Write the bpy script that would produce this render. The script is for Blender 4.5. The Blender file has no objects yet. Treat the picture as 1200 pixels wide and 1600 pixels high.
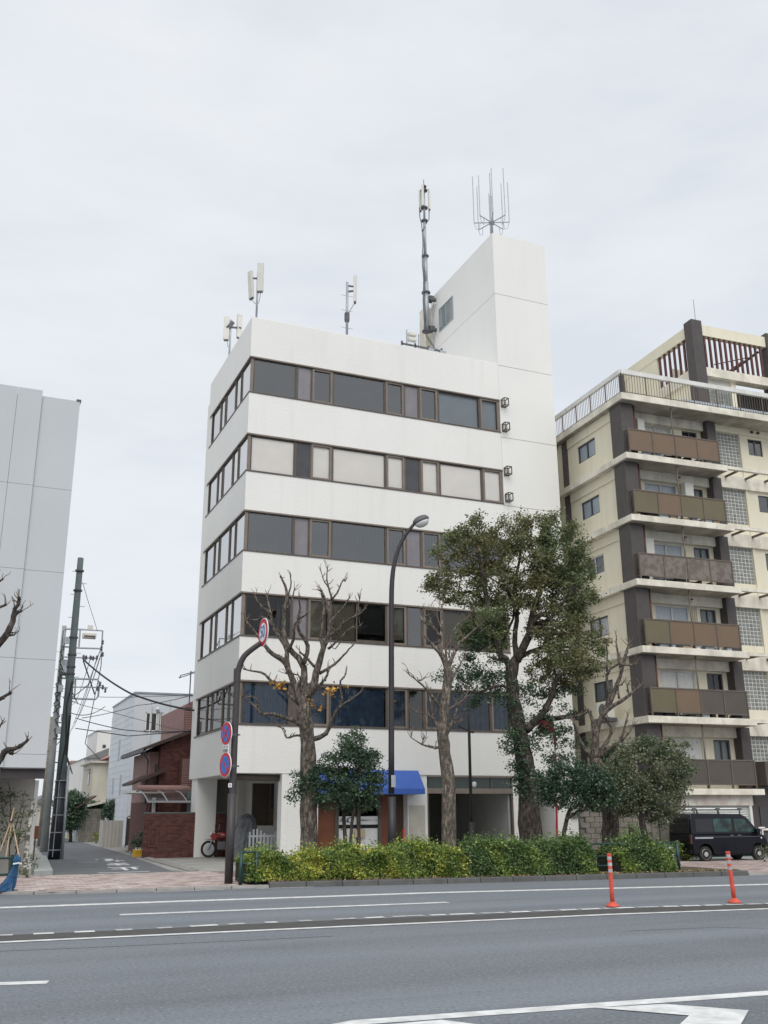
import bpy, math, random
import numpy as np
from mathutils import Vector, Matrix
S = bpy.context.scene
COL = S.collection
R = math.radians

# ------------------------------------------------------------- camera
FPX, PSI, PIT, ROL, H = 1525., R(23.2), R(17.2), .0055, 1.7
F = Vector((math.sin(PSI)*math.cos(PIT), math.cos(PSI)*math.cos(PIT), math.sin(PIT)))
R0 = Vector((math.cos(PSI), -math.sin(PSI), 0)); U0 = R0.cross(F)
RT = R0*math.cos(ROL) - U0*math.sin(ROL); UP = U0*math.cos(ROL) + R0*math.sin(ROL)
cam = bpy.data.cameras.new('camera'); cam.sensor_fit = 'VERTICAL'; cam.sensor_height = 24
cam.lens = 24*FPX/1600; cam.clip_start = .1; cam.clip_end = 3000
co = bpy.data.objects.new('camera', cam); COL.objects.link(co)
co.matrix_world = Matrix(((RT.x, UP.x, -F.x, 0), (RT.y, UP.y, -F.y, 0), (RT.z, UP.z, -F.z, H), (0, 0, 0, 1)))
S.camera = co

# ------------------------------------------------------------- sky, sun, exposure
SUN_EL, SUN_AZ = R(48), R(192)          # azimuth measured clockwise from +Y: behind the camera
w = bpy.data.worlds.new('World'); S.world = w; w.use_nodes = True
N = w.node_tree.nodes; L = w.node_tree.links; N.clear()
wo = N.new('ShaderNodeOutputWorld'); mixs = N.new('ShaderNodeMixShader'); mixs.inputs[0].default_value = .93
sk = N.new('ShaderNodeTexSky'); sk.sky_type = 'NISHITA'; sk.sun_disc = False
sk.sun_elevation = SUN_EL; sk.sun_rotation = SUN_AZ
b1 = N.new('ShaderNodeBackground'); b1.inputs[1].default_value = .1; L.new(sk.outputs[0], b1.inputs[0])
b2 = N.new('ShaderNodeBackground'); b2.inputs[1].default_value = .73
tc = N.new('ShaderNodeTexCoord'); mp = N.new('ShaderNodeMapping'); mp.inputs['Scale'].default_value = (1.3, 1.3, 4.2)
mp.inputs['Rotation'].default_value = (R(12), R(8), 0)
nz = N.new('ShaderNodeTexNoise'); nz.inputs['Scale'].default_value = 1.7; nz.inputs['Detail'].default_value = 9; nz.inputs['Roughness'].default_value = .55
cr = N.new('ShaderNodeValToRGB')
cr.color_ramp.elements[0].position = .37; cr.color_ramp.elements[0].color = (.79, .835, .895, 1)
cr.color_ramp.elements[1].position = .62; cr.color_ramp.elements[1].color = (.925, .95, .98, 1)
e = cr.color_ramp.elements.new(.48); e.color = (.865, .90, .945, 1)
L.new(tc.outputs['Generated'], mp.inputs[0]); L.new(mp.outputs[0], nz.inputs[0]); L.new(nz.outputs[0], cr.inputs[0])
L.new(cr.outputs[0], b2.inputs[0]); L.new(b1.outputs[0], mixs.inputs[1]); L.new(b2.outputs[0], mixs.inputs[2])
L.new(mixs.outputs[0], wo.inputs[0])
sl = bpy.data.lights.new('sun', 'SUN'); sl.energy = 1.5; sl.angle = R(50); sl.color = (1, .965, .9)
so = bpy.data.objects.new('sun', sl); COL.objects.link(so)
sd = Vector((math.sin(SUN_AZ)*math.cos(SUN_EL), math.cos(SUN_AZ)*math.cos(SUN_EL), math.sin(SUN_EL)))
so.rotation_euler = sd.to_track_quat('Z', 'Y').to_euler(); so.location = (0, 0, 60)
vs = S.view_settings; vs.view_transform = 'Standard'; vs.look = 'None'; vs.exposure = .40; vs.gamma = 1; vs.use_curve_mapping = False

# ------------------------------------------------------------- survey helpers: where a sight line meets a known plane
def ray(x, y): return F + RT*((x-600)/FPX) + UP*((800-y)/FPX)
def atZ(x, y, z=0.):
    d = ray(x, y); t = (z-H)/d.z; return Vector((d.x*t, d.y*t, z))
def atY(x, y, Y):
    d = ray(x, y); t = Y/d.y; return Vector((d.x*t, Y, H+d.z*t))
def atX(x, y, X):
    d = ray(x, y); t = X/d.x; return Vector((X, d.y*t, H+d.z*t))
HN = Vector((math.sin(PSI), math.cos(PSI), 0))
def atD(x, y, D):
    d = ray(x, y); t = D/d.dot(HN); return Vector((d.x*t, d.y*t, H+d.z*t))

# ------------------------------------------------------------- materials
def mat(name, col, rough=.8, var=.12, scale=3., bump=0., bscale=40., streak=0., metal=0., spec=.5, isl=0., col2=None, patch=None, coat=0., speck=0., leafy=0., track=0., bark=0.):
    m = bpy.data.materials.new(name); m.use_nodes = True
    n = m.node_tree.nodes; l = m.node_tree.links; p = n['Principled BSDF']
    p.inputs['Roughness'].default_value = rough; p.inputs['Metallic'].default_value = metal
    p.inputs['Specular IOR Level'].default_value = spec
    if coat: p.inputs['Coat Weight'].default_value = coat; p.inputs['Coat Roughness'].default_value = .08
    g = n.new('ShaderNodeNewGeometry')
    def mixc(fac, a, b, mode='MIX'):
        x = n.new('ShaderNodeMix'); x.data_type = 'RGBA'; x.blend_type = mode
        if isinstance(fac, float): x.inputs[0].default_value = fac
        else: l.new(fac, x.inputs[0])
        for k, v in ((6, a), (7, b)):
            if isinstance(v, tuple): x.inputs[k].default_value = (*v, 1)
            else: l.new(v, x.inputs[k])
        return x.outputs[2]
    def noise(sc, det=5, vec=None, lo=.3, hi=.7):
        t = n.new('ShaderNodeTexNoise'); t.inputs['Scale'].default_value = sc; t.inputs['Detail'].default_value = det
        l.new(vec or g.outputs['Position'], t.inputs[0])
        r = n.new('ShaderNodeMapRange'); r.inputs[1].default_value = lo; r.inputs[2].default_value = hi
        l.new(t.outputs[0], r.inputs[0]); return r.outputs[0]
    dark = tuple(c*(1-var) for c in col); light = tuple(min(1, c*(1+var)) for c in col)
    c = mixc(noise(scale), dark, light)
    if col2:
        c = mixc(noise(patch or scale*.4, 3, lo=.42, hi=.6), c, col2)
    if isl:
        r = n.new('ShaderNodeMapRange'); r.inputs[3].default_value = 1-isl; r.inputs[4].default_value = 1+isl
        l.new(g.outputs['Random Per Island'], r.inputs[0])
        hs = n.new('ShaderNodeHueSaturation'); l.new(r.outputs[0], hs.inputs['Value']); l.new(c, hs.inputs['Color'])
        c = hs.outputs[0]
    if streak:
        mpn = n.new('ShaderNodeMapping'); mpn.inputs['Scale'].default_value = (3.2, 3.2, .22); l.new(g.outputs['Position'], mpn.inputs[0])
        s = noise(1., 6, mpn.outputs[0], .52, .8)
        mm = n.new('ShaderNodeMath'); mm.operation = 'MULTIPLY'; mm.inputs[1].default_value = streak; l.new(s, mm.inputs[0])
        c = mixc(mm.outputs[0], c, tuple(x*.35 for x in col))
    if bark:       # flaking plates, longer along the trunk
        mk = n.new('ShaderNodeMapping'); mk.inputs['Scale'].default_value = (1, 1, .32); l.new(g.outputs['Position'], mk.inputs[0])
        fis = noise(16., 6, mk.outputs[0], .40, .56); plate = noise(9., 5, mk.outputs[0], .5, .66)
        c = mixc(plate, c, tuple(min(1, x*1.9) for x in col)); mm = n.new('ShaderNodeMath'); mm.operation = 'SUBTRACT'; mm.inputs[0].default_value = 1; l.new(fis, mm.inputs[1])
        m3 = n.new('ShaderNodeMath'); m3.operation = 'MULTIPLY'; m3.inputs[1].default_value = bark; l.new(mm.outputs[0], m3.inputs[0]); c = mixc(m3.outputs[0], c, tuple(x*.3 for x in col))
        bk = n.new('ShaderNodeBump'); bk.inputs['Strength'].default_value = .9; bk.inputs['Distance'].default_value = .03; l.new(fis, bk.inputs['Height']); barkn = bk.outputs[0]
    if track:      # wheel paths worn along the road
        mt_ = n.new('ShaderNodeMapping'); mt_.inputs['Rotation'].default_value = (0, 0, R(6)); mt_.inputs['Scale'].default_value = (.035, .75, 1); l.new(g.outputs['Position'], mt_.inputs[0])
        c = mixc(noise(1., 4, mt_.outputs[0], .35, .68), c, tuple(x*(1+track) for x in col))
    if speck:      # aggregate grain
        s1 = noise(24, 3, lo=.55, hi=.72); mm = n.new('ShaderNodeMath'); mm.operation = 'MULTIPLY'; mm.inputs[1].default_value = speck; l.new(s1, mm.inputs[0]); c = mixc(mm.outputs[0], c, tuple(min(1, x*2.1) for x in col))
        s2 = noise(20, 3, lo=.55, hi=.74); mm = n.new('ShaderNodeMath'); mm.operation = 'MULTIPLY'; mm.inputs[1].default_value = speck; l.new(s2, mm.inputs[0]); c = mixc(mm.outputs[0], c, tuple(x*.45 for x in col))
    l.new(c, p.inputs['Base Color'])
    if leafy:
        tl_ = n.new('ShaderNodeBsdfTranslucent'); l.new(c, tl_.inputs[0]); ms = n.new('ShaderNodeMixShader'); ms.inputs[0].default_value = leafy
        l.new(p.outputs[0], ms.inputs[1]); l.new(tl_.outputs[0], ms.inputs[2]); l.new(ms.outputs[0], n['Material Output'].inputs[0])
    if bump:
        t = n.new('ShaderNodeTexNoise'); t.inputs['Scale'].default_value = bscale; t.inputs['Detail'].default_value = 4
        l.new(g.outputs['Position'], t.inputs[0])
        bp = n.new('ShaderNodeBump'); bp.inputs['Strength'].default_value = min(1, bump); bp.inputs['Distance'].default_value = .02*max(1, bump)
        l.new(t.outputs[0], bp.inputs['Height']); l.new(bp.outputs[0], p.inputs['Normal'])
        if bark: l.new(barkn, bp.inputs['Normal'])
    return m
def glass(name, tint=(.94, .96, .96), ior=1.6, rough=.01):
    m = bpy.data.materials.new(name); m.use_nodes = True
    n = m.node_tree.nodes; l = m.node_tree.links; n.clear()
    o = n.new('ShaderNodeOutputMaterial'); mx = n.new('ShaderNodeMixShader'); fr = n.new('ShaderNodeFresnel'); fr.inputs[0].default_value = ior
    tr = n.new('ShaderNodeBsdfTransparent'); tr.inputs[0].default_value = (*tint, 1)
    gl = n.new('ShaderNodeBsdfGlossy'); gl.inputs['Roughness'].default_value = rough
    g = n.new('ShaderNodeNewGeometry'); t = n.new('ShaderNodeTexNoise'); t.inputs['Scale'].default_value = .9
    l.new(g.outputs['Position'], t.inputs[0]); bp = n.new('ShaderNodeBump'); bp.inputs['Strength'].default_value = .12; bp.inputs['Distance'].default_value = .02
    l.new(t.outputs[0], bp.inputs['Height']); l.new(bp.outputs[0], gl.inputs['Normal'])
    l.new(fr.outputs[0], mx.inputs[0]); l.new(tr.outputs[0], mx.inputs[1]); l.new(gl.outputs[0], mx.inputs[2]); l.new(mx.outputs[0], o.inputs[0])
    return m
M = dict(
    asphalt=mat('asphalt', (.142, .158, .178), .88, .10, .6, .6, 90, col2=(.160, .172, .188), patch=.2, speck=.7, track=.4),
    asphalt_dark=mat('asphalt_dark', (.075, .073, .072), .9, .15, 5, .6, 80, speck=.3),
    asphalt_side=mat('asphalt_side', (.135, .143, .155), .9, .14, 1.2, .5, 70, speck=.3),
    paint=mat('road_paint', (.72, .73, .73), .7, .06, 6, .2, 60, col2=(.56, .57, .57), patch=5),
    paint_old=mat('road_paint_worn', (.50, .51, .51), .75, .15, 12, .2, 60, col2=(.34, .35, .35), patch=9),
    ground=mat('ground', (.2, .2, .19), .95, .2, .6, .3, 20),
    kerb=mat('kerb_concrete', (.27, .26, .25), .9, .2, 3, .4, 30),
    kerb_dark=mat('kerb_dark_concrete', (.10, .10, .10), .9, .2, 3, .4, 30),  # darker grey for the kerb stones along the planting bed
    paver=mat('pink_paver', (.44, .35, .325), .85, .18, 9, .3, 60, isl=.2, col2=(.46, .39, .36), patch=1.5),
    paver_grout=mat('paver_joint', (.19, .165, .15), .95, .15, 8),
    apron=mat('pale_concrete', (.36, .355, .33), .9, .12, 1.6, .3, 25, col2=(.29, .285, .27), patch=1.2),
    stone=mat('granite_kerb', (.40, .42, .41), .8, .12, 6, .3, 60),
    soil=mat('soil', (.09, .07, .05), 1, .3, 8, .8, 30),
    litter=mat('leaf_litter', (.26, .2, .11), .9, .4, 10, isl=.4),
    white=mat('white_stucco', (.785, .78, .758), .85, .025, .35, .5, 11, streak=.09),
    whiteside=mat('white_smooth_render', (.79, .787, .765), .8, .02, .4, .18, 14, streak=.03),
    groove=mat('joint_sealant', (.33, .33, .33), .9),
    bronze=mat('bronze_frame', (.105, .088, .075), .5, .12, 3, spec=.4),
    bronze_lt=mat('bronze_frame_light', (.20, .165, .14), .5, .12, 3, spec=.4),
    panelmauve=mat('mauve_panel', (.20, .19, .21), .45, .1, 2, streak=.3),
    paneldark=mat('smoked_panel', (.06, .06, .068), .2, .15, 2),
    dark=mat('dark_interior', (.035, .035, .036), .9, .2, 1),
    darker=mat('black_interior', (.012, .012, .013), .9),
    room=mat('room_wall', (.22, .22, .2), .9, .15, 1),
    blind=mat('cream_blind', (.90, .87, .83), .9, .03, 1.5),
    blindgrey=mat('grey_blind', (.27, .305, .32), .9, .05, 1.5),
    blindbrown=mat('brown_blind', (.27, .235, .17), .9, .15, 3),
    palereflection=mat('pale_sky_reflection', (.46, .50, .55), .85, .06, 1.), curtain=mat('blue_curtain', (.08, .135, .22), .9, .2, 4),  # pale tone stands in for bluish sky reflection in two top-floor windows
    glass=glass('window_glass'), glassgrey=glass('smoked_glass', (.88, .90, .93), 2.55), glassside=glass('reflective_glass', (.8, .82, .84), 45.), glassclear=glass('clear_glass', (.99, .99, .99), 1.33),
    cream=mat('cream_render', (.80, .75, .60), .9, .05, .5, .3, 18, streak=.16, col2=(.76, .71, .565), patch=.5),
    creamdirty=mat('weathered_cream_concrete', (.78, .745, .645), .9, .1, 1.2, .4, 18, streak=.45, col2=(.62, .585, .50), patch=1.3),
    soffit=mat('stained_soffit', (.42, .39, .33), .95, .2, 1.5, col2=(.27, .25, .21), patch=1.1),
    pillar=mat('dark_brown_tile', (.072, .062, .062), .6, .12, 3, .2, 30),
    rust=mat('rust_red_steel', (.10, .04, .034), .7, .3, 3),
    steel=mat('galvanised_steel', (.36, .39, .43), .5, .12, 4, metal=.3),
    steeldk=mat('dark_steel', (.10, .10, .11), .6, .2, 4),
    brownmetal=mat('brown_railing', (.13, .105, .085), .6, .15, 3),
    brownpanel=mat('brown_balcony_panel', (.165, .113, .074), .6, .06, 1.5),
    olivepanel=mat('olive_balcony_panel', (.135, .115, .068), .6, .06, 1.5),
    taupepanel=mat('taupe_balcony_panel', (.135, .108, .09), .6, .1, 4, col2=(.19, .165, .145), patch=4),
    greypanel=mat('grey_brown_balcony_panel', (.085, .073, .062), .6, .08, 2),
    glassblock=mat('glass_block', (.23, .245, .235), .3, .15, 9, isl=.2),
    grout=mat('white_grout', (.60, .59, .55), .9, .1, 3),
    whitepaint=mat('white_painted_metal', (.68, .68, .66), .6, .08, 2, streak=.25),
    acwhite=mat('appliance_white', (.66, .65, .6), .6, .05, 4),
    gapgrey=mat('grey_joint', (.42, .45, .48), .9), greypanelwall=mat('grey_wall_panel', (.50, .525, .55), .75, .025, .5, .15, 20),
    beigewall=mat('beige_wall', (.46, .44, .41), .9, .06, 1, .2, 20),
    bark=mat('bark_grey_brown', (.125, .105, .086), .95, .45, 7, 2., 20, col2=(.165, .14, .118), patch=6, bark=.8),
    barkpale=mat('bark_pale', (.185, .158, .13), .95, .4, 9, 1.8, 22, col2=(.12, .10, .08), patch=7, bark=.7),
    barkdark=mat('bark_dark', (.075, .06, .05), .95, .35, 8, 1.2, 22, bark=.8),
    twig=mat('twig', (.15, .11, .085), .9, .3, 8),
    leaf=mat('olive_leaf', (.15, .185, .085), .5, .25, 2.2, isl=.6, col2=(.19, .185, .09), patch=.45, leafy=.35),
    leafdk=mat('dark_evergreen_leaf', (.055, .10, .06), .4, .25, 3, isl=.55, col2=(.085, .14, .075), patch=1.5, leafy=.25),
    leafmid=mat('mid_green_leaf', (.10, .17, .065), .45, .25, 3, isl=.55, col2=(.17, .26, .09), patch=1.2, leafy=.3),
    leafgrey=mat('greyish_green_leaf', (.13, .165, .095), .5, .25, 3, isl=.55, col2=(.20, .215, .13), patch=1.2, leafy=.3),
    leafyel=mat('yellow_green_leaf', (.52, .53, .11), .45, .3, 4, isl=.4, col2=(.13, .20, .04), patch=2.6, leafy=.3),
    leafhedge=mat('hedge_leaf', (.12, .20, .055), .45, .3, 4, isl=.55, col2=(.26, .34, .08), patch=2., leafy=.3),
    leafautumn=mat('autumn_leaf', (.50, .27, .05), .6, .2, 6, isl=.3),
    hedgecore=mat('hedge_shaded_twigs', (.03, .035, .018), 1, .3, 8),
    pole=mat('brown_painted_pole', (.048, .040, .043), .5, .12, 3),
    poleblack=mat('black_lamp_post', (.028, .026, .030), .5, .12, 3),
    concpole=mat('concrete_pole', (.31, .33, .33), .85, .12, 3, .2, 30),
    greenpole=mat('grey_green_pole', (.115, .145, .15), .8, .15, 2, .2, 30),
    sheath=mat('black_pole_guard', (.015, .017, .025), .5, .2, 4),
    cable=mat('black_cable', (.02, .02, .022), .6),
    red=mat('sign_red', (.52, .03, .055), .45, .06, 6), blue=mat('sign_blue', (.03, .17, .52), .45, .06, 6),
    numblue=mat('number_blue', (.02, .13, .40), .45), signwhite=mat('sign_white', (.78, .79, .8), .5, .03, 6),
    ink=mat('black_ink', (.02, .02, .02), .6),
    orange=mat('orange_red_rubber', (.62, .085, .05), .5, .1, 9), reflect=mat('silver_reflective_band', (.45, .42, .44), .35, .25, 18),
    awning=mat('blue_awning_canvas', (.045, .115, .42), .75, .06, 2),
    brownwood=mat('orange_brown_board', (.19, .062, .028), .6, .15, 2), dooorbrown=mat('dark_wood', (.075, .045, .03), .5, .2, 2),
    weathered=mat('weathered_tile', (.50, .48, .42), .8, .1, 2, streak=.4),
    brick=mat('red_brick', (.115, .045, .038), .85, .15, 6, .2, 40, isl=.35), mortar=mat('brick_mortar', (.12, .075, .065), .95),
    brickpink=mat('pink_tile', (.29, .175, .16), .8, .1, 4), rooftile=mat('dark_roof', (.06, .035, .03), .7, .2, 4),
    block=mat('concrete_block', (.20, .185, .16), .95, .2, 4, .5, 25, isl=.18, streak=.5),
    terracotta=mat('terracotta_brick', (.27, .13, .085), .9, .2, 8, isl=.3),
    greensteel=mat('green_guard_rail', (.014, .05, .045), .45, .15, 4), bluecloth=mat('blue_sheet', (.012, .07, .17), .5, .4, 9, .6, 20),
    vanblack=mat('black_car_paint', (.004, .005, .010), .22, .1, 2, spec=.35), tyre=mat('tyre', (.018, .018, .018), .85), chrome=mat('wheel_metal', (.55, .55, .54), .35, .1, 8, metal=.6),
    carglass=glass('car_glass', (.5, .6, .6), 1.6), seat=mat('car_seat', (.03, .03, .032), .9),
    shutter=mat('shutter_white', (.60, .62, .60), .6, .08, 2, streak=.2), shutterteal=mat('shutter_teal_tint', (.16, .42, .38), .5, .1, 3),
    housewhite=mat('pale_siding', (.60, .64, .69), .7, .04, .8, streak=.08), housecream=mat('cream_mortar', (.50, .475, .41), .9, .08, 1, streak=.2),
    houseplain=mat('off_white_render', (.66, .655, .64), .9, .05, .6), roofgrey=mat('grey_roof', (.17, .17, .175), .8, .15, 2), roofpink=mat('faded_red_roof', (.42, .20, .17), .8, .15, 2),
    poly=glass('polycarbonate', (.9, .92, .93), 2.2, .25), alu=mat('aluminium', (.36, .37, .38), .45, .08, 3, metal=.4), yellow=mat('yellow_plastic', (.62, .38, .02), .5, .1, 5),
    bamboo=mat('bamboo_stake', (.52, .40, .26), .7, .15, 6), birch=mat('white_bark', (.62, .60, .56), .8, .1, 8, col2=(.12, .11, .10), patch=9),
    tarp=mat('grey_cover', (.13, .14, .155), .6, .3, 5, .5, 12), motored=mat('motorcycle_red', (.22, .018, .012), .3, .05, 3, coat=.6), card=mat('cardboard', (.52, .42, .28), .8, .08, 5),
    bluewall=mat('pale_blue_parapet', (.55, .63, .70), .8, .05, 2), gatebrown=mat('dark_ornamental_gate', (.06, .048, .042), .7, .2, 6, .4, 20),
)

# ------------------------------------------------------------- object helpers
ROOT = {}
def link(o, parent=None):
    COL.objects.link(o)
    if parent is not None:
        o.parent = parent; ROOT[o.name] = ROOT.get(parent.name, Matrix())
    return o
def info(o, label=None, cat=None, group=None, kind=None):
    for k, v in (('label', label), ('category', cat), ('group', group), ('kind', kind)):
        if v: o[k] = v
    return o
def thing(name, label, cat, loc=(0, 0, 0), rz=0., group=None):
    o = bpy.data.objects.new(name, None); o.empty_display_size = .2; COL.objects.link(o)
    o.location = loc; o.rotation_euler = (0, 0, rz); info(o, label, cat, group)
    ROOT[o.name] = Matrix.Translation(Vector(loc)) @ Matrix.Rotation(rz, 4, 'Z')
    return o
class MB:
    def __init__(s): s.v = []; s.f = []; s.m = []; s.cur = 0; s.mats = []
    def use(s, m):
        if m not in s.mats: s.mats.append(m)
        s.cur = s.mats.index(m); return s
    def add(s, vs_, fs_):
        b = len(s.v); s.v += [tuple(v) for v in vs_]; s.f += [tuple(b+i for i in f) for f in fs_]; s.m += [s.cur]*len(fs_); return s
    def box(s, x0, x1, y0, y1, z0, z1):
        return s.add([(x0, y0, z0), (x1, y0, z0), (x1, y1, z0), (x0, y1, z0), (x0, y0, z1), (x1, y0, z1), (x1, y1, z1), (x0, y1, z1)],
                     [(0, 3, 2, 1), (4, 5, 6, 7), (0, 1, 5, 4), (1, 2, 6, 5), (2, 3, 7, 6), (3, 0, 4, 7)])
    def bar(s, a, b, w_, h=None, up=(0, 0, 1)):
        a = Vector(a); b = Vector(b); d = (b-a).normalized(); u = Vector(up)
        if abs(d.dot(u)) > .99: u = Vector((0, 1, 0))
        x = d.cross(u).normalized()*w_/2; y = x.cross(d).normalized()*(h or w_)/2
        return s.add([a-x-y, a+x-y, a+x+y, a-x+y, b-x-y, b+x-y, b+x+y, b-x+y], [(0, 3, 2, 1), (4, 5, 6, 7), (0, 1, 5, 4), (1, 2, 6, 5), (2, 3, 7, 6), (3, 0, 4, 7)])
    def tube(s, pts, rad, n=8, cap=True):
        pts = [Vector(p) for p in pts]
        if not isinstance(rad, (list, tuple)): rad = [rad]*len(pts)
        vs_ = []; ref = None
        for i, p in enumerate(pts):
            d = (pts[min(i+1, len(pts)-1)]-pts[max(i-1, 0)])
            d = d.normalized() if d.length > 1e-9 else Vector((0, 0, 1))
            if ref is None: ref = d.orthogonal().normalized()
            x = ref - d*ref.dot(d)
            x = x.normalized() if x.length > 1e-6 else d.orthogonal().normalized()
            ref = x; y = d.cross(x)
            for k in range(n):
                a = 2*math.pi*k/n; vs_.append(p+(x*math.cos(a)+y*math.sin(a))*rad[i])
        fs_ = [(i*n+k, i*n+(k+1) % n, (i+1)*n+(k+1) % n, (i+1)*n+k) for i in range(len(pts)-1) for k in range(n)]
        if cap: fs_ += [tuple(range(n-1, -1, -1)), tuple((len(pts)-1)*n+k for k in range(n))]
        return s.add(vs_, fs_)
    def lathe(s, prof, c=(0, 0, 0), n=16, axis='z'):
        vs_ = []
        for r_, z in prof:
            for k in range(n):
                a = 2*math.pi*k/n; q = (r_*math.cos(a), r_*math.sin(a), z)
                if axis == 'y': q = (q[0], q[2], q[1])
                if axis == 'x': q = (q[2], q[0], q[1])
                vs_.append((c[0]+q[0], c[1]+q[1], c[2]+q[2]))
        fs_ = [(i*n+k, i*n+(k+1) % n, (i+1)*n+(k+1) % n, (i+1)*n+k) for i in range(len(prof)-1) for k in range(n)]
        fs_ += [tuple(range(n-1, -1, -1)), tuple((len(prof)-1)*n+k for k in range(n))]
        return s.add(vs_, fs_)
    def prism(s, poly, a, b, ax='y'):
        n = len(poly)
        def q(p, t): return (p[0], t, p[1]) if ax == 'y' else ((t, p[0], p[1]) if ax == 'x' else (p[0], p[1], t))
        return s.add([q(p, a) for p in poly]+[q(p, b) for p in poly], [tuple(range(n-1, -1, -1)), tuple(range(n, 2*n))]+[(i, (i+1) % n, n+(i+1) % n, n+i) for i in range(n)])
    def quad(s, a, b, c, d): return s.add([a, b, c, d], [(0, 1, 2, 3)])
    def blob(s, c, r_, n=8, sq=(1, 1, 1), jit=0.):
        prof = [(math.sin(math.pi*i/(n-2)), -math.cos(math.pi*i/(n-2))) for i in range(n-1)]
        vs_ = []
        for rr, z in prof:
            for k in range(n):
                a = 2*math.pi*k/n; j = 1+random.uniform(-jit, jit)
                vs_.append((c[0]+r_*j*rr*math.cos(a)*sq[0], c[1]+r_*j*rr*math.sin(a)*sq[1], c[2]+r_*j*z*sq[2]))
        return s.add(vs_, [(i*n+k, i*n+(k+1) % n, (i+1)*n+(k+1) % n, (i+1)*n+k) for i in range(n-2) for k in range(n)])
    def build(s, name, m=None, parent=None, label=None, cat=None, group=None, kind=None, world=False, smooth=False, bevel=0.):
        me = bpy.data.meshes.new(name)
        vv = s.v
        if world and parent is not None:
            inv = ROOT[parent.name].inverted(); vv = [tuple(inv @ Vector(v)) for v in vv]
        me.from_pydata(vv, [], s.f)
        if m is not None: me.materials.append(M[m] if isinstance(m, str) else m)
        else:
            for k in s.mats: me.materials.append(M[k])
            me.polygons.foreach_set('material_index', s.m)
        if smooth: me.polygons.foreach_set('use_smooth', [True]*len(me.polygons))
        o = bpy.data.objects.new(name, me); link(o, parent)
        if bevel:
            bm_ = o.modifiers.new('bevel', 'BEVEL'); bm_.width = bevel; bm_.segments = 2; bm_.limit_method = 'ANGLE'; bm_.angle_limit = R(40)
        return info(o, label, cat, group, kind)
def piece(name, mesh, parent, loc=(0, 0, 0), rot=(0, 0, 0), scl=(1, 1, 1), kind=None):
    o = bpy.data.objects.new(name, mesh); link(o, parent); o.location = loc; o.rotation_euler = rot; o.scale = scl
    if kind: o['kind'] = kind
    return o
def unit_mesh(name, m, x=1., y=1., z=1., ch=0.):
    if not ch: b = MB().box(0, x, 0, y, 0, z)
    else:
        b = MB()
        lo = [(0, ch, 0), (x, ch, 0), (x, y, 0), (0, y, 0), (0, ch, z), (x, ch, z), (x, y, z), (0, y, z)]
        b.add(lo+[(ch, 0, ch), (x-ch, 0, ch), (x-ch, 0, z-ch), (ch, 0, z-ch)],
              [(0, 3, 2, 1), (4, 5, 6, 7), (1, 2, 6, 5), (2, 3, 7, 6), (3, 0, 4, 7), (8, 9, 10, 11), (0, 1, 9, 8), (1, 5, 10, 9), (5, 4, 11, 10), (4, 0, 8, 11)])
    me = bpy.data.meshes.new(name); me.from_pydata(b.v, [], b.f); me.materials.append(M[m]); return me
def text_mb(txt, size, m, name, parent, mtx, depth=.0, label=None, world=False):
    c = bpy.data.curves.new(name, 'FONT'); c.body = txt; c.size = size; c.align_x = 'CENTER'; c.align_y = 'CENTER'; c.extrude = depth
    t = bpy.data.objects.new(name, c); COL.objects.link(t)
    dg = bpy.context.evaluated_depsgraph_get(); me = bpy.data.meshes.new_from_object(t.evaluated_get(dg))
    bpy.data.objects.remove(t)
    if world and parent is not None: mtx = ROOT[parent.name].inverted() @ mtx
    me.transform(mtx); me.materials.clear(); me.materials.append(M[m])
    o = bpy.data.objects.new(name, me); link(o, parent)
    return o
rng = np.random.default_rng(7)
def leaf_mesh(name, pts, size, m, parent, world=True, kind='stuff', flat=0., **kw):
    """many separate leaf blades (folded diamonds) at pts"""
    P = np.asarray(pts, float); n = len(P)
    if world and parent is not None:
        inv = np.array(ROOT[parent.name].inverted()); P = P @ inv[:3, :3].T + inv[:3, 3]
    d = rng.normal(size=(n, 3)); d[:, 2] *= .7; d /= np.linalg.norm(d, axis=1)[:, None]
    u = rng.normal(size=(n, 3)); u[:, 2] += flat; u -= d*(u*d).sum(1)[:, None]; u /= np.linalg.norm(u, axis=1)[:, None]
    wv = np.cross(d, u); s_ = size*rng.uniform(.6, 1.35, n)[:, None]
    V = np.empty((n, 4, 3)); V[:, 0] = P-d*s_*.5; V[:, 1] = P+wv*s_*.3+u*s_*.06; V[:, 2] = P+d*s_*.5; V[:, 3] = P-wv*s_*.3+u*s_*.06
    me = bpy.data.meshes.new(name); me.vertices.add(4*n); me.vertices.foreach_set('co', V.reshape(-1))
    me.loops.add(4*n); me.loops.foreach_set('vertex_index', np.arange(4*n, dtype=np.int32))
    me.polygons.add(n); me.polygons.foreach_set('loop_start', np.arange(0, 4*n, 4, dtype=np.int32))
    me.update(calc_edges=True); me.materials.append(M[m])
    o = bpy.data.objects.new(name, me); link(o, parent); info(o, kind=kind, **kw); return o
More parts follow.
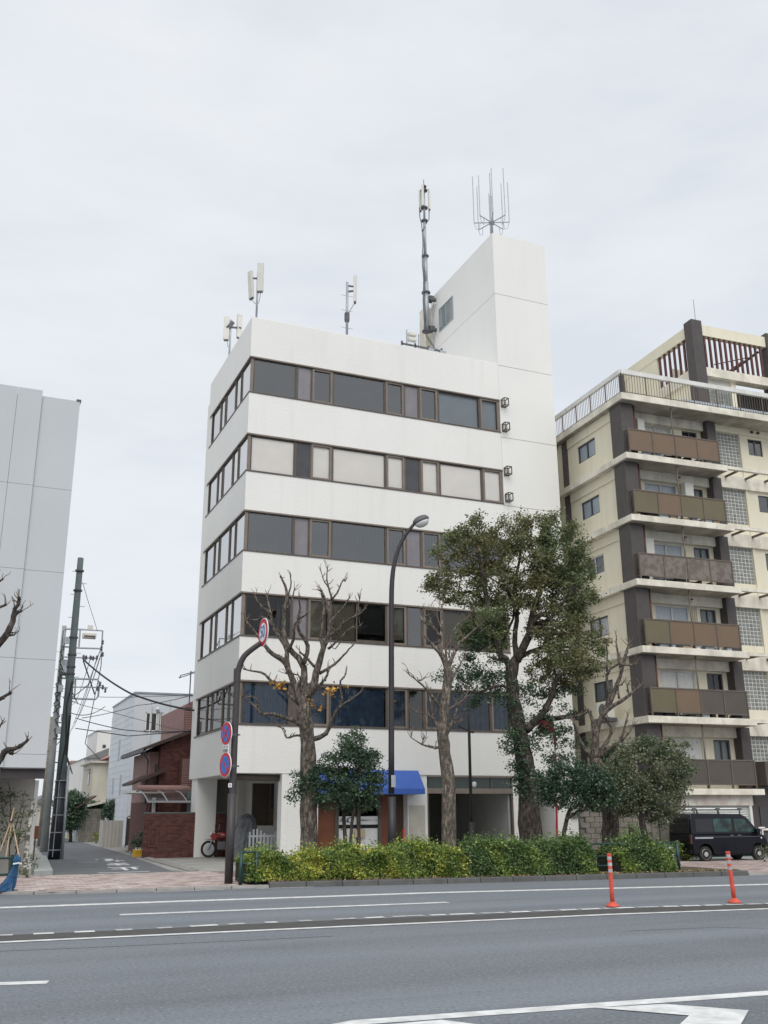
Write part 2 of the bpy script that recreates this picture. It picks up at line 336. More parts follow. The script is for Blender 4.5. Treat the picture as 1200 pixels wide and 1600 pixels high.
# ============================================================= THE SETTING
random.seed(3)
K = [(-300, 48), (-60, 31), (-8, 26.), (1.3, 25.3), (2.35, 24.72), (4.6, 24.6), (6.4, 24.6), (8.6, 24.25), (11.9, 23.75), (16.2, 23.25), (18.6, 23.05), (21.8, 22.75), (30, 21.2), (60, 15.2), (300, -34)]
def kline(x):
    for (a, b), (c, d) in zip(K, K[1:]):
        if a <= x <= c: return b+(d-b)*(x-a)/(c-a)
b = MB(); b.add([(-1500, -1500, -.12), (1500, -1500, -.12), (1500, 1500, -.12), (-1500, 1500, -.12)], [(0, 1, 2, 3)]); b.build('terrain', 'ground', kind='structure')
b = MB()
for (x0, y0), (x1, y1) in zip(K, K[1:]): b.quad((x0, -80, 0), (x1, -80, 0), (x1, y1, 0), (x0, y0, 0))
b.build('road', 'asphalt', kind='structure')
b = MB()
for (x0, y0), (x1, y1) in zip(K, K[1:]):
    b.quad((x0, y0+.1, .045), (x1, y1+.1, .045), (x1, 500, .045), (x0, 500, .045))
b.build('ground', 'apron', kind='structure')
# kerbs
kb = thing('kerb', None, None, (0, 0, 0)); kb['kind'] = 'structure'
x = -7.
while x < 34:
    x1 = min(x+.9, 34); h_ = .13 if 7.2 < x+.4 < 20.9 else .065
    ya, yb = kline(x), kline(x1-.02)
    m_ = 'kerb_dark' if 7.2 < x+.4 < 20.9 else 'kerb'
    c_ = .02
    mb = MB(); mb.add([(x, ya, -.02), (x1-.02, yb, -.02), (x1-.02, yb+.19, -.02), (x, ya+.19, -.02), (x, ya+c_, h_-c_), (x1-.02, yb+c_, h_-c_), (x1-.02, yb+.19, h_), (x, ya+.19, h_), (x, ya+c_*2, h_), (x1-.02, yb+c_*2, h_)],
        [(0, 1, 5, 4), (4, 5, 9, 8), (8, 9, 6, 7), (0, 4, 8, 7, 3), (1, 2, 6, 9, 5), (3, 7, 6, 2)])
    mb.build('kerb_stone', m_, kb); x = x1
# soil strip under the hedge
b = MB()
xs = [7.25+i*(13.6/24) for i in range(25)]
for a, c in zip(xs, xs[1:]): b.quad((a, kline(a)+.19, .13), (c, kline(c)+.19, .13), (c, kline(c)+2.6, .13), (a, kline(a)+2.6, .13))
b.build('planting_bed', 'soil', kind='structure')
pts = [(x_, kline(x_)+.2+abs(random.gauss(0, .2)), .145) for x_ in (random.uniform(7.4, 20.8) for _ in range(2600))]
lf = leaf_mesh('fallen_leaves', pts, .07, 'litter', None, world=False, label='dry fallen leaves scattered along the kerb below the hedge', cat='leaves')
# pavement with individual pavers
pv = thing('pavement', None, None, (0, 0, 0)); pv['kind'] = 'structure'
b = MB()
ex = [-40, -8, -4, 0, 1.3, 4, 6.7, 7.2, 9, 12.7, 17.3, 21, 25, 34]
for a, c in zip(ex, ex[1:]): b.quad((a, kline(a)+.19, .049), (c, kline(c)+.19, .049), (c, 31.4 if c < 12 else kline(c)+6, .049), (a, 31.4 if a < 12 else kline(a)+6, .049))
b.build('paver_bedding', 'paver_grout', pv)
pm = [unit_mesh('paving_brick', 'paver', .29, .14, .02)]
for tint, k in (((.56, .48, .45), 1), ((.31, .225, .21), 2), ((.43, .36, .34), 3)):
    M['paver%d' % k] = mat('pink_paver_tone_%d' % k, tint, .85, .14, 9, .3, 60); pm.append(unit_mesh('paving_brick', 'paver%d' % k, .29, .14, .02))
cells = []; ang = R(-3)
for j in range(-4, 50):
    for i in range(-6, 34):
        # herringbone-like: pairs turn by 90 degrees
        u_ = i*.3+(.15 if j % 2 else 0); v_ = j*.15
        px_ = .9+u_*math.cos(ang)-v_*math.sin(ang); py_ = 25.0+u_*math.sin(ang)+v_*math.cos(ang)
        if -.9 < px_ < 7.35 and kline(px_)+.2 < py_ < 31.2: cells.append((px_, py_))
cells.sort(key=lambda q: q[1]-q[0]*.35)
vis = [q for q in cells if q[0] > .75]; rest = vis[300:]+[q for q in cells if q[0] <= .75]
for q in vis[:300]: piece('paving_brick', random.choice(pm), pv, (q[0], q[1], .046+random.uniform(0, .003)), (0, 0, ang))
b = MB()
for q in rest:
    b.use('paver' if random.random() < .4 else 'paver%d' % random.randint(1, 3)); z = .066+random.uniform(0, .003)
    c_, s_ = math.cos(ang), math.sin(ang); P_ = [(q[0]+c_*a-s_*d, q[1]+s_*a+c_*d) for a, d in ((0, 0), (.29, 0), (.29, .14), (0, .14))]
    b.add([(*p, .04) for p in P_]+[(*p, z) for p in P_], [(4, 5, 6, 7), (0, 1, 5, 4), (1, 2, 6, 5), (2, 3, 7, 6), (3, 0, 4, 7)])
b.build('paving_brick_field', None, pv, kind='stuff')
b = MB()
for i in range(34):
    for j in range(36):
        px_ = 20.95+i*.4+(.2 if j % 2 else 0); py_ = kline(min(px_, 33))+.2+j*.2
        if px_ < 34: b.use('paver%d' % random.choice((2, 3, 3))).box(px_, px_+.39, py_, py_+.19, .04, .064+random.uniform(0, .003))
b.build('paving_slab_field', None, pv, kind='stuff')
# side street
b = MB(); SL = [(3.0, 31.35), (3.04, 32.1), (3.79, 43.1), (4.45, 55), (5.1, 70), (5.6, 90)]; SR = [(7.0, 31.35), (6.6, 32.5), (7.43, 45.9), (7.87, 57.2), (8.2, 68.4), (8.7, 90)]
for (a, c), (d, e_) in zip(zip(SL, SR), list(zip(SL, SR))[1:]): b.quad((*a, .055), (*c, .055), (*e_, .055), (*d, .055))
b.build('side_street', 'asphalt_side', kind='structure')
wk = thing('street_kerb', None, None); wk['kind'] = 'structure'
def lerp(a, b_, t): return tuple(p+(q-p)*t for p, q in zip(a, b_))
for i in range(14):
    t0, t1 = i/14, (i+.97)/14
    A0, A1 = lerp((2.45, 31.4), (3.55, 44), t0), lerp((2.45, 31.4), (3.55, 44), t1); B0, B1 = lerp((3.02, 31.9), (3.85, 44), t0), lerp((3.02, 31.9), (3.85, 44), t1)
    MB().add([(*A0, .05), (*B0, .05), (*B1, .05), (*A1, .05), (*A0, .19), (*B0, .17), (*B1, .17), (*A1, .19)], [(0, 3, 2, 1), (4, 5, 6, 7), (0, 1, 5, 4), (1, 2, 6, 5), (2, 3, 7, 6), (3, 0, 4, 7)]).build('kerb_stone', 'stone', wk)
for i in range(20):
    t0, t1 = i/20, (i+.96)/20
    A0, A1 = lerp((7.0, 31.6), (7.5, 46), t0), lerp((7.0, 31.6), (7.5, 46), t1)
    MB().add([(*A0, .05), (A0[0]+.28, A0[1], .05), (A1[0]+.28, A1[1], .05), (*A1, .05), (*A0, .07), (A0[0]+.28, A0[1], .11), (A1[0]+.28, A1[1], .11), (*A1, .07)], [(0, 3, 2, 1), (4, 5, 6, 7), (0, 1, 5, 4), (1, 2, 6, 5), (2, 3, 7, 6), (3, 0, 4, 7)]).build('kerb_stone', 'kerb', wk)
# markings
def strip(pix, wd, name, m, z=.004, zz=0.):
    P = [atZ(x_, y_, zz) for x_, y_ in pix]; b_ = MB(); Q = []
    for i, p in enumerate(P):
        d = (P[min(i+1, len(P)-1)]-P[max(0, i-1)]); nrm = Vector((-d.y, d.x, 0)).normalized()*wd/2; Q.append((p-nrm, p+nrm))
    for (a, b2_), (c, d) in zip(Q, Q[1:]): b_.quad((a.x, a.y, zz+z), (c.x, c.y, zz+z), (d.x, d.y, zz+z), (b2_.x, b2_.y, zz+z))
    return b_.build(name, m, kind='structure')
def rline(ys):   # extends a surveyed line beyond the frame on both sides
    P = list(ys); (x0, y0), (x1, y1) = P[0], P[1]; (x2, y2), (x3, y3) = P[-2], P[-1]
    return [(x0-500, y0-(y1-y0)/(x1-x0)*500)]+P+[(x3+600, y3+(y3-y2)/(x3-x2)*600)]
strip(rline([(0, 1418.5), (280, 1408.5), (680, 1395), (940, 1388.5), (1200, 1382)]), .34, 'road_edge_line', 'paint')
strip([(187, 1429.5), (450, 1419.5), (700, 1410)], .22, 'lane_line', 'paint')
strip([(-60, 1539.5), (75, 1535)], .2, 'lane_line', 'paint')
strip([(240, 1394), (350, 1390)], .12, 'gutter_line', 'paint_old'); strip([(400, 1388.5), (490, 1386)], .14, 'gutter_line', 'paint_old')
mid = [(0, 1467.5), (250, 1456.5), (500, 1444), (780, 1433), (950, 1425.5), (1200, 1416.5)]
strip(rline(mid), 1.0, 'median_patch', 'asphalt_dark', .003)
strip(rline([(0, 1473), (250, 1461.5), (500, 1450), (780, 1437.5), (950, 1429.5), (1200, 1420.5)]), .17, 'centre_line', 'paint', .008)
dl = [(0, 1462), (130, 1456.5), (260, 1450), (370, 1444), (500, 1438), (630, 1432), (770, 1427), (905, 1421.5), (1000, 1418), (1200, 1412.3), (1400, 1407)]
def ypx(x_):
    for (a, b_), (c, d) in zip(dl, dl[1:]):
        if a <= x_ <= c: return b_+(d-b_)*(x_-a)/(c-a)
strip([(-60, 1489), (160, 1480), (330, 1472), (520, 1463)], .022, 'road_seam', 'asphalt_dark', .003); strip([(980, 1455), (1120, 1449), (1200, 1451)], .02, 'road_seam', 'asphalt_dark', .003)
x = -20.
for a, c in [(0, 20), (52, 84), (116, 148), (181, 207), (245, 269), (297, 340), (356, 382), (414, 433), (467, 487), (522, 556), (570, 600), (613, 662), (672, 697), (703, 741), (752, 790), (798, 828), (836, 868), (875, 902), (908, 938), (944, 950), (963, 990), (996, 1030), (1036, 1060), (1066, 1094), (1100, 1128), (1133, 1160), (1165, 1190), (1196, 1240)]:
    strip([(a, ypx(max(0, a))), (c, ypx(c))], .18, 'centre_dash', 'paint_old' if random.random() < .3 else 'paint', .008)
strip([(380, 1633), (560, 1598), (800, 1580.5), (1200, 1552), (1500, 1531)], .21, 'zone_line', 'paint', .004)
def poly(pix, name, m, z, kind='structure'):
    P = [atZ(x_, y_, 0) for x_, y_ in pix]; return MB().add([(p.x, p.y, z) for p in P], [tuple(range(len(P)))]).build(name, m, kind=kind)
poly([(930, 1576), (1038, 1570), (1170, 1580), (1152, 1612), (1060, 1604), (1077, 1588)][::-1], 'zone_marking', 'paint', .008)
poly([(690, 1595), (760, 1604), (640, 1616), (560, 1606)][::-1], 'zone_marking', 'paint', .009)
strip([(153, 1364.3), (233, 1361.8)], .38, 'stop_line', 'paint_old', .004, .055)
strip([(123, 1347.5), (153, 1347)], .25, 'road_dash', 'paint_old', .004, .055)
for ch, (px_, py_), hh in (('止', (195, 1356.6), 2.2), ('ま', (183, 1349.5), 2.6), ('れ', (172, 1343.6), 3.)):
    p = atZ(px_, py_, .06)
    o = text_mb(ch, 1., 'stop_lettering', None, None, None) if False else None
    c = bpy.data.curves.new('stop_lettering', 'FONT'); c.body = ch; c.size = 1; c.align_x = 'CENTER'; c.align_y = 'CENTER'; c.offset = .03
    t = bpy.data.objects.new('t', c); COL.objects.link(t); me = bpy.data.meshes.new_from_object(t.evaluated_get(bpy.context.evaluated_depsgraph_get())); bpy.data.objects.remove(t)
    me.transform(Matrix.Translation(p) @ Matrix.Rotation(math.pi+R(-4), 4, 'Z') @ Matrix.Diagonal((1.05, hh, 1, 1))); me.materials.clear(); me.materials.append(M['paint'])
    o = bpy.data.objects.new('street_lettering', me); COL.objects.link(o); o['kind'] = 'structure'
# ============================================================= WHITE OFFICE BUILDING
OX, OY = 9.39, 35.82
ob = thing('office_building', 'six storey white stucco office block with bronze ribbon windows and a tall blank tower', 'office building', (OX, OY, 0))
def fx(px_, py_=1250, Y=OY): return atY(px_, py_, Y).x-OX
W_, D_ = 11.76, 7.3
bands = [(3.15, 4.88), (6.5, 8.18), (9.86, 11.51), (13.15, 14.8), (16.39, 18.21), (19.8, 21.65)]
for i, (z0, z1) in enumerate(bands):
    MB().box(0, W_, 0, D_, z0, z1).build('spandrel', 'white', ob, bevel=.02)
    if i: MB().box(-.02, W_-.002, -.025, D_-.3, z0-.03, z0+.03).build('head_flashing', 'bronze_lt', ob)
    if i < 5: MB().box(-.025, W_-.002, -.03, D_-.3, z1-.012, z1+.035).build('sill', 'bronze', ob)
MB().box(.15, 3.2, 7.3, 8.3, 3.2, 20.9).build('rear_wall', 'white', ob)
wins = [(4.88, 6.5), (8.18, 9.86), (11.51, 13.15), (14.8, 16.39), (18.21, 19.8)]
front = [('p', .18, 2.02), ('n', 2.07, 2.69), ('c', 2.73, 3.62), ('p', 3.68, 6.05), ('c', 6.10, 6.94), ('n', 6.99, 7.66), ('c', 7.73, 8.58), ('p', 8.65, 10.70), ('c', 10.76, 11.70)]
side = [('p', .10, 1.36), ('c', 1.47, 2.40), ('p', 2.53, 4.0), ('c', 4.18, 5.05), ('p', 5.18, 6.6)]
REFL_GREYS = [mat('pane_reflection_grey_%d' % i, c, .8, .12, 1.) for i, c in enumerate(((.19, .20, .225), (.22, .235, .255), (.25, .27, .29)))]  # greys that put the panes' sky reflection into a sheet's colour
GREYS = [mat('grey_slats_%d' % i, c, .85, .08, 1.2) for i, c in enumerate(((.30, .34, .355), (.35, .385, .40), (.39, .42, .43)))]  # grey blind slats; tone steps stand in for reflections differing between panes
def win_front(k, t, x0, x1, z0, z1, idx):
    """one window of the street front: frame > pane, blind, curtain or reflection-toned sheet"""
    fr = MB(); m_ = 'bronze_lt' if t == 'c' else 'bronze'; y0 = .05
    fw = .085 if t == 'c' else .035
    yo = y0-(.03 if t == 'c' else 0)
    for a in ((x0, x0+fw, z0, z1), (x1-fw, x1, z0, z1), (x0+fw, x1-fw, z0, z0+fw), (x0+fw, x1-fw, z1-fw, z1)): fr.box(a[0], a[1], yo, .13, a[2], a[3])
    nm = {'p': 'fixed_window', 'c': 'casement_window', 'n': 'narrow_panel'}[t]
    f_ = fr.build(nm, m_, ob, bevel=.008)
    a0, a1, c0, c1 = x0+fw, x1-fw, z0+fw, z1-fw
    if t == 'n':
        mm = {0: 'glass', 1: 'glassgrey', 2: 'panelmauve', 3: 'paneldark', 4: 'panelmauve'}[k]
        if k == 0 and idx == 1: mm = 'bronze'
        if k == 1 and idx == 1: mm = 'panelmauve'
        MB().box(a0, a1, .08, .095, c0, c1).build('infill_panel', mm, f_)
        return
    gm = {0: 'glass', 1: 'glass', 2: 'glassgrey', 3: 'glassclear', 4: 'glass' if idx >= 7 else 'glassgrey'}[k]
    MB().quad((a0, .088, c0), (a1, .088, c0), (a1, .088, c1), (a0, .088, c1)).build('pane', gm, f_)
    if k == 0:      # pleated blue curtains
        n_ = int((a1-a0)/.045); top = []; yy = [.2+.05*math.sin(j*1.15)+random.uniform(-.012, .012) for j in range(n_+1)]
        gap = random.choice((0, 0, .25)) if idx > 4 else 0
        b_ = MB(); vs_ = [(a0+(a1-a0-gap)*j/n_, yy[j], z) for z in (c0-.03, c1+.02) for j in range(n_+1)]
        b_.add(vs_, [(j, j+1, n_+2+j, n_+1+j) for j in range(n_)]); b_.build('curtain', 'curtain', f_)
    if k == 3: MB().box(a0-.01, a1+.01, .125, .13, c0+.03, c1).build('blind', 'blind', f_)
    if k == 2:
        b_ = MB(); n_ = int((a1-a0)/.12)
        for j in range(n_+1):
            xx = a0+(a1-a0)*j/max(1, n_); b_.quad((xx, .14, c0), (xx+.116, .152, c0), (xx+.116, .152, c1), (xx, .14, c1))
        b_.build('blind', GREYS[(idx*5) % 3], f_)
    if k == 1 and idx in (2, 3, 4, 7):
        b_ = MB(); z = c1
        full = {2: c0+.05, 3: c0+.08, 4: c0+.15, 7: c0+.1}[idx]
        xr = a1 if idx != 3 else a0+(a1-a0)*.45
        while z > full: b_.add([(a0, .2, z), (xr, .2, z), (xr, .222, z-.045), (a0, .222, z-.045)], [(0, 1, 2, 3)]); z -= .05
        b_.build('blind', 'blindbrown', f_)
        if idx == 3:
            b_ = MB(); z = c1
            while z > c0+.35: b_.add([(xr+.05, .2, z), (a1, .2, z), (a1, .222, z-.045), (xr+.05, .222, z-.045)], [(0, 1, 2, 3)]); z -= .05
            b_.build('blind', 'dark', f_)
            MB().box(xr, xr+.05, .07, .12, c0, c1).build('mullion', 'bronze', f_)
            MB().box(xr+.05, a1, .07, .12, c0, c0+.09).build('mullion', 'bronze', f_)
    if k == 4 and idx < 7: MB().box(a0-.01, a1+.01, .2, .205, c0-.02, c1+.02).build('blind', REFL_GREYS[(idx*7+1) % 3], f_)  # sheet behind the glass; sky reflection put into its grey
    if k == 4 and idx >= 7: MB().box(a0-.01, a1+.01, .2, .205, c0-.02, c1+.02).build('blind', 'palereflection', f_)  # paler sheet; bluish sky reflection put into its colour
def win_side(k, t, y0, y1, z0, z1):
    fr = MB(); fw = .05 if t == 'c' else .035; xo = .05-(.03 if t == 'c' else 0)
    for a in ((y0, y0+fw, z0, z1), (y1-fw, y1, z0, z1), (y0+fw, y1-fw, z0, z0+fw), (y0+fw, y1-fw, z1-fw, z1)): fr.box(xo, .13, a[0], a[1], a[2], a[3])
    f_ = fr.build('casement_window' if t == 'c' else 'fixed_window', 'bronze', ob)
    MB().quad((.066, y1-fw, z0+fw), (.066, y0+fw, z0+fw), (.066, y0+fw, z1-fw), (.066, y1-fw, z1-fw)).build('pane', 'glass' if k == 0 else 'glassside', f_)
    if k in (1, 2, 3, 4): MB().box(.12, .125, y0-.02, y1+.02, z0, z1).build('blind', 'blind' if k == 3 or (k+int(y0)) % 2 else 'blindgrey', f_)
for k, (z0, z1) in enumerate(wins):
    z0 += .035; z1 -= .03
    # the room behind: back walls, so that sight lines end inside a dim room
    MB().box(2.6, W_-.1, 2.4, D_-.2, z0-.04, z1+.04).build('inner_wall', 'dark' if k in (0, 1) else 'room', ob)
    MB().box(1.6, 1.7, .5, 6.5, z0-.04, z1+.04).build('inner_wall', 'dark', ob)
    MB().box(.04, .17, .04, .09, z0, z1).build('corner_post', 'bronze_lt', ob, bevel=.01)
    MB().box(.035, W_, .1, .16, z1-.06, z1+.02).build('head_rail', 'bronze', ob)
    edges = [p[1] for p in front]
    for (t, a, c), (t2, a2, c2) in zip(front, front[1:]): MB().box(c, a2, .04, .14, z0, z1).build('mullion', 'bronze', ob)
    for i, (t, a, c) in enumerate(front): win_front(k, t, a, c, z0, z1, i)
    for (t, a, c), (t2, a2, c2) in zip(side, side[1:]): MB().box(.055, .14, c, a2, z0, z1).build('mullion', 'bronze', ob)
    for t, a, c in side: win_side(k, t, a, c, z0, z1)
    MB().box(.03, 3.3, 6.6, 7.25, z0-.03, z1+.03).build('rear_wall', 'white', ob)
    MB().box(.015, .06, 6.6, 6.72, z0, z1).build('mullion', 'bronze', ob)
    MB().box(W_-.06, W_-.004, .03, .2, z0, z1).build('mullion', 'bronze_lt', ob)
# tower: smooth render cast in lifts with recessed joints
tx0, tx1, td = W_, 14.70, 6.9
lifts = [.0, 3.15, 7.95, 11.4, 14.75, 18.0, 21.58, 25.33, 28.62]
MB().box(tx0+.03, tx1-.03, .03, td-.03, 3.1, 28.5).build('joint', 'groove', ob)
for i, (a, c) in enumerate(zip(lifts, lifts[1:])):
    if i == 0: continue
    MB().box(tx0+.002 if c < 21 else tx0, tx1, .0, td, a+(.012 if i > 1 else 0), c-(.0 if c > 28 else .012)).build('tower_wall', 'whiteside', ob)
# tower window looking over the roof, pipe and bracket
wz0, wz1 = 26.12, 27.45
f_ = MB()
for a in ((4.26, 4.31), (5.05, 5.11), (5.84, 5.9)): f_.box(tx0-.035, tx0+.01, a[0], a[1], wz0, wz1)
f_.box(tx0-.035, tx0+.01, 4.31, 5.84, wz0, wz0+.05); f_.box(tx0-.035, tx0+.01, 4.31, 5.84, wz1-.05, wz1)
f_ = f_.build('tower_window', 'steel', ob)
for a, c in ((4.31, 5.05), (5.11, 5.84)): MB().box(tx0-.015, tx0-.008, a, c, wz0+.05, wz1-.05).build('pane', mat('pane_reflecting_grey', (.20, .235, .24), .12, .1, 1), f_)
MB().tube([(tx0-.12, 6.05, 27.9), (tx0-.12, 6.3, 27.95), (tx0-.1, 6.6, 27.7), (tx0-.1, 6.6, 21.6)], .05, 8).build('roof_pipe', 'whitepaint', ob, smooth=True)
MB().box(tx0-.35, tx0+.5, 6.9, 7.6, 21.6, 28.1).build('tower_annex', 'creamdirty', ob)
for z in (19.66, 18.46, 16.34, 15.1, 6.5):    # wire cages beside the windows
    cg = MB(); x0, x1, y0, y1, z0, z1 = W_+.07, W_+.29, -.3, -.02, z-.17, z+.17
    for p, q in [((x, y, z0), (x, y, z1)) for x in (x0, x1) for y in (y0, y1)]+[((x0, y, zz), (x1, y, zz)) for y in (y0, y1) for zz in (z0, z1)]+[((x, y0, zz), (x, y1, zz)) for x in (x0, x1) for zz in (z0, z1)]: cg.bar(p, q, .035)
    cgo = cg.build('lamp_cage', 'bronze', ob); MB().box(x0+.05, x1-.05, -.1, -.01, z0+.06, z1-.06).build('lamp', 'whitepaint', cgo)
# ---- ground floor
def gx(px_, y_=.3): return atY(px_, 1270, OY+y_).x-OX
G = .05
MB().box(gx(448, .05), gx(497, .05), .05, .35, G, 3.15).build('front_wall', 'white', ob)
MB().box(gx(439, .05), gx(448, .05)+.002, .02, .5, G, 3.15).build('corner_column', 'white', ob)
xa = gx(439, .05)
MB().box(gx(497, .05)-.15, gx(497, .05), .4, 6.5, G, 3.15).build('recess_wall', 'whiteside', ob)
# undercroft back wall with brown window
yb = 5.2; cx = lambda p: atY(p, 1270, OY+yb).x-OX
bz0, bz1 = atY(415, 1290, OY+yb).z, atY(415, 1224, OY+yb).z; XE = gx(497, .05)-.15
MB().box(cx(377), cx(393), yb, yb+.2, G, 3.15).build('back_wall', 'whiteside', ob)
MB().box(cx(393), XE, yb, yb+.2, G, bz0).build('back_wall', 'whiteside', ob)
MB().box(cx(393), XE, yb, yb+.2, bz1, 3.15).build('back_wall', 'whiteside', ob)
MB().box(cx(440), XE, yb, yb+.2, bz0, bz1).build('back_wall', 'whiteside', ob)
MB().box(cx(367), cx(376), yb-.4, yb-.1, G, 3.15).build('inner_column', 'beigewall', ob)
bw = MB()
for a in ((cx(393), cx(393)+.07), (cx(420), cx(420)+.09), (cx(438), cx(438)+.05)): bw.box(a[0], a[1], yb+.02, yb+.1, bz0, bz1)
bw = bw.build('shop_window', 'bronze', ob)
MB().box(cx(393)+.07, cx(420), yb+.07, yb+.08, bz0, bz1).build('pane', mat('brown_board', (.07, .045, .03), .35, .15, 1.2), bw)
MB().box(cx(420)+.09, cx(438), yb+.07, yb+.08, bz0+.65, bz1).build('pane', 'paneldark', bw)
MB().box(cx(420)+.09, cx(438), yb+.07, yb+.085, bz0, bz0+.62).build('board', mat('tan_board', (.17, .095, .035), .6, .2, 1.5), bw)
MB().box(.05, .9, 6.2, 7.2, G, 3.15).build('rear_column', 'whiteside', ob)
MB().box(.9, 3.0, 7.0, 7.25, .9, 3.15).build('rear_wall', 'room', ob)
MB().box(0, 4, 7.6, 7.7, G, 2.7).build('rear_screen', 'greenpole', ob)
MB().tube([(.15, .4, 3.03), (2.0, .4, 3.0)], .12, 10).build('awning_roll', 'bronze', ob, smooth=True)
# shop front
y0 = .45
bx = [gx(p, y0) for p in (497, 523, 529, 557.5, 563, 590.5, 596, 610, 614, 637)]
MB().box(bx[0], bx[1], y0, y0+.2, G, 3.15).build('side_board', 'brownwood', ob)
for a, c in ((bx[1], bx[2]), (bx[3], bx[4]), (bx[5], bx[6])): MB().box(a, c, y0-.04, y0+.2, G, 3.15).build('door_post', 'bronze', ob)
MB().box(bx[6], bx[7], y0, y0+.2, G, 3.15).build('side_board', 'brownwood', ob)
MB().box(bx[7], bx[8]+.02, y0-.03, y0+.2, G, 3.15).build('door_post', 'bronze', ob)
MB().box(bx[8]+.02, bx[9], y0, y0+.2, G, 3.15).build('shop_door', 'dooorbrown', ob)
MB().box(bx[2], bx[5], y0+.4, y0+.5, 1.95, 3.15).build('transom_glass', 'darker', ob)
zt = lambda y_: atY(560, y_, OY+y0).z
for j, (a, c) in enumerate(((bx[2], bx[3]), (bx[4], bx[5]))):
    sg = MB().box(a, c, y0+.03, y0+.07, zt(1288.5), zt(1275.5)).build('sign_board', 'signwhite', ob)
    gl_ = MB().box(a, c, y0+.05, y0+.07, G, zt(1294)).build('door_panel', 'signwhite', ob)
    MB().box(a, c, y0+.02, y0+.1, zt(1294), zt(1288.5)).build('door_rail', 'darker', ob)
    zc = (zt(1288.5)+zt(1275.5))/2
    if j == 0:
        for ch, xx, sz in (('A', a+.13, .22), ('N', a+.30, .26), ('O', a+.49, .30)): text_mb(ch, sz, 'ink', 'lettering', sg, Matrix.Translation((xx, y0+.022, zc)) @ Matrix.Rotation(R(90), 4, 'X'), .004)
    else: text_mb('有限会社アイ・エス', .075, 'ink', 'lettering', sg, Matrix.Translation(((a+c)/2, y0+.022, zc)) @ Matrix.Rotation(R(90), 4, 'X'), .003)
MB().box(bx[3]-.12, bx[4]+.16, y0-.12, y0-.05, zt(1308), zt(1296)).build('letter_box', 'card', ob)
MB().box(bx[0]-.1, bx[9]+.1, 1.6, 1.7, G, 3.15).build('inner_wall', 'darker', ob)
# pilaster with weathered tile and the garage
px0, px1, px2, px3 = gx(637, .05), gx(668, .05), gx(803, .05), gx(820, .05)
MB().box(px0, px1, .05, .5, G, 3.15).build('front_pier', 'white', ob)
MB().box(px0+.06, px1-.12, .02, .05, G, 2.02).build('tiled_facing', 'weathered', ob)
gz1 = atY(740, 1216, OY+.1).z; gz2 = atY(740, 1232, OY+.1).z; gz3 = atY(740, 1240, OY+.1).z
MB().box(px1, px2, -.002, .4, gz1+.03, 3.149).build('door_head', 'bronze_lt', ob)
MB().box(px1, px2, .08, .2, gz3, gz2).build('lintel', 'bronze_lt', ob)
tw = MB()
for a in (px1, px1+.0, gx(768, .1), gx(800, .1)-.0): tw.box(a, a+.06, .08, .16, gz2, gz1+.03)
tw = tw.build('transom', 'bronze', ob); MB().box(px1, px2, .12, .125, gz2, gz1+.03).build('pane', mat('dim_green_pane', (.03, .05, .045), .08, .2, 1), tw)
MB().box(px1, px1+.08, .08, .2, G, gz3).build('door_jamb', 'bronze', ob); MB().box(px2-.08, px2, .08, .2, G, gz3).build('door_jamb', 'bronze', ob)
MB().box(px2, tx0+.25, .05, 6.5, G, 3.14).build('garage_wall', 'white', ob)
MB().box(px2-.14, px2-.001, .25, 6.3, G, 3.14).build('garage_lining', mat('garage_grey', (.46, .46, .45), .85, .1, 1.), ob)
MB().box(px1-.2, px2, 6.3, 6.5, G, 3.14).build('garage_back', 'room', ob); MB().box(px1-.2, px1-.05, .5, 6.3, G, 3.14).build('garage_side', 'room', ob)
MB().box(gx(720, 6), gx(738, 6), 6.2, 6.29, G, 2.4).build('garage_door', 'darker', ob)
# tower foot: entrance
e0, e1 = tx0+.25, gx(866, .05)
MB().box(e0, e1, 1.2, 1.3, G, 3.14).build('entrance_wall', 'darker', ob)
MB().box(e1, tx1, .0, td, G, 3.16).build('tower_wall', 'whiteside', ob)
MB().box(e0+.1, e0+.75, -.12, -.02, gz3-1.15, gz3-.75).build('notice_box', 'card', ob) if False else None
nb = MB().box(gx(845, .0), gx(856, .0), .6, .7, atY(850, 1305, OY+.6).z, atY(850, 1293, OY+.6).z).build('letter_box', 'card', ob)
# awning
aw = MB(); A0, A1 = gx(497, -.0), gx(654, 0); B1 = gx(664, -.85)+.02; zT, zB, zE = 3.32, 2.62, 2.42
p = [(A0, -.02, zT), (A1, -.02, zT), (B1, -.85, zB), (A0-.1, -.85, zB), (B1, -.85, zE), (A0-.1, -.85, zE), (A0-.1, -.02, zE), (B1, -.02, zE)]
aw.add(p, [(0, 3, 2, 1), (3, 5, 4, 2), (0, 6, 5, 3), (1, 2, 4, 7), (5, 6, 7, 4)])
aw.build('awning', 'awning', ob)
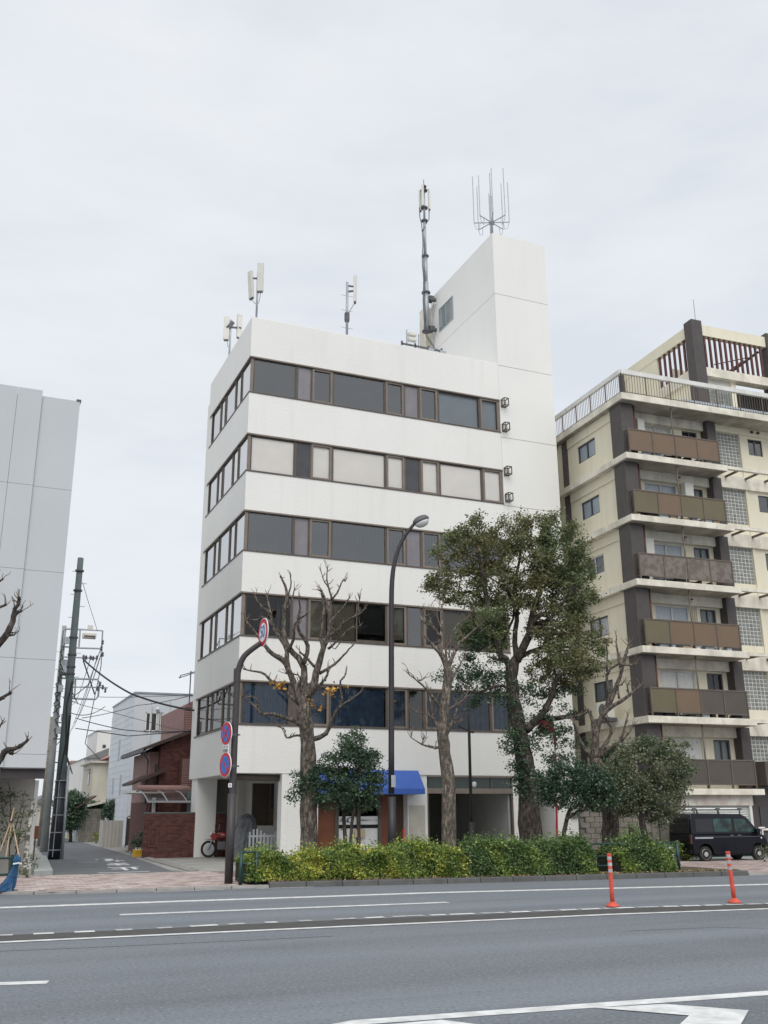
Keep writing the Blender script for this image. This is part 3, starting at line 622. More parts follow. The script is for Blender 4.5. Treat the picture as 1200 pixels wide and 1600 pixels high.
# ============================================================= ROOFTOP AERIALS ON THE WHITE BUILDING
def panel_ant(root, c, az, h_=1.35, w_=.26, tilt=0., lab=None):
    b_ = MB(); d = Vector((math.sin(az), math.cos(az), 0)); r_ = Vector((d.y, -d.x, 0)); c = Vector(c)
    top = c+Vector((0, 0, h_/2))+d*tilt; bot = c-Vector((0, 0, h_/2))-d*tilt
    b_.bar(bot, top, w_, .12, up=d)
    o = b_.build('panel_antenna', 'acwhite', root, bevel=.02)
    MB().bar(bot+Vector((0, 0, -.06)), bot, w_*.8, .09, up=d).build('connector_plate', 'steeldk', o)
    return top, bot
def mast(lab, p, zb, zt_, r_=.045, name='antenna_mast'):
    t = thing(name, lab, 'antenna', (p[0], p[1], zb))
    MB().tube([(0, 0, -.1), (0, 0, zt_-zb)], r_, 8).build('pole', 'steel', t, smooth=True)
    MB().lathe([(.16, 0), (.16, .05), (.07, .09)], (0, 0, 0), 10).build('foot', 'steeldk', t)
    return t
pA = (OX+.28, OY+.35); zA = atY(402, 432, pA[1]).z
t = mast('twin pale panel antennas on a mast standing at the front corner of the white roof', pA, 21.65, zA+.2)
for px_, dy, az, hh in ((392, .1, R(250), 1.25), (407, -.15, R(205), 1.3)):
    q = atY(px_, 445 if px_ < 400 else 433, pA[1]+dy); panel_ant(t, (q.x-pA[0], dy, q.z-21.65), az, hh, .27, .06)
MB().bar((-.3, 0, zA-21.65-.15), (.2, 0, zA-21.65-.05), .06).tube([(-.28, .1, zA-22.4), (-.2, .05, zA-22.8), (-.03, 0, zA-23)], .012, 5).tube([(.15, -.1, zA-22.2), (.1, 0, zA-22.8), (.02, 0, zA-23)], .012, 5).build('bracket', 'steeldk', t)
q0 = atX(359, 540, OX+.25); pB = (OX+.25, q0.y)
t = mast('twin grey panel antennas on a short mast toward the rear left of the white roof', pB, 21.65, atX(359, 503, pB[0]).z)
for px_, yy in ((354.5, 512), (374.5, 509)):
    q = atY(px_, yy, pB[1]); panel_ant(t, (q.x-pB[0], .05, q.z-21.65), R(20 if px_ < 360 else -20), 1.2, .26)
q = atY(364, 510, pB[1]); MB().bar((-.2, 0, q.z-21.65-.1), (.5, 0, q.z-21.65), .07).bar((-.1, 0, q.z-21.75), (.1, 0, q.z-21.45), .18).tube([(-.15, .05, q.z-22.3), (-.1, 0, q.z-22.7), (0, 0, q.z-22.8)], .012, 5).build('bracket', 'steeldk', t)
pC = (atY(542, 520, OY+.5).x, OY+.5)
t = mast('single pale panel antenna on a slim pole midway along the roof front', pC, 21.65, atY(542, 441, pC[1]).z, .06)
q = atY(554, 452, pC[1]); panel_ant(t, (q.x-pC[0], -.05, q.z-21.65), R(120), 1.35, .2)
zz = q.z-21.65
MB().bar((0, 0, zz-.2), (q.x-pC[0], -.05, zz-.1), .07).bar((0, 0, zz+.1), (q.x-pC[0], -.05, zz+.1), .06).tube([(q.x-pC[0], -.05, zz-.7), (.15, 0, zz-1.1), (.04, 0, zz-1.4)], .014, 5).lathe([(.1, .9), (.12, 1.0), (.12, 1.3), (.1, 1.35)], n=10).build('bracket', 'steeldk', t)
for z in (.6, 1.45, 2.2): MB().bar((-.28, 0, z), (.28, 0, z), .018).build('climbing_step', 'steel', t)
# tall mast beside the tower
X = OX+W_-.55; q = atX(668, 530, X); pM = (X, q.y); zM = 21.65; Y_ = pM[1]
X = atY(667, 530, OY+6.3).x; pM = (X, OY+6.3)
def zM_(y_): return atY(663, y_, pM[1]).z
t = thing('cellular_mast', 'tall sectioned grey mast with three upright white antennas clamped beside the tower', 'antenna', (pM[0], pM[1], 21.65))
dx = atY(660, 300, pM[1]).x-pM[0]
zb_, zt_ = zM_(517)-21.65, zM_(296)-21.65
MB().tube([(0, 0, zb_), (0, 0, (zb_*2+zt_)/3)], .15, 12).tube([(0, 0, (zb_*2+zt_)/3), (0, 0, zM_(400)-21.65)], .12, 12).tube([(0, 0, zM_(400)-21.65), (0, 0, zM_(345)-21.65)], .085, 12).tube([(0, 0, zM_(345)-21.65), (0, 0, zt_)], .06, 10).build('pole', 'steel', t, smooth=True)
fl = MB()
for y_, r_ in ((517, .26), (457, .24), (400, .2), (345, .18), (325, .2), (298, .2), (292, .15)): z = zM_(y_)-21.65; fl.lathe([(r_*.6, z-.06), (r_, z-.03), (r_, z+.03), (r_*.6, z+.06)], n=12)
fl.tube([(0, 0, zt_), (0, 0, zM_(281)-21.65)], .02, 5); fl.build('flange', 'steeldk', t)
zc = zM_(310)-21.65; hh = zM_(295)-zM_(327)
for a in (R(100), R(220), R(340)): panel_ant(t, (.3*math.sin(a), .3*math.cos(a), zc), a, hh, .13)
cb = MB()
for s_ in (-1, 1): cb.tube([(.3*s_, 0, zc-hh/2), (.28*s_, 0, zc-hh/2-.6), (.1*s_-.1, -.05, zc-hh/2-1.1), (-.2, -.1, zc-hh/2-1.6)], .025, 6)
pts = [(-.2+.03*math.sin(i*1.1), -.1, zc-hh/2-1.6-(zc-hh/2-1.6-zb_)*i/14) for i in range(15)]+[(-.05, -.1, zb_-.4), (.35, 0, zb_-.8), (.4, 0, 0)]
cb.tube(pts, .026, 6).tube([(p[0]+.06, p[1]-.04, p[2]) for p in pts], .018, 6); cb.build('cable_run', 'steeldk', t, smooth=True)
tw_x = min(.8, OX+W_-pM[0])
MB().box(0, tw_x, -.08, .08, zb_+.1, zb_+.25).box(0, tw_x, -.08, .08, zb_+1.9, zb_+2.05).box(.12, .4, -.2, .2, zb_+.05, zb_+.3).box(.12, .4, -.2, .2, zb_+1.85, zb_+2.1).build('wall_clamp', 'steeldk', t)
# rack of radio units on the roof front
rk = thing('radio_rack', 'low galvanised rail rack with small radio units at the roof edge left of the tower', 'antenna equipment', (atY(628, 540, OY+.6).x, OY+.6, 21.65))
L_ = atY(690, 548, OY+.6).x-rk.location.x
b_ = MB()
for z in (.12, .42): b_.bar((0, 0, z), (L_, 0, z), .07)
for i in range(4): b_.bar((L_*i/3, 0, -.05), (L_*i/3, 0, .55), .07)
b_.build('rail', 'steeldk', rk)
b_ = MB(); b_.bar((.25, 0, 0), (.25, 0, 1.15), .05).bar((.85, 0, 0), (.85, 0, 1.05), .05); b_.build('upright', 'steel', rk)
for z in (.62, .88): MB().box(.32, .7, -.12, .12, z, z+.16).build('radio_unit', 'acwhite', rk, bevel=.02)
for x_ in (1.3, 1.9): MB().box(x_, x_+.3, -.1, .1, .1, .42).build('radio_unit', 'steel', rk, bevel=.02)
# folded dipole array on top of the tower
pD = (OX+W_+.32, OY+.55)
t = thing('dipole_array', 'ring of thin upright dipole rods on radiating arms above the tower', 'antenna', (pD[0], pD[1], 28.62))
zd = atY(773, 349, pD[1]).z-28.62
MB().tube([(0, 0, -.1), (0, 0, atY(773, 308, pD[1]).z-28.62)], .06, 8).tube([(0, 0, zd+.8), (0, 0, atY(770, 272, pD[1]).z-28.62)], .025, 6).lathe([(.12, zd-.12), (.14, zd), (.1, zd+.14)], n=10).build('pole', 'steel', t, smooth=True)
rt_ = atY(792, 349, pD[1]).x-pD[0]
for k in range(8):
    a = 2*math.pi*k/8+.35; e_ = Vector((rt_*math.cos(a), rt_*math.sin(a), zd)); hh = (2.7, 2.3, 2.55)[k % 3]
    ar = MB().tube([(0, 0, zd), e_], .028, 6).build('arm', 'steel', t)
    MB().tube([e_, e_+Vector((0, 0, hh))], .022, 6).tube([e_*1.0, e_+Vector((-.1*math.cos(a), -.1*math.sin(a), -.35)), e_*.72+Vector((0, 0, zd*.28-.4)), e_*.66+Vector((0, 0, zd*.34))], .014, 5).build('dipole_rod', 'steel', ar)

# ============================================================= CREAM APARTMENT BLOCK
TH = R(-3); AP = Vector((24.65, 31.5, 0))
ap = thing('apartment_block', 'weathered cream apartment block with brown balcony panels, dark pillars and glass block walls', 'apartment building', AP, TH)
AI = ROOT[ap.name].inverted()
ax_, ay_ = Vector((math.cos(TH), math.sin(TH), 0)), Vector((-math.sin(TH), math.cos(TH), 0))
def apY(px_, py_, y):      # sight line meets the plane local y = const
    d = ray(px_, py_); k = (y+AP.dot(ay_))/d.dot(ay_); return AI @ (d*k+Vector((0, 0, H)))
def apX(px_, py_, x):
    d = ray(px_, py_); k = (x+AP.dot(ax_))/d.dot(ax_); return AI @ (d*k+Vector((0, 0, H)))
AX1, AYB = 13., 9.
slabs = [19.03-2.742*k for k in range(7)]       # tops of slabs
XL = .35
for k, z in enumerate(slabs):
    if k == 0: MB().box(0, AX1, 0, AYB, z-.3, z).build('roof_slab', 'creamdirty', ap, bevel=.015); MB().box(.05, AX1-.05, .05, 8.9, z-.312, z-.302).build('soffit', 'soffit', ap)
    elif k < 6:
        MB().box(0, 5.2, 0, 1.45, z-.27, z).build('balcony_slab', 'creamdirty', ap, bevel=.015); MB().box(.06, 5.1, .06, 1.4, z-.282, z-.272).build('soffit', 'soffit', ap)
        MB().box(5.202, AX1, .0, .16, z-.16, z-.02).build('edge_beam', 'creamdirty', ap)
        for x_ in (5.9, 7.0, 8.1, 9.2, 10.3): MB().box(x_, x_+.07, .162, 1.2, z-.14, z-.05).build('bracket_bar', 'brownmetal', ap)
        MB().box(0, XL+.01, 1.452, AYB, z-.27, z).build('side_ledge', 'creamdirty', ap)
    elif k == 6: MB().box(1.4, 5.2, 0.02, 1.3, z-.23, z).build('canopy_slab', 'creamdirty', ap, bevel=.015)
# walls
for k in range(7):
    zt_ = slabs[k]-(.3 if k == 0 else .27); zb_ = slabs[k+1] if k < 6 else 0.05
    if k == 6: zt_ = slabs[6]-.2
    dirt = 'creamdirty'
    # left side wall as pieces round its window
    wy0, wy1, wz0, wz1 = 2.82, 4.33, zb_+.93, zb_+1.77
    if k < 6:
        MB().box(XL, XL+.25, 1.2, wy0, zb_, zt_).box(XL, XL+.25, wy1, AYB, zb_, zt_).box(XL, XL+.25, wy0, wy1, zb_, wz0).box(XL, XL+.25, wy0, wy1, wz1, zt_).build('side_wall', 'cream', ap)
        MB().box(XL-.06, XL+.01, 1.25, 5.15, zt_-.45, zt_).build('side_beam', 'cream', ap, bevel=.01)
        fr = MB(); fw = .05; ym = (wy0+wy1)/2
        for a in ((wy0, wy0+fw, wz0, wz1), (wy1-fw, wy1, wz0, wz1), (ym-.03, ym+.03, wz0, wz1), (wy0, wy1, wz0, wz0+fw), (wy0, wy1, wz1-fw, wz1)): fr.box(XL+.04, XL+.1, *a)
        fr = fr.build('side_window', 'whitepaint' if k in (2,) else 'steeldk', ap)
        for a, c in ((wy0+fw, ym-.03), (ym+.03, wy1-fw)):
            MB().quad((XL+.075, c, wz0+fw), (XL+.075, a, wz0+fw), (XL+.075, a, wz1-fw), (XL+.075, c, wz1-fw)).build('pane', 'glassclear', fr)
        MB().box(XL+.11, XL+.12, wy0, wy1, wz0, wz1).build('curtain', ('bluewall', 'bluewall', 'steel', 'signwhite', 'blindgrey', 'dark')[k], fr)
        MB().box(XL-.09, XL+.02, .98, 1.1, zt_-.5, zt_-.28).build('vent_cap', 'rust', ap) if k in (0, 1, 3) else None
    else: MB().box(XL, XL+.25, 1.2, AYB, zb_, zt_+.2).build('side_wall', 'cream', ap)
    # pillars
    MB().box(XL-.22, XL+.42, .35, 1.2, zb_, zt_).build('pillar', 'pillar', ap, bevel=.02)
    MB().box(XL-.05, XL+.25, 5.2, 5.65, zb_, zt_).build('pillar', 'pillar', ap)
    MB().box(5.02, 5.5, .85, 1.32, zb_, zt_).build('pillar', 'pillar', ap, bevel=.02)
    MB().box(11.2, 11.7, .85, 1.32, zb_, zt_).build('pillar', 'pillar', ap)
    if k == 6: continue
    # balcony wall with sliding window and small window
    y0 = 1.32
    sx0, sx1, sz0, sz1 = (1.7, 3.42, zb_+.15, zb_+2.02); tx_0, tx_1, tz0, tz1 = (3.98, 4.8, zb_+1.1, zb_+1.98)
    hole = [(XL+.42, sx0), (sx1, tx_0), (tx_1, 5.02)]
    b_ = MB()
    for a, c in hole: b_.box(a, c, y0, y0+.2, zb_, zt_)
    b_.box(sx0, sx1, y0, y0+.2, sz1, zt_).box(sx0, sx1, y0, y0+.2, zb_, sz0).box(tx_0, tx_1, y0, y0+.2, tz1, zt_).box(tx_0, tx_1, y0, y0+.2, zb_, tz0)
    b_.build('balcony_wall', 'cream', ap)
    MB().box(XL+.42, 5.02, y0-.22, y0-.001, zt_-.42, zt_).build('ceiling_beam', dirt, ap, bevel=.01)
    for nm, (a, c, d, e_), fm in (('sliding_window', (sx0, sx1, sz0, sz1), 'whitepaint'), ('small_window', (tx_0, tx_1, tz0, tz1), 'steeldk')):
        if k == 5 and nm == 'sliding_window': MB().box(a, c, y0+.05, y0+.1, d, e_).build('door_board', 'whitepaint', ap); continue
        fw = .06; xm = (a+c)/2; fr = MB()
        for q in ((a, a+fw, d, e_), (c-fw, c, d, e_), (xm-.03, xm+.03, d, e_), (a, c, d, d+fw), (a, c, e_-fw, e_)): fr.box(q[0], q[1], y0+.03, y0+.09, q[2], q[3])
        fr = fr.build(nm, fm, ap)
        for p_, q_ in ((a+fw, xm-.03), (xm+.03, c-fw)): MB().quad((p_, y0+.058, d+fw), (q_, y0+.058, d+fw), (q_, y0+.058, e_-fw), (p_, y0+.058, e_-fw)).build('pane', 'glass', fr)
        cm = random.choice(('housewhite', 'blindgrey', 'housewhite', 'blind')) if nm == 'sliding_window' else random.choice(('dark', 'blindgrey', 'paneldark'))
        n_ = 16; vs_ = [(a+(c-a)*j/n_, y0+.1+.03*(j % 2), z) for z in (d, e_) for j in range(n_+1)]
        MB().add(vs_, [(j, j+1, n_+2+j, n_+1+j) for j in range(n_)]).build('curtain', cm, fr)
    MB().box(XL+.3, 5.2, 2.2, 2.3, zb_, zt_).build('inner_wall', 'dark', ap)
    # balcony parapet: posts, top rail, four panels
    pm_ = [('brownpanel',)*4, ('olivepanel', 'brownpanel', 'olivepanel', 'olivepanel'), ('taupepanel',)*4, ('olivepanel', 'brownpanel', 'brownpanel', 'brownpanel'), ('olivepanel', 'brownpanel', 'greypanel', 'greypanel'), ('greypanel',)*4][k]
    rt0, rb0 = zb_+1.1, zb_+.17; pxs = [.25, 1.43, 2.59, 3.73, 4.86]
    b_ = MB().box(.22, 4.89, .04, .1, rt0-.03, rt0+.02).box(.22, 4.89, .05, .09, rb0-.03, rb0+.01)
    for x_ in pxs: b_.box(x_-.025, x_+.025, .035, .105, zb_, rt0)
    b_.box(.235, .28, .1, 1.2, rt0-.03, rt0+.02).box(.235, .28, .1, 1.2, rb0-.03, rb0)
    for j in range(8): b_.box(.245, .27, .2+j*.13, .22+j*.13, rb0, rt0-.03)
    for j in range(8): b_.box(4.85, 4.87, .2+j*.13, .22+j*.13, rb0, rt0-.03)
    b_.box(4.835, 4.885, .1, 1.2, rt0-.03, rt0+.02)
    par = b_.build('balcony_railing', 'brownmetal', ap)
    for (a, c), m_ in zip(zip(pxs, pxs[1:]), pm_): MB().box(a+.026, c-.026, .06, .075, rb0+.012, rt0-.032).build('balcony_panel', m_, par)
    # drain pipes
    MB().tube([(2.62, .18, zb_), (2.62, .18, zt_)], .035, 8).build('drain_pipe', 'brownmetal', ap, smooth=True)
    MB().tube([(XL+.55, .5, zb_), (XL+.55, .5, zt_)], .045, 8).build('drain_pipe', 'rust', ap, smooth=True)
    # right bay: beam, glass blocks, wall, window
    yw = 1.2
    MB().box(5.5, AX1, yw-.12, yw+.2, zt_-.32, zt_+.27).build('spandrel_beam', 'creamdirty' if k else 'cream', ap)
    gz0, gz1 = zb_+.5, zt_-.322
    MB().box(5.5, 7.05, yw, yw+.2, zb_, gz0).box(7.05, 7.15, yw-.05, yw+.2, zb_, gz1).build('wall', 'cream', ap)
    gb = MB().box(5.5, 7.05, yw+.06, yw+.12, gz0, gz1).build('glass_block_wall', 'grout', ap)
    b_ = MB(); nx, nzb = 8, 10; cw, ch_ = 1.55/nx, (gz1-gz0)/nzb
    for i in range(nx):
        for j in range(nzb):
            x_, z_ = 5.5+i*cw, gz0+j*ch_; m1 = .018
            b_.add([(x_+m1, yw+.058, z_+m1), (x_+cw-m1, yw+.058, z_+m1), (x_+cw-m1, yw+.058, z_+ch_-m1), (x_+m1, yw+.058, z_+ch_-m1), (x_+m1*2, yw+.04, z_+m1*2), (x_+cw-m1*2, yw+.04, z_+m1*2), (x_+cw-m1*2, yw+.04, z_+ch_-m1*2), (x_+m1*2, yw+.04, z_+ch_-m1*2)],
                   [(4, 5, 6, 7), (0, 1, 5, 4), (1, 2, 6, 5), (2, 3, 7, 6), (3, 0, 4, 7)])
    b_.build('glass_block', 'glassblock', gb, kind='stuff')
    wx0, wx1 = (7.55, 8.35) if k in (0,) else (7.75, 8.9); wz0, wz1 = zb_+1.2, zb_+2.0
    if k in (2, 3, 4, 5): wx0, wx1 = 7.75, 8.6
    MB().box(7.15, wx0, yw, yw+.2, zb_, gz1).box(wx1, AX1, yw, yw+.2, zb_, gz1).box(wx0, wx1, yw, yw+.2, zb_, wz0).box(wx0, wx1, yw, yw+.2, wz1, gz1).build('wall', 'cream', ap)
    fr = MB(); xm = (wx0+wx1)/2
    for q in ((wx0, wx0+.04, wz0, wz1), (wx1-.04, wx1, wz0, wz1), (xm-.03, xm+.03, wz0, wz1), (wx0, wx1, wz0, wz0+.04), (wx0, wx1, wz1-.04, wz1)): fr.box(q[0], q[1], yw+.03, yw+.09, q[2], q[3])
    fr = fr.build('corridor_window', 'steeldk', ap)
    MB().box(wx0, wx1, yw+.055, yw+.06, wz0, wz1).build('pane', 'glassgrey', fr)
    MB().box(wx0, wx1, yw+.1, yw+.11, wz0, wz1).build('curtain', 'blindgrey' if k % 2 == 0 else 'housewhite', fr)
    if k == 0:
        for x_ in (7.7, 8.05): MB().lathe([(.07, -.05), (.07, 0)], (x_, yw-.16, zt_-.15), 10, 'y').build('vent_cap', 'rust', ap)
    # clutter on the balcony
    if k < 5:
        if k in (0, 1, 2): MB().box(*((1.32, 1.68), (3.5, 3.95), (1.2, 1.62))[k], .85, 1.15, zb_+1.35, zb_+2.05).build('air_conditioner', 'acwhite', ap, bevel=.02)
        for j in range(8): x_ = .4+j*.55; MB().box(x_, x_+random.uniform(.15, .48), .15, .5, zb_, zb_+random.uniform(.08, .3)).build('stored_item', random.choice(('dark', 'card', 'signwhite', 'bluewall', 'steel')) if k % 2 else random.choice(('dark', 'steel', 'darker')), ap)
        if k in (1, 2, 3): MB().tube([(3.35+k*.03, 1.2, zb_+2.3), (3.35, .9, zb_+2.28), (3.1, .8, zb_+2.25)], .025, 6).lathe([(.08, -.05), (.09, 0.02)], (3.35, 1.15, zb_+2.2), 8, 'y').build('pipe_bracket', 'rust', ap)
        if k == 3:
            for j in range(3): MB().tube([(3.6+j*.09, 1.28, zb_), (3.6+j*.09, 1.28, zb_+2.2)], .025, 6).build('wall_pipe', 'creamdirty', ap)
# first floor right: dark clad box
MB().box(5.25, AX1, -.1, 1.0, slabs[5]-1.4, slabs[5]+.85-1.5+.6).build('clad_box', 'pillar', ap) if False else MB().box(5.3, AX1, -.05, 1.0, 2.72, 3.65).build('lower_parapet', 'greypanel', ap)
# ground floor: shutter, sign board, side wall
MB().box(1.35, 4.78, .28, .4, 1.95, 2.38).build('fascia_board', mat('stained_white_board', (.60, .585, .55), .8, .06, 2, streak=.3, col2=(.52, .44, .40), patch=3), ap)
MB().box(1.4, 4.65, .5, .55, .05, 1.95).build('shutter_backing', 'dark', ap)
z = 1.94
while z > .1:
    o = MB().add([(1.35, .42, z), (4.6, .42, z), (4.6, .40, z-.045), (1.35, .40, z-.045), (1.35, .43, z-.085), (4.6, .43, z-.085)], [(0, 3, 2, 1), (3, 4, 5, 2)]).build('shutter_slat', 'shutter' if z > 1.45 else 'shutterteal', ap); z -= .085
MB().box(4.6, 4.72, .3, .5, .05, 1.95).build('door_jamb', 'whitepaint', ap)
MB().box(4.72, AX1, .6, .8, .05, 2.6).build('ground_wall', 'pillar', ap); MB().box(XL, 1.4, .45, .65, .05, 2.6).build('ground_wall', 'pillar', ap)
MB().box(5.3, 6.6, .55, .602, 1.1, 1.9).build('ground_window', 'paneldark', ap); MB().box(5.3, 6.6, .5, .62, 1.0, 1.08).build('sill', 'creamdirty', ap)
# roof terrace railing
def railing(P0, P1, zb_, n_):
    P0, P1 = Vector(P0), Vector(P1); zt_ = zb_+1.08
    MB().bar(P0+Vector((0, 0, zt_-.05)), P1+Vector((0, 0, zt_-.05)), .14, .2).build('rail_cap', 'whitepaint', ap)
    b_ = MB()
    for i in range(n_+1):
        p = P0.lerp(P1, i/n_); b_.bar(p+Vector((0, 0, zb_)), p+Vector((0, 0, zt_-.1)), .016)
    b_.bar(P0+Vector((0, 0, zb_+.1)), P1+Vector((0, 0, zb_+.1)), .025)
    for i in range(0, n_+1, 9):
        p = P0.lerp(P1, i/n_); b_.bar(p+Vector((0, 0, zb_)), p+Vector((0, 0, zt_-.1)), .045); b_.bar(p+Vector((.1, .1, zb_)), p+Vector((0, 0, zb_+.7)), .025)
    b_.build('railing_bars', 'brownmetal', ap, kind='stuff')
railing((.12, .12, 0), (AX1, .12, 0), 19.03, 92); railing((.12, .12, 0), (.12, AYB, 0), 19.03, 64)
# penthouse
c1 = apY(1080, 503, 2.4); PX0, PY0 = c1.x, 2.4
def pz(px_, py_): return apY(px_, py_, PY0).z
zt_ = pz(1092, 500); px1 = PX0+.62
MB().box(PX0, px1, PY0, PY0+.62, 19.03, zt_).build('penthouse_pillar', 'pillar', ap, bevel=.03)
r_t, r_b, s_t, s_b = pz(1092, 505), pz(1092, 521), pz(1098, 572), pz(1098, 585)
x2 = apY(1196, 520, PY0).x
MB().box(x2, x2+.6, PY0, PY0+.62, 19.03, zt_).build('penthouse_pillar', 'pillar', ap)
MB().box(px1, x2, PY0+.1, PY0+.4, r_b, r_t).build('crown_beam', 'cream', ap); MB().box(px1, x2, PY0+.02, PY0+.5, s_b, s_t).build('slat_sill', 'creamdirty', ap)
MB().box(PX0+.08, PX0+.38, PY0+.62, 8.6, r_b, r_t).build('crown_beam', 'cream', ap)
n_ = 12
sm = unit_mesh('louvre_slat', 'rust', .10, .09, r_b-s_t)
for i in range(n_): piece('louvre_slat', sm, ap, (px1+.12+(x2-px1-.2)*i/n_, PY0+.12, s_t))
sm2 = unit_mesh('louvre_slat', 'rust', .07, .13, r_b-s_t)
for i in range(6): piece('louvre_slat', sm2, ap, (PX0+.12, PY0+.85+i*.4, s_t))
MB().box(PX0+.05, PX0+.4, PY0+.62, PY0+3.1, s_b-.1, s_t).build('slat_sill', 'creamdirty', ap)
MB().box(PX0+.1, PX0+.3, PY0+3.1, 8.6, 19.03, r_b).build('penthouse_wall', 'cream', ap)
MB().box(PX0+.15, PX0+.35, PY0+.62, PY0+3.1, 19.03, s_b-.1).build('penthouse_wall', 'cream', ap)
MB().box(PX0-.02, PX0+.3, 8.4, 8.8, 19.03, r_t+.1).build('penthouse_pillar', 'pillar', ap)
pw = MB().box(PX0+.06, PX0+.1, 7.0, 7.8, 20.3, 21.2).build('penthouse_window', 'whitepaint', ap); MB().box(PX0+.045, PX0+.06, 7.08, 7.72, 20.38, 21.12).build('pane', 'paneldark', pw)
MB().box(px1, x2, PY0+2.6, PY0+2.8, 19.03, (r_b+s_t)/2+.2).build('penthouse_wall', 'creamdirty', ap)
MB().bar((px1+1.6, PY0+.7, s_t), (x2, PY0+.7, r_b), .12).bar((px1+1.6, PY0+1.8, s_t), (x2, PY0+1.8, r_b), .12).build('stair_stringer', 'rust', ap)
MB().bar((px1+1.5, PY0+1.2, s_t+.9), (x2-.2, PY0+1.2, r_b-.1), .04).build('stair_handrail', 'rust', ap)
MB().box(px1, px1+1.55, PY0+.3, PY0+.45, 19.03, s_b).build('glass_block_wall', 'grout', ap)
b_ = MB()
for i in range(8):
    for j in range(12): b_.box(px1+.03+i*.19, px1+.19+i*.19, PY0+.27, PY0+.3, 19.08+j*.19, 19.24+j*.19)
b_.build('glass_block', 'glassblock', ap, kind='stuff')
MB().box(px1+1.55, px1+1.85, PY0+.25, PY0+.5, 19.03, s_b).build('penthouse_wall', 'cream', ap)
MB().box(px1+1.85, AX1, PY0+1.0, PY0+1.2, 19.03, s_b).build('penthouse_wall', 'dark', ap)
MB().box(3.6, AX1, .5, .56, 19.03, 19.45).build('roof_parapet_board', 'bluewall', ap)
for a, c, m_ in ((px1+2.1, px1+3.0, 'brownwood'), (px1+3.0, px1+3.8, 'creamdirty'), (px1+2.4, px1+2.8, 'card')): MB().box(a, c, PY0-.3, PY0+.3, 19.05, 19.9+random.uniform(0, .3)).build('stored_crate', m_, ap)
MB().box(3.6, 3.95, 2.6, 3.4, 19.03, 20.2).build('roof_box', 'acwhite', ap); MB().box(3.5, 4.1, 2.5, 3.5, 20.2, 20.26).build('roof_box_lid', 'rust', ap)
MB().tube([(px1-.1, PY0+.3, zt_), (px1-.1, PY0+.3, zt_+1.3)], .02, 5).build('lightning_rod', 'steel', ap)
b_ = MB()
for y_ in (7.9, 8.4): b_.bar((.6, y_, 19.0), (.6, y_, 21.1), .05)
b_.bar((.6, 7.9, 21.1), (.6, 8.4, 21.1), .05).bar((.6, 8.2, 20.), (.6, 8.2, 21.7), .03); b_.build('roof_ladder', 'steel', ap)
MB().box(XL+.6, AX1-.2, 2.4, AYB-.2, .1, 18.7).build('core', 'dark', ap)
# steel balcony at the rear left edge seen past the white building
for k in range(6):
    zb_ = slabs[k+1]; b_ = MB().box(-.35, XL, 6.0, 7.6, zb_-.2, zb_)
    for i in range(9): b_.box(-.33, -.3, 6.0+i*.2, 6.03+i*.2, zb_, zb_+1.05)
    b_.box(-.34, -.29, 6.0, 7.65, zb_+1.03, zb_+1.08); b_.build('side_balcony', 'brownmetal', ap)
ac = thing('outdoor_unit', 'pale outdoor air conditioner on the side ledge behind the bare branches', 'air conditioner', AP+ax_*-.25+ay_*2.6+Vector((0, 0, slabs[5])), TH)
MB().box(-.15, .18, -.4, .4, .1, .75).build('casing', 'acwhite', ac, bevel=.02)
MB().lathe([(.26, -.17), (.28, -.155)], (0, 0, .42), 14, 'x').build('fan_grille', 'steeldk', ac); MB().box(-.3, .22, -.5, .5, -.05, .1).build('ledge_frame', 'steeldk', ac)
# ============================================================= GREY BUILDING AT THE LEFT
gy = 31.3; GX = atY(71.5, 1200, gy).x
gb_ = thing('grey_building', 'windowless pale grey panelled block raised over a recessed beige ground floor at the left edge', 'building', (GX, gy, 0))
ztop = 14.8; zbot = atY(71.5, 1200, gy).z
ix = lambda px_, py_: atY(px_, py_, gy).x-GX
xs_ = [0, ix(66, 622), ix(28, 612), ix(-40, 600), ix(-140, 600), -8]
rows = [zbot]+[atY(px_, py_, gy).z for px_, py_ in ((22, 1178), (0, 1027), (98.7, 895), (110, 766))]+[ztop]
MB().box(-8, -.03, .03, 12, zbot+.02, ztop-.05).build('backing', 'gapgrey', gb_)
for i in range(5):
    pr = 0 if i == 0 else -.08; tp = ztop if i == 0 else ztop+.16
    for j, (a, c) in enumerate(zip(rows, rows[1:])):
        if c == ztop: c = tp
        MB().box(xs_[i+1]+.005, xs_[i]-.005, pr, .04, a+.005, c-.005).build('wall_panel', 'greypanelwall', gb_)
MB().box(-.029, -.001, .04, 12, zbot, ztop).build('side_wall', 'greypanelwall', gb_)
MB().box(-.12, .03, -.03, 12, ztop+.001, ztop+.05).build('coping', 'steeldk', gb_)
MB().box(ix(2, 1200), .0, .0, 9, zbot-.03, zbot-.002).build('soffit', 'steeldk', gb_)
MB().box(-9, ix(2, 1200), .35, 9, .05, zbot).build('ground_wall', 'greypanelwall', gb_)
wy = 1.6; jx = lambda p, q: atY(p, q, gy+wy).x-GX
MB().box(ix(2, 1200)+.01, jx(49, 1280), wy, wy+.15, .05, zbot-.25).build('recess_wall', 'beigewall', gb_)
MB().box(jx(49, 1280), jx(55.5, 1280), wy-.02, wy+8, .05, zbot-.3).build('end_wall', 'whitepaint', gb_)
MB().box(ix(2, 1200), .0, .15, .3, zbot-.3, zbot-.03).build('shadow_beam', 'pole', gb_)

# ============================================================= HOUSES UP THE SIDE STREET
def wbox(b_, x0, x1, y0, y1, z0, z1): return b_.box(x0, x1, y0, y1, z0, z1)
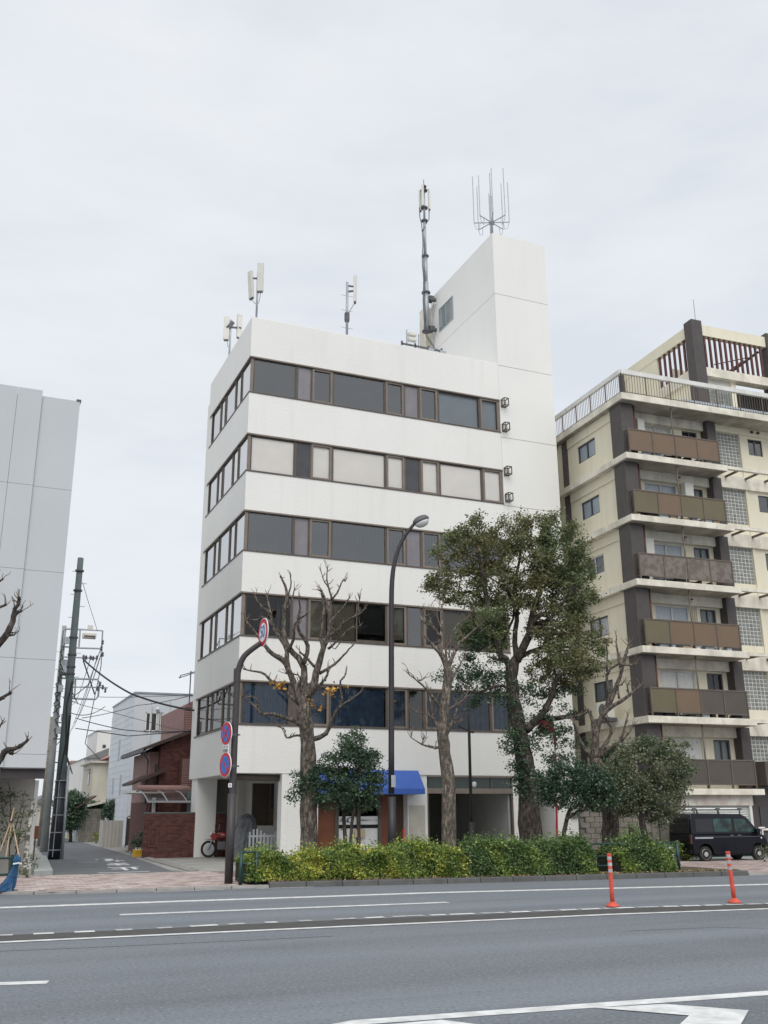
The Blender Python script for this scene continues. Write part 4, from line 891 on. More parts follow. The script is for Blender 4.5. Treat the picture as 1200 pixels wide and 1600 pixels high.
# pale three storey house
hx, hy = atY(212, 1083, 60.).x, 60.
hz = atY(212, 1083, hy).z
hw = thing('pale_house', 'tall pale blue-white sided house with a flat roof behind the red brick house', 'house', (hx, hy, 0))
b_ = MB(); b_.add([(0, 0, 0), (6, 0, 0), (6, 9, 0), (0, 9, 0), (0, 0, hz), (6, 0, hz), (6, 9, hz), (0, 9, hz)], [(4, 5, 6, 7), (0, 1, 5, 4), (1, 2, 6, 5), (2, 3, 7, 6), (3, 0, 4, 7)])
b_.build('wall', 'housewhite', hw)
for i in range(21): MB().box(-.02, 0, 0, 9, .1+i*.38, .1+i*.38+.355).build('siding_board', 'housewhite', hw)
for xq in (.95, 2.1): MB().box(xq, xq+.02, -.015, 0, .3, hz-.4).build('joint_strip', 'groove', hw)
MB().box(-.06, 6.05, -.06, 9.05, hz, hz+.09).build('coping', 'steel', hw)
q = lambda px_, py_, Y=60.: atY(px_, py_, Y)
def hwin(root, a, c, Y, fm='whitepaint', pm='glass', nm='window'):
    p0, p1 = q(a[0], a[1], Y), q(c[0], c[1], Y); o_ = root.location
    x0, x1, z0, z1 = p0.x-o_.x, p1.x-o_.x, p1.z, p0.z; y_ = Y-o_.y
    f_ = MB()
    for e_ in ((x0, x0+.06, z0, z1), (x1-.06, x1, z0, z1), (x0, x1, z0, z0+.06), (x0, x1, z1-.06, z1), ((x0+x1)/2-.025, (x0+x1)/2+.025, z0, z1)): f_.box(e_[0], e_[1], y_-.06, y_-.005, e_[2], e_[3])
    f_ = f_.build(nm, fm, root); MB().box(x0+.05, x1-.05, y_-.03, y_-.02, z0+.05, z1-.05).build('pane', 'paneldark', f_); return f_
hwin(hw, (228, 1113), (244, 1143), 59.99); hwin(hw, (248, 1113), (253, 1143), 59.99); hwin(hw, (224, 1186), (240, 1214), 59.99, 'steeldk'); hwin(hw, (284, 1115), (288, 1143), 59.99)
for a, c in ((1.0, 1.7),): MB().tube([(.95, -.1, hz-.7), (.95, -.1, .2)], .05, 8).build('downpipe', 'whitepaint', hw)
MB().blob((1.35, -.12, hz-.9), .12).build('porch_lamp', 'whitepaint', hw)
for y_, z0, z1 in ((4.5, 5.0, 6.3), (6.0, 3.0, 4.0), (3.0, 2.9, 4.1)): MB().box(-.05, -.02, y_, y_+.5, z0, z1).build('slit_window', 'steel', hw)
# red brick house
ry = 47.; rx = atY(252, 1165, ry).x
hr = thing('brick_house', 'dark red brick house with a sloping roof beside the white office block', 'house', (rx, ry, 0))
z_e, z_r = atY(240, 1170, ry).z, atY(296, 1145, ry).z
xr = atY(300, 1145, ry).x-rx
MB().prism([(0, 0), (xr+1.5, 0), (xr+1.5, z_r+.4), (xr, z_r+.05), (0, z_e+.12)], 0, 5.5).build('wall', 'brick', hr)
b_ = MB()      # brick courses of the gable, as real relief
for j in range(int((z_r)/.085)):
    z = .06+j*.085
    if z > z_r-.1: break
    x0 = max(0, (z-z_e-.1)/(z_r-z_e+.0001)*xr) if z > z_e else 0
    n_ = int((xr-x0)/.22)
    for i in range(n_): b_.box(x0+i*.22+(.1 if j % 2 else 0), x0+i*.22+.21+(.1 if j % 2 else 0), -.012, 0, z, z+.072)
b_.build('brickwork', 'brick', hr, kind='stuff')
lx = atY(234, 1180, ry+.6).x-rx
MB().box(lx, 0, .5, 5., 2.3, z_e-.1).build('wing_wall', 'brickpink', hr); MB().box(lx, 0, .52, 5., 0, 2.3).build('lower_wing_wall', 'brick', hr)
for px_ in (242, 247.5):
    a = atY(px_, 1190, ry+.5).x-rx; MB().box(a, a+.12, .46, .5, 2.9, 4.0).build('slit_window', 'paneldark', hr)
ov = atY(222, 1172, ry).x-rx
MB().prism([(ov, z_e-.12), (xr+.3, z_r+.12), (xr+.3, z_r+.3), (ov, z_e+.02)], -.5, 6).build('roof', 'rooftile', hr)
MB().prism([(ov-.06, z_e-.18), (ov+.1, z_e-.18), (ov+.1, z_e-.03), (ov-.06, z_e-.03)], -.5, 6).build('gutter', 'steeldk', hr)
MB().tube([(ov, -.3, z_e-.2), (ov+.3, .0, z_e-.5), (lx-.1, .4, z_e-.6), (lx-.1, .45, 2.2)], .04, 7).build('downpipe', 'steeldk', hr)
zp = atY(234, 1222, ry).z; xp0 = atY(207, 1229, ry-.5).x-rx
MB().prism([(xp0, zp-.15), (0.2, zp+.45), (0.2, zp+.6), (xp0, zp-.02)], -.4, 2.5).build('porch_roof', 'rooftile', hr)
MB().box(xp0-.1, .2, -.45, 2.0, zp-.5, zp-.38).build('porch_slab', 'whitepaint', hr)
MB().box(lx, lx+.25, .0, .3, 0, zp-.5).build('porch_column', 'brick', hr)
sq = atY(283, 1190, ry-.6).x-rx
MB().box(sq, sq+1.3, -1.0, -.02, 0, atY(283, 1188, ry-.6).z).build('bay_wall', 'brick', hr)
b_ = MB()
for i in range(22): b_.box(sq-.02, sq+.5, -1.03, -1.0, 2.2+i*.09, 2.26+i*.09)
b_.build('louvre', 'brickpink', hr, kind='stuff')
# pink tiled block glimpsed between
pk = thing('pink_tiled_block', 'pink tiled building end seen between the white office block and the pale house', 'building', (atY(289, 1100, 50.).x, 50., 0))
pzt = atY(289, 1102, 50).z
MB().prism([(0, 0), (3, 0), (3, pzt+1.3), (.9, pzt+.5), (0, pzt)], 0, 6).build('wall', 'brickpink', pk)
b_ = MB()
for j in range(70): b_.box(.02, 2.9, -.012, 0, .1+j*.115, .19+j*.115) if .1+j*.115 < pzt-.2 else None
b_.build('tile_course', 'brickpink', pk, kind='stuff')
MB().box(.0, .9, -.01, .0, pzt-1.6, pzt-.1).build('tile_band', 'brick', pk)
MB().tube([(.15, -.3, pzt), (.15, -.3, atY(294, 1048, 49.7).z)], .03, 6).bar((-.35, -.3, pzt+1.45), (.6, -.3, pzt+1.75), .04).bar((-.3, .3, pzt+1.4), (.6, .3, pzt+1.75), .04).bar((-.35, -.3, pzt+1.45), (-.3, .3, pzt+1.4), .04).build('roof_aerial', 'steeldk', pk)
# cream house and white block further up
cy = 77.; cxx = atY(146, 1192, cy).x; cz = atY(146, 1192, cy).z
hc = thing('cream_house', 'small cream house with a faded red roof halfway up the side street', 'house', (cxx, cy, 0))
MB().box(0, 1.35, 0, 6, 0, cz).build('wall', 'housecream', hc)
x1 = 1.35; MB().box(x1, x1+2.2, -1.2, 5, 0, cz+.45).build('wing_wall', 'housecream', hc)
MB().box(-.25, 1.4, -.3, 6.2, cz, cz+.14).build('flat_roof', 'housecream', hc)
MB().prism([(x1-.5, cz+.35), (x1+.8, cz+1.05), (x1+2.9, cz+1.05), (x1+2.9, cz+.42)], -1.6, 5.3).build('roof', 'roofpink', hc)
MB().box(x1+.05, x1+.3, -1.24, -1.2, cz-1.6, cz-.1).build('window', 'paneldark', hc); MB().box(x1+1., x1+1.35, -1.24, -1.2, 1.8, cz-.3).build('window', 'paneldark', hc)
MB().box(-.04, 0, 1.5, 2.4, cz-1.5, cz-.5).build('window', 'paneldark', hc); MB().box(-.3, 0, 1.3, 2.6, cz-.42, cz-.36).build('window_hood', 'housecream', hc)
MB().prism([(-.4, 2.3), (1.6, 2.75), (1.6, 2.9), (-.4, 2.42)], -1.9, 0).build('lean_to_roof', 'housecream', hc)
ty = 100.; tx = atY(153, 1142, ty).x; tz = atY(153, 1142, ty).z
ht = thing('tall_white_house', 'plain tall white house with one tiny square window far up the side street', 'house', (tx, ty, 0))
MB().box(0, 5, 0, 8, 0, tz).build('wall', 'houseplain', ht)
MB().box(.55, .85, -.04, 0, tz-1.6, tz-1.3).build('window', 'paneldark', ht)
MB().box(-.05, 5.05, -.05, 8, tz, tz+.1).build('coping', 'steel', ht)
l0 = atY(132, 1180, 92).x-tx
MB().box(l0, .0, -8, 4, 0, atY(132, 1185, 92).z).build('lower_wall', 'houseplain', ht)
MB().prism([(l0-.1, atY(132, 1185, 92).z), (.05, atY(132, 1185, 92).z), (.05, atY(132, 1168, 92).z)], -8.3, 4).build('lower_roof', 'roofgrey', ht)
MB().tube([(l0+.2, -8.1, .3), (l0+.2, -8.1, atY(132, 1185, 92).z)], .1, 8).build('downpipe', 'steel', ht)
ey = 108.; ex_ = atY(99, 1216, ey).x
he = thing('far_gabled_house', 'white gabled house closing the far end of the side street', 'house', (ex_, ey, 0))
ez = atY(99, 1219, ey).z
MB().prism([(0.1, 0), (4.2, 0), (4.2, ez+1.0), (2.3, ez+.8), (0.1, ez)], 0, 6).build('wall', 'houseplain', he)
MB().prism([(-.3, ez-.12), (2.4, ez+.9), (2.4, ez+1.1), (-.3, ez+.08)], -.5, 6.3).build('roof', 'whitepaint', he)
hwin(he, (118, 1229), (127, 1243), ey-.0, 'steel'); MB().box(.4, 1.6, -.03, 0, ez-1.7, ez-.7).build('shutter_box', 'whitepaint', he)
fy = 120.; fx_ = atY(108, 1200, fy).x
hf = thing('far_pink_house', 'distant house with a pinkish upper wall and roof terrace above the gabled house', 'house', (fx_, fy, 0))
MB().box(0, 6, 0, 6, 0, atY(108, 1196, fy).z).build('wall', 'houseplain', hf); MB().box(.2, 1.6, .5, 4, atY(108, 1196, fy).z, atY(108, 1188, fy).z).build('roof_room', 'brickpink', hf)
MB().prism([(3.0, atY(108, 1188, fy).z), (4.8, atY(108, 1188, fy).z), (4., atY(108, 1181, fy).z)], 0, 3).build('roof_gable', 'roofgrey', hf)
b_ = MB().bar((1.6, .3, atY(108, 1190, fy).z), (3.2, .3, atY(108, 1190, fy).z), .06)
for i in range(9): b_.bar((1.6+i*.2, .3, atY(108, 1196, fy).z), (1.6+i*.2, .3, atY(108, 1190, fy).z), .03)
b_.build('terrace_rail', 'steel', hf)
for k, (px0, px1, yy, Y_, lab) in enumerate(((60, 80, 1255, 75, 'low beige house glimpsed left of the leaning utility poles'), (40, 62, 1268, 90, 'small grey house in the gap beside the grey block'))):
    a, c = atY(px0, yy, Y_), atY(px1, yy, Y_); h0 = thing('far_house', lab, 'house', (a.x, Y_, 0)); MB().box(0, c.x-a.x, 0, 5, 0, a.z).build('wall', ('beigewall', 'houseplain')[k], h0); MB().prism([(-.3, a.z), ((c.x-a.x)/2, a.z+.6), (c.x-a.x+.3, a.z)], -.3, 5.2).build('roof', 'roofgrey', h0)
# ---- walls, gates and carport along the street
bwx0, bwx1, bwy = 7.38, 10.95, 42.1
bw_ = thing('brick_garden_wall', 'dark red brick garden wall with a square raised brick emblem under the carport', 'wall', (bwx0, bwy, .05))
Lw, Hw = bwx1-bwx0, 1.72
MB().box(0, Lw, 0, .12, 0, Hw).build('mortar_bed', 'mortar', bw_)
b_ = MB()
for j in range(23):
    for i in range(int(Lw/.215)+1):
        x_ = i*.215-(.107 if j % 2 else 0); xa_, xb_ = max(0, x_), min(Lw, x_+.205)
        if xb_-xa_ > .03: b_.box(xa_, xb_, -.012-random.uniform(0, .004), .0, j*.0745+.006, j*.0745+.068)
for j in range(23):
    b_.box(-.012, 0, 0, .12, j*.0745+.006, j*.0745+.068)
b_.build('brick_courses', 'brick', bw_, kind='stuff')
MB().box(-.03, Lw, -.03, .15, Hw, Hw+.05).build('coping', 'greenpole', bw_)
for x0, x1, z0, z1 in ((.18, .24, .45, 1.2), (.30, .36, .55, 1.1), (.36, .55, 1.12, 1.19), (.49, .55, .45, 1.12), (.24, .49, .42, .49), (.64, .69, .55, 1.1), (.40, .44, .65, .95)):
    MB().box(x0, x1, -.05, -.012, z0, z1).build('emblem_brick', 'brick', bw_)
for x0, z0 in ((.25, .3), (.9, .32), (1.0, .27), (2.2, .33), (2.35, .3)): MB().box(x0, x0+.2, -.02, -.016, z0, z0+.07).build('vent_block', 'mortar', bw_)
cp = thing('carport', 'grey carport with a curved translucent roof behind the brick garden wall', 'carport', (7.5, 43.0, 0))
zc_, ze_ = 2.62, 2.22
b_ = MB(); n_ = 6
prof = [(y_, 2.75-.0*y_-(.5*((3.0-y_)/3.0)**2.2)) for y_ in [3.0*i/n_ for i in range(n_+1)]]
for s_ in range(3):
    x0, x1 = .15+s_*.82, .15+s_*.82+.8; v_ = []
    for y_, z in prof: v_ += [(x0, y_, z), (x1, y_, z)]
    MB().add(v_, [(2*i, 2*i+1, 2*i+3, 2*i+2) for i in range(n_)]).build('roof_sheet', 'poly', cp)
b_ = MB()
for s_ in range(4): b_.tube([(.13+s_*.82, y_, z+.0) for y_, z in prof], .025, 6)
b_.bar((.1, 0, prof[0][1]), (2.65, 0, prof[0][1]), .08).bar((.1, 3, prof[-1][1]), (2.65, 3, prof[-1][1]), .1)
b_.build('roof_frame', 'alu', cp)
for x_ in (.45, 2.2): MB().bar((x_, .4, 0), (x_, .4, prof[1][1]), .12).build('post', 'alu', cp)
MB().tube([(.1, 2.6, 2.85), (2.3, 2.6, 2.85), (2.5, 2.6, 2.7)], .14, 10).build('rolled_awning', 'brickpink', cp, smooth=True)
gw = atZ(158, 1324, .05); gw2 = atZ(184, 1325, .05)
cw_ = thing('concrete_gate_wall', 'pale concrete gate wall with vertical grooves beside the ornamental gate', 'wall', (gw.x, gw.y, .05))
x1 = .62; zt_ = atY(158, 1282, gw.y).z-.05
MB().box(0, .1, -.05, 1.2, 0, zt_).build('end_face', 'beigewall', cw_)
for i in range(5): MB().box(.11+i*.2, .3+i*.2, -.06 if i % 2 else -.03, .1, 0, zt_).build('ribbed_panel', 'beigewall', cw_)
gg = thing('ornamental_gate', 'dark arched double gate between the pale gate wall and the brick wall', 'gate', (gw.x+1.2, gw.y-.4, .05))
for i in range(2):
    b_ = MB(); x0 = i*.95
    b_.box(x0, x0+.05, 0, .05, 0, 1.55).box(x0+.88, x0+.93, 0, .05, 0, 1.55).box(x0+.05, x0+.88, .01, .03, .08, 1.5)
    b_.tube([(x0+.02+.89*j/8, .02, 1.55+.14*math.sin(math.pi*j/8)) for j in range(9)], .03, 6); b_.build('gate_leaf', 'gatebrown', gg)
for px_ in (136, 147, 155):
    pass
w0 = atZ(121, 1316, .05)
bw2 = thing('stained_block_wall', 'stained low block wall with a tiled top under the dark shrubs up the street', 'wall', (w0.x, w0.y, .05))
ww = atY(150, 1316, w0.y).x-w0.x; wz = atY(130, 1265, w0.y).z
me_b = unit_mesh('block', 'block', .38, .12, .18, .008)
for j in range(int(wz/.19)):
    for i in range(int(ww/.39)+1): piece('block', me_b, bw2, (i*.39, 0, j*.19))
MB().box(.01, ww+.3, .1, .3, 0, wz-.02).build('backing', 'block', bw2)
MB().box(-.01, .0, -.02, 3.5, 0, wz-.05).build('street_face', 'greypanelwall', bw2)
MB().prism([(-.3, wz), (.9, wz+.75), (.9, wz+.85), (-.35, wz+.08)], -.6, 2.5).build('tiled_top', 'rooftile', bw2)
yb_ = atZ(215, 1339, .055)
t = thing('yellow_crate', 'yellow plastic crate of bottles at the foot of the brick garden wall', 'crate', (yb_.x-.2, yb_.y-.2, .05))
b_ = MB()
for a in ((0, .42, 0, .02), (0, .42, .28, .3), (0, .02, .02, .28), (.40, .42, .02, .28)): b_.box(*a, 0, .3)
b_.box(.02, .4, .02, .28, 0, .02).box(-.01, .43, -.01, 0, .2, .24).build('crate_body', 'yellow', t, bevel=.006)
for i in range(5): MB().lathe([(.03, .02), (.03, .28), (.012, .34), (.014, .38)], (.07+i*.07, .1+.08*(i % 2), 0), 8).build('bottle', 'signwhite', t)

# ============================================================= UTILITY POLES AND CABLES
def upole(name, lab, bpx, topy, r0, r1, m_, Y=None, zb_=0.05):
    p = atZ(bpx[0], bpx[1], zb_) if Y is None else atY(bpx[0], bpx[1], Y)
    zt_ = atY(*topy, p.y).z
    t = thing(name, lab, 'utility pole', (p.x, p.y, zb_)); MB().tube([(0, 0, -.1), (0, 0, (zt_-zb_)*.5), (0, 0, zt_-zb_)], [r0, (r0+r1)/2, r1], 14).build('pole', m_, t, smooth=True)
    return t, p, zt_
t1, p1, z1_ = upole('utility_pole', 'grey-green utility pole with a black guard round its foot beside the side street', (84, 1343), (126, 872), .215, .125, 'greenpole')
gt = atY(96, 1222, p1.y).z
MB().tube([(0, 0, 0), (0, 0, gt)], [.235, .205], 14).build('black_guard', 'sheath', t1, smooth=True)
for a_ in (-.25,): MB().tube([(.235*math.cos(R(250)), .235*math.sin(R(250)), .1), (.205*math.cos(R(250)), .205*math.sin(R(250)), gt)], .018, 5).build('strap_line', 'steel', t1)
for z in [gt*(.12+.22*i) for i in range(5)]: MB().lathe([(.24, z-.015), (.24, z+.015)], n=14).build('band', 'steel', t1)
MB().tube([(.3, -.05, 0), (.24, -.05, gt+.6)], .06, 8).build('conduit', 'steel', t1, smooth=True)
MB().tube([(-.1, -.2, gt), (.05, -.2, gt+1.5), (-.05, -.2, gt+3.0), (.1, -.17, gt+4)], .03, 6).tube([(.1, -.15, gt+1.), (.12, -.15, gt+2.6)], .05, 6).build('cable_run', 'cable', t1)
for i in range(12): z = 6.2+i*.5; MB().bar((-.3 if i % 2 else -.05, -.05, z), (.05 if i % 2 else .35, -.05, z), .022).build('climbing_step', 'steel', t1)
for y_ in (893, 924, 998, 1025, 1044, 1055): z = atY(115, y_, p1.y).z; MB().lathe([(.19, z-.03), (.19, z+.03)], n=14).build('band', 'steeldk', t1)
t2, p2, z2_ = upole('utility_pole', 'pale concrete utility pole carrying cross arms just behind the grey-green one', (68, 1331), (101, 978), .19, .11, 'concpole')
def loc2(px_, py_): q_ = atY(px_, py_, p2.y); return Vector((q_.x-p2.x, -.1, q_.z-.05))
def frame2(pix, r_, nm): MB().tube([loc2(*a) for a in pix], r_, 7).build(nm, 'steel', t2)
frame2([(101, 983), (125, 984), (160, 986), (158, 1022)], .05, 'bracket_frame'); frame2([(101, 1011), (125, 1013), (157, 1014)], .045, 'cross_arm'); frame2([(125, 984), (123, 1011)], .045, 'brace')
frame2([(100, 1027), (125, 1028), (152, 1029)], .04, 'cross_arm')
frame2([(97, 1060), (120, 1061), (152, 1062), (155, 1067), (153, 1088), (149, 1093), (118, 1092), (98, 1090)], .05, 'bracket_frame'); frame2([(105, 1074), (135, 1074), (168, 1075)], .035, 'cross_arm'); frame2([(118, 1061), (116, 1091)], .04, 'brace')
a, c = loc2(129, 990), loc2(149, 999)
lb = MB().box(min(a.x, c.x), max(a.x, c.x), -.35, .05, c.z, a.z).build('switch_box', 'creamdirty', t2, bevel=.02); MB().box(a.x+.05, c.x-.05, -.36, -.35, c.z+.03, (a.z+c.z)/2).build('box_panel', 'steeldk', lb)
a = loc2(141, 982); MB().box(a.x-.12, a.x+.12, -.15, .15, a.z-.08, a.z+.15).build('lightning_arrester', 'acwhite', t2)
a, c = loc2(100, 1030), loc2(106, 1052); MB().lathe([(.1, c.z-.1), (.28, c.z), (.28, a.z-.1), (.2, a.z)], (a.x+.1, .25, 0), 12).build('transformer', 'steel', t2)
ins = MB()
for px_, py_ in ((130, 1026), (134, 1027), (141, 1027), (145, 1028), (151, 1027), (160, 1003), (158, 1012), (160, 1022), (152, 1075), (160, 1073), (164, 1078), (156, 1068)): a = loc2(px_, py_); ins.lathe([(.03, a.z-.16), (.07, a.z-.1), (.03, a.z-.04), (.07, a.z), (.03, a.z+.08)], (a.x, -.15, 0), 8)
ins.build('insulator', 'steeldk', t2, kind='stuff')
for i in range(18): z = 2+i*.45; MB().bar((-.28 if i % 2 else -.05, 0, z), (.05 if i % 2 else .28, 0, z), .02).build('climbing_step', 'steel', t2)
for px_, py_, r_ in ((97, 1010, .2), (94, 1050, .28), (91, 1100, .25), (90, 1060, .2)):
    a = loc2(px_, py_); MB().tube([a+Vector((.12*math.sin(i*2.1)*r_*4, -.15, -i*.16)) for i in range(12)], .03, 6).build('cable_coil', 'cable', t2)
t3, p3, z3_ = upole('utility_pole', 'brownish utility pole third back, partly hidden beside the grey block', (62, 1318), (76, 1120), .14, .1, 'block', Y=62)
t3.location.z = .05
t4, p4, z4_ = upole('utility_pole', 'slim distant utility pole with small arms beyond the third pole', (67, 1318), (80, 1080), .15, .1, 'concpole', Y=78)
b_ = MB()
for z in (5.5, 7.2, 8.4): b_.bar((-.6, 0, z), (.8, 0, z-.1), .09)
b_.build('cross_arm', 'steeldk', t4)
t = thing('red_hydrant_post', 'weathered red post beside the pale concrete pole on the street kerb', 'post', (atY(56, 1300, 40).x, 40, .15))
MB().tube([(0, 0, 0), (0, 0, .75)], .025, 8).build('stem', 'rust', t); MB().box(-.08, .09, -.06, .06, .75, 1.2).build('box', 'brownwood', t, bevel=.02)
for k, (px_, py_, w_, c_, dY) in enumerate(()): pass
def cable(pts, r_, lab, sag=.0, n=10):
    P = []
    for a, c in zip(pts, pts[1:]):
        for i in range(n): u = i/n; p = a.lerp(c, u); p.z -= sag*4*u*(1-u)*(a-c).length; P.append(p)
    P.append(pts[-1]); o = MB().tube(P, r_, 5).build('overhead_cable', 'cable', None, smooth=True)
    info(o, lab, 'cable', 'overhead cables by the side street')
A = lambda px_, py_, Y: atY(px_, py_, Y)
cable([A(130, 1030, p2.y), A(205, 1084, 47), A(303, 1110, 43.5)], .045, 'thick black cable sagging from the cross arm to the rear corner of the white building', .02)
cable([A(158, 1012, p2.y), A(132, 1085, 75), A(108, 1150, 130)], .02, 'cable descending leftward from the end of the upper bracket frame', .0)
cable([A(158, 1022, p2.y), A(115, 1130, 130)], .025, 'cable running away from the lowest tip of the upper bracket', .01)
cable([A(151, 1030, p2.y), A(110, 1142, 130)], .02, 'cable running away up the street from the middle cross arm', .01)
cable([A(141, 1030, p2.y), A(112, 1100, 130)], .02, 'thin cable leaving the middle of the short cross arm', .01)
cable([A(160, 990, p2.y), A(158, 1040, p2.y+2), A(133, 1162, 60), A(157, 1188, 68)], .022, 'hanging service cable dropping to the white house up the street', .0)
cable([A(130, 1032, p2.y), A(148, 1085, p2.y)], .035, 'short black jumper between the short cross arm and lower bracket', .0)
cable([A(118, 1122, p2.y), A(190, 1140, 50), A(298, 1142, 43.2)], .022, 'lower grey cable crossing to the white building at window level', .01)
cable([A(118, 1138, p2.y), A(200, 1150, 50), A(298, 1142.5, 43.3)], .022, 'lowest cable crossing in front of the pale house', .0)
cable([A(112, 1096, p2.y), A(160, 1109, 60), A(240, 1130, 58), A(300, 1143, 46)], .015, 'thin cable slanting down across the pale house', .005)
cable([A(128, 1122, p2.y), A(215, 1102, 58), A(300, 1086, 50)], .018, 'thin cable rising from the poles toward the roof aerial', .01)
cable([A(155, 1089, p2.y), A(240, 1088, 54), A(300, 1084, 50)], .014, 'faint level cable meeting the roof line of the pale house', .008)
cable([A(129, 910, p1.y), A(137, 937, p1.y+3), A(152, 985, p2.y)], .012, 'thin stay wire from the top of the grey-green pole', .0)
cable([A(104, 1182, p1.y), A(113, 1209, 90)], .05, 'short dark cable hanging behind the grey-green pole', .0)
for j, (a_, c_, lab_) in enumerate((((96, 1040), (122, 1100), 'thin slack lead curling from the concrete pole toward the lower bracket'), ((99, 985), (88, 1095), 'dark lead running down the outer side of the concrete pole'), ((104, 1095), (140, 1068), 'short lead from the lower bracket back to its insulators'), ((106, 1112), (164, 1104), 'thin span leaving the poles to the right just above the pale house'), ((100, 1150), (60, 1175), 'short span passing behind the grey block at eaves level'))):
    cable([A(*a_, p2.y-.3), A(*c_, p2.y-.2 if j < 3 else 62)], .022, lab_, .03)
b_ = MB()
for px_, py_ in ((104, 1000), (101, 1045), (112, 1063), (94, 1075), (99, 1120), (91, 1140)): a = loc2(px_, py_); b_.box(a.x-.12, a.x+.12, -.3, -.12, a.z-.22, a.z+.12)
b_.build('junction_box', 'steel', t2, kind='stuff')
cable([A(60, 1040, 60), A(50, 1190, 34)], .02, 'cable passing behind the grey block edge', .01) if False else None
# ============================================================= TREES
def smooth_path(P, it=1):
    for _ in range(it):
        Q = [P[0]]
        for a, c in zip(P, P[1:]): Q += [a.lerp(c, .28), a.lerp(c, .72)]
        P = Q+[P[-1]]
    return P
class Tree:
    def __init__(s, name, label, base_px, m, grp=None, cat='tree', zb=.12, D=None):
        s.b = atZ(base_px[0], base_px[1], zb); s.D = D or s.b.dot(HN)
        s.root = thing(name, label, cat, (s.b.x, s.b.y, zb), 0, grp); s.mb = MB(); s.tw = MB(); s.m = m; s.tips = []
    def path(s, pix, off, dd, dd0=0.):
        n = len(pix); return [atD(off[0]+x*off[2], off[1]+y*off[2], s.D+dd0+dd*i/(n-1)) for i, (x, y) in enumerate(pix)]
    def limb(s, pix, r0, r1, off=(0, 0, 1), dd=0., dd0=0., knob=True, n=9, sprout=3, curl=1., pw=.8):
        P = smooth_path(s.path(pix, off, dd, dd0)); L_ = len(P)
        P = [P[0]]+[p+Vector((random.gauss(0, 1), random.gauss(0, 1), random.gauss(0, .6)))*min(r1, .06)*.35 for p in P[1:-1]]+[P[-1]]
        rr = [(r0+(r1-r0)*(i/(L_-1))**pw)*(1+random.uniform(-.05, .07)) for i in range(L_)]
        s.mb.tube(P, rr, n)
        if knob and sprout:
            s.mb.blob(P[-1], r1*1.5, 7, jit=.25)
            for i in range(2, L_-1):
                if r0 < .13 and random.random() < .5: s.mb.blob(P[i]+Vector((random.uniform(-1, 1), random.uniform(-1, 1), random.uniform(-1, 1)))*rr[i]*.55, rr[i]*1.05, 7, jit=.25)
        d = (P[-1]-P[-2]).normalized()
        for k in range(sprout): s.twig(P[-1], (d*.7+Vector((random.gauss(0, .5), random.gauss(0, .5), .7))).normalized(), random.uniform(.18, .5)*curl, max(.013, r1*.5))
        for i in range(1, L_-1):
            if sprout and random.random() < .55: s.twig(P[i], Vector((random.gauss(0, .7), random.gauss(0, .7), .8)).normalized(), random.uniform(.1, .38)*curl, .02)
        return P
    def twig(s, p, d, ln, r_):
        q = [p]; 
        for i in range(3): d = (d+Vector((random.gauss(0, .3), random.gauss(0, .3), random.gauss(.1, .2)))).normalized(); q.append(q[-1]+d*ln/3)
        s.tw.tube(q, [r_, r_*.8, r_*.6, r_*.35], 5); s.tips.append(q[-1])
        if random.random() < .45 and ln > .2: s.twig(q[2], (d+Vector((random.gauss(0, .8), random.gauss(0, .8), .3))).normalized(), ln*.5, r_*.6)
    def finish(s, twigs=True):
        s.mb.build('trunk', s.m, s.root, world=True, smooth=True)
        if twigs and s.tw.v: s.tw.build('twigs', 'twig', s.root, world=True, kind='stuff')
random.seed(11)
PG = 'pollarded bare street trees'
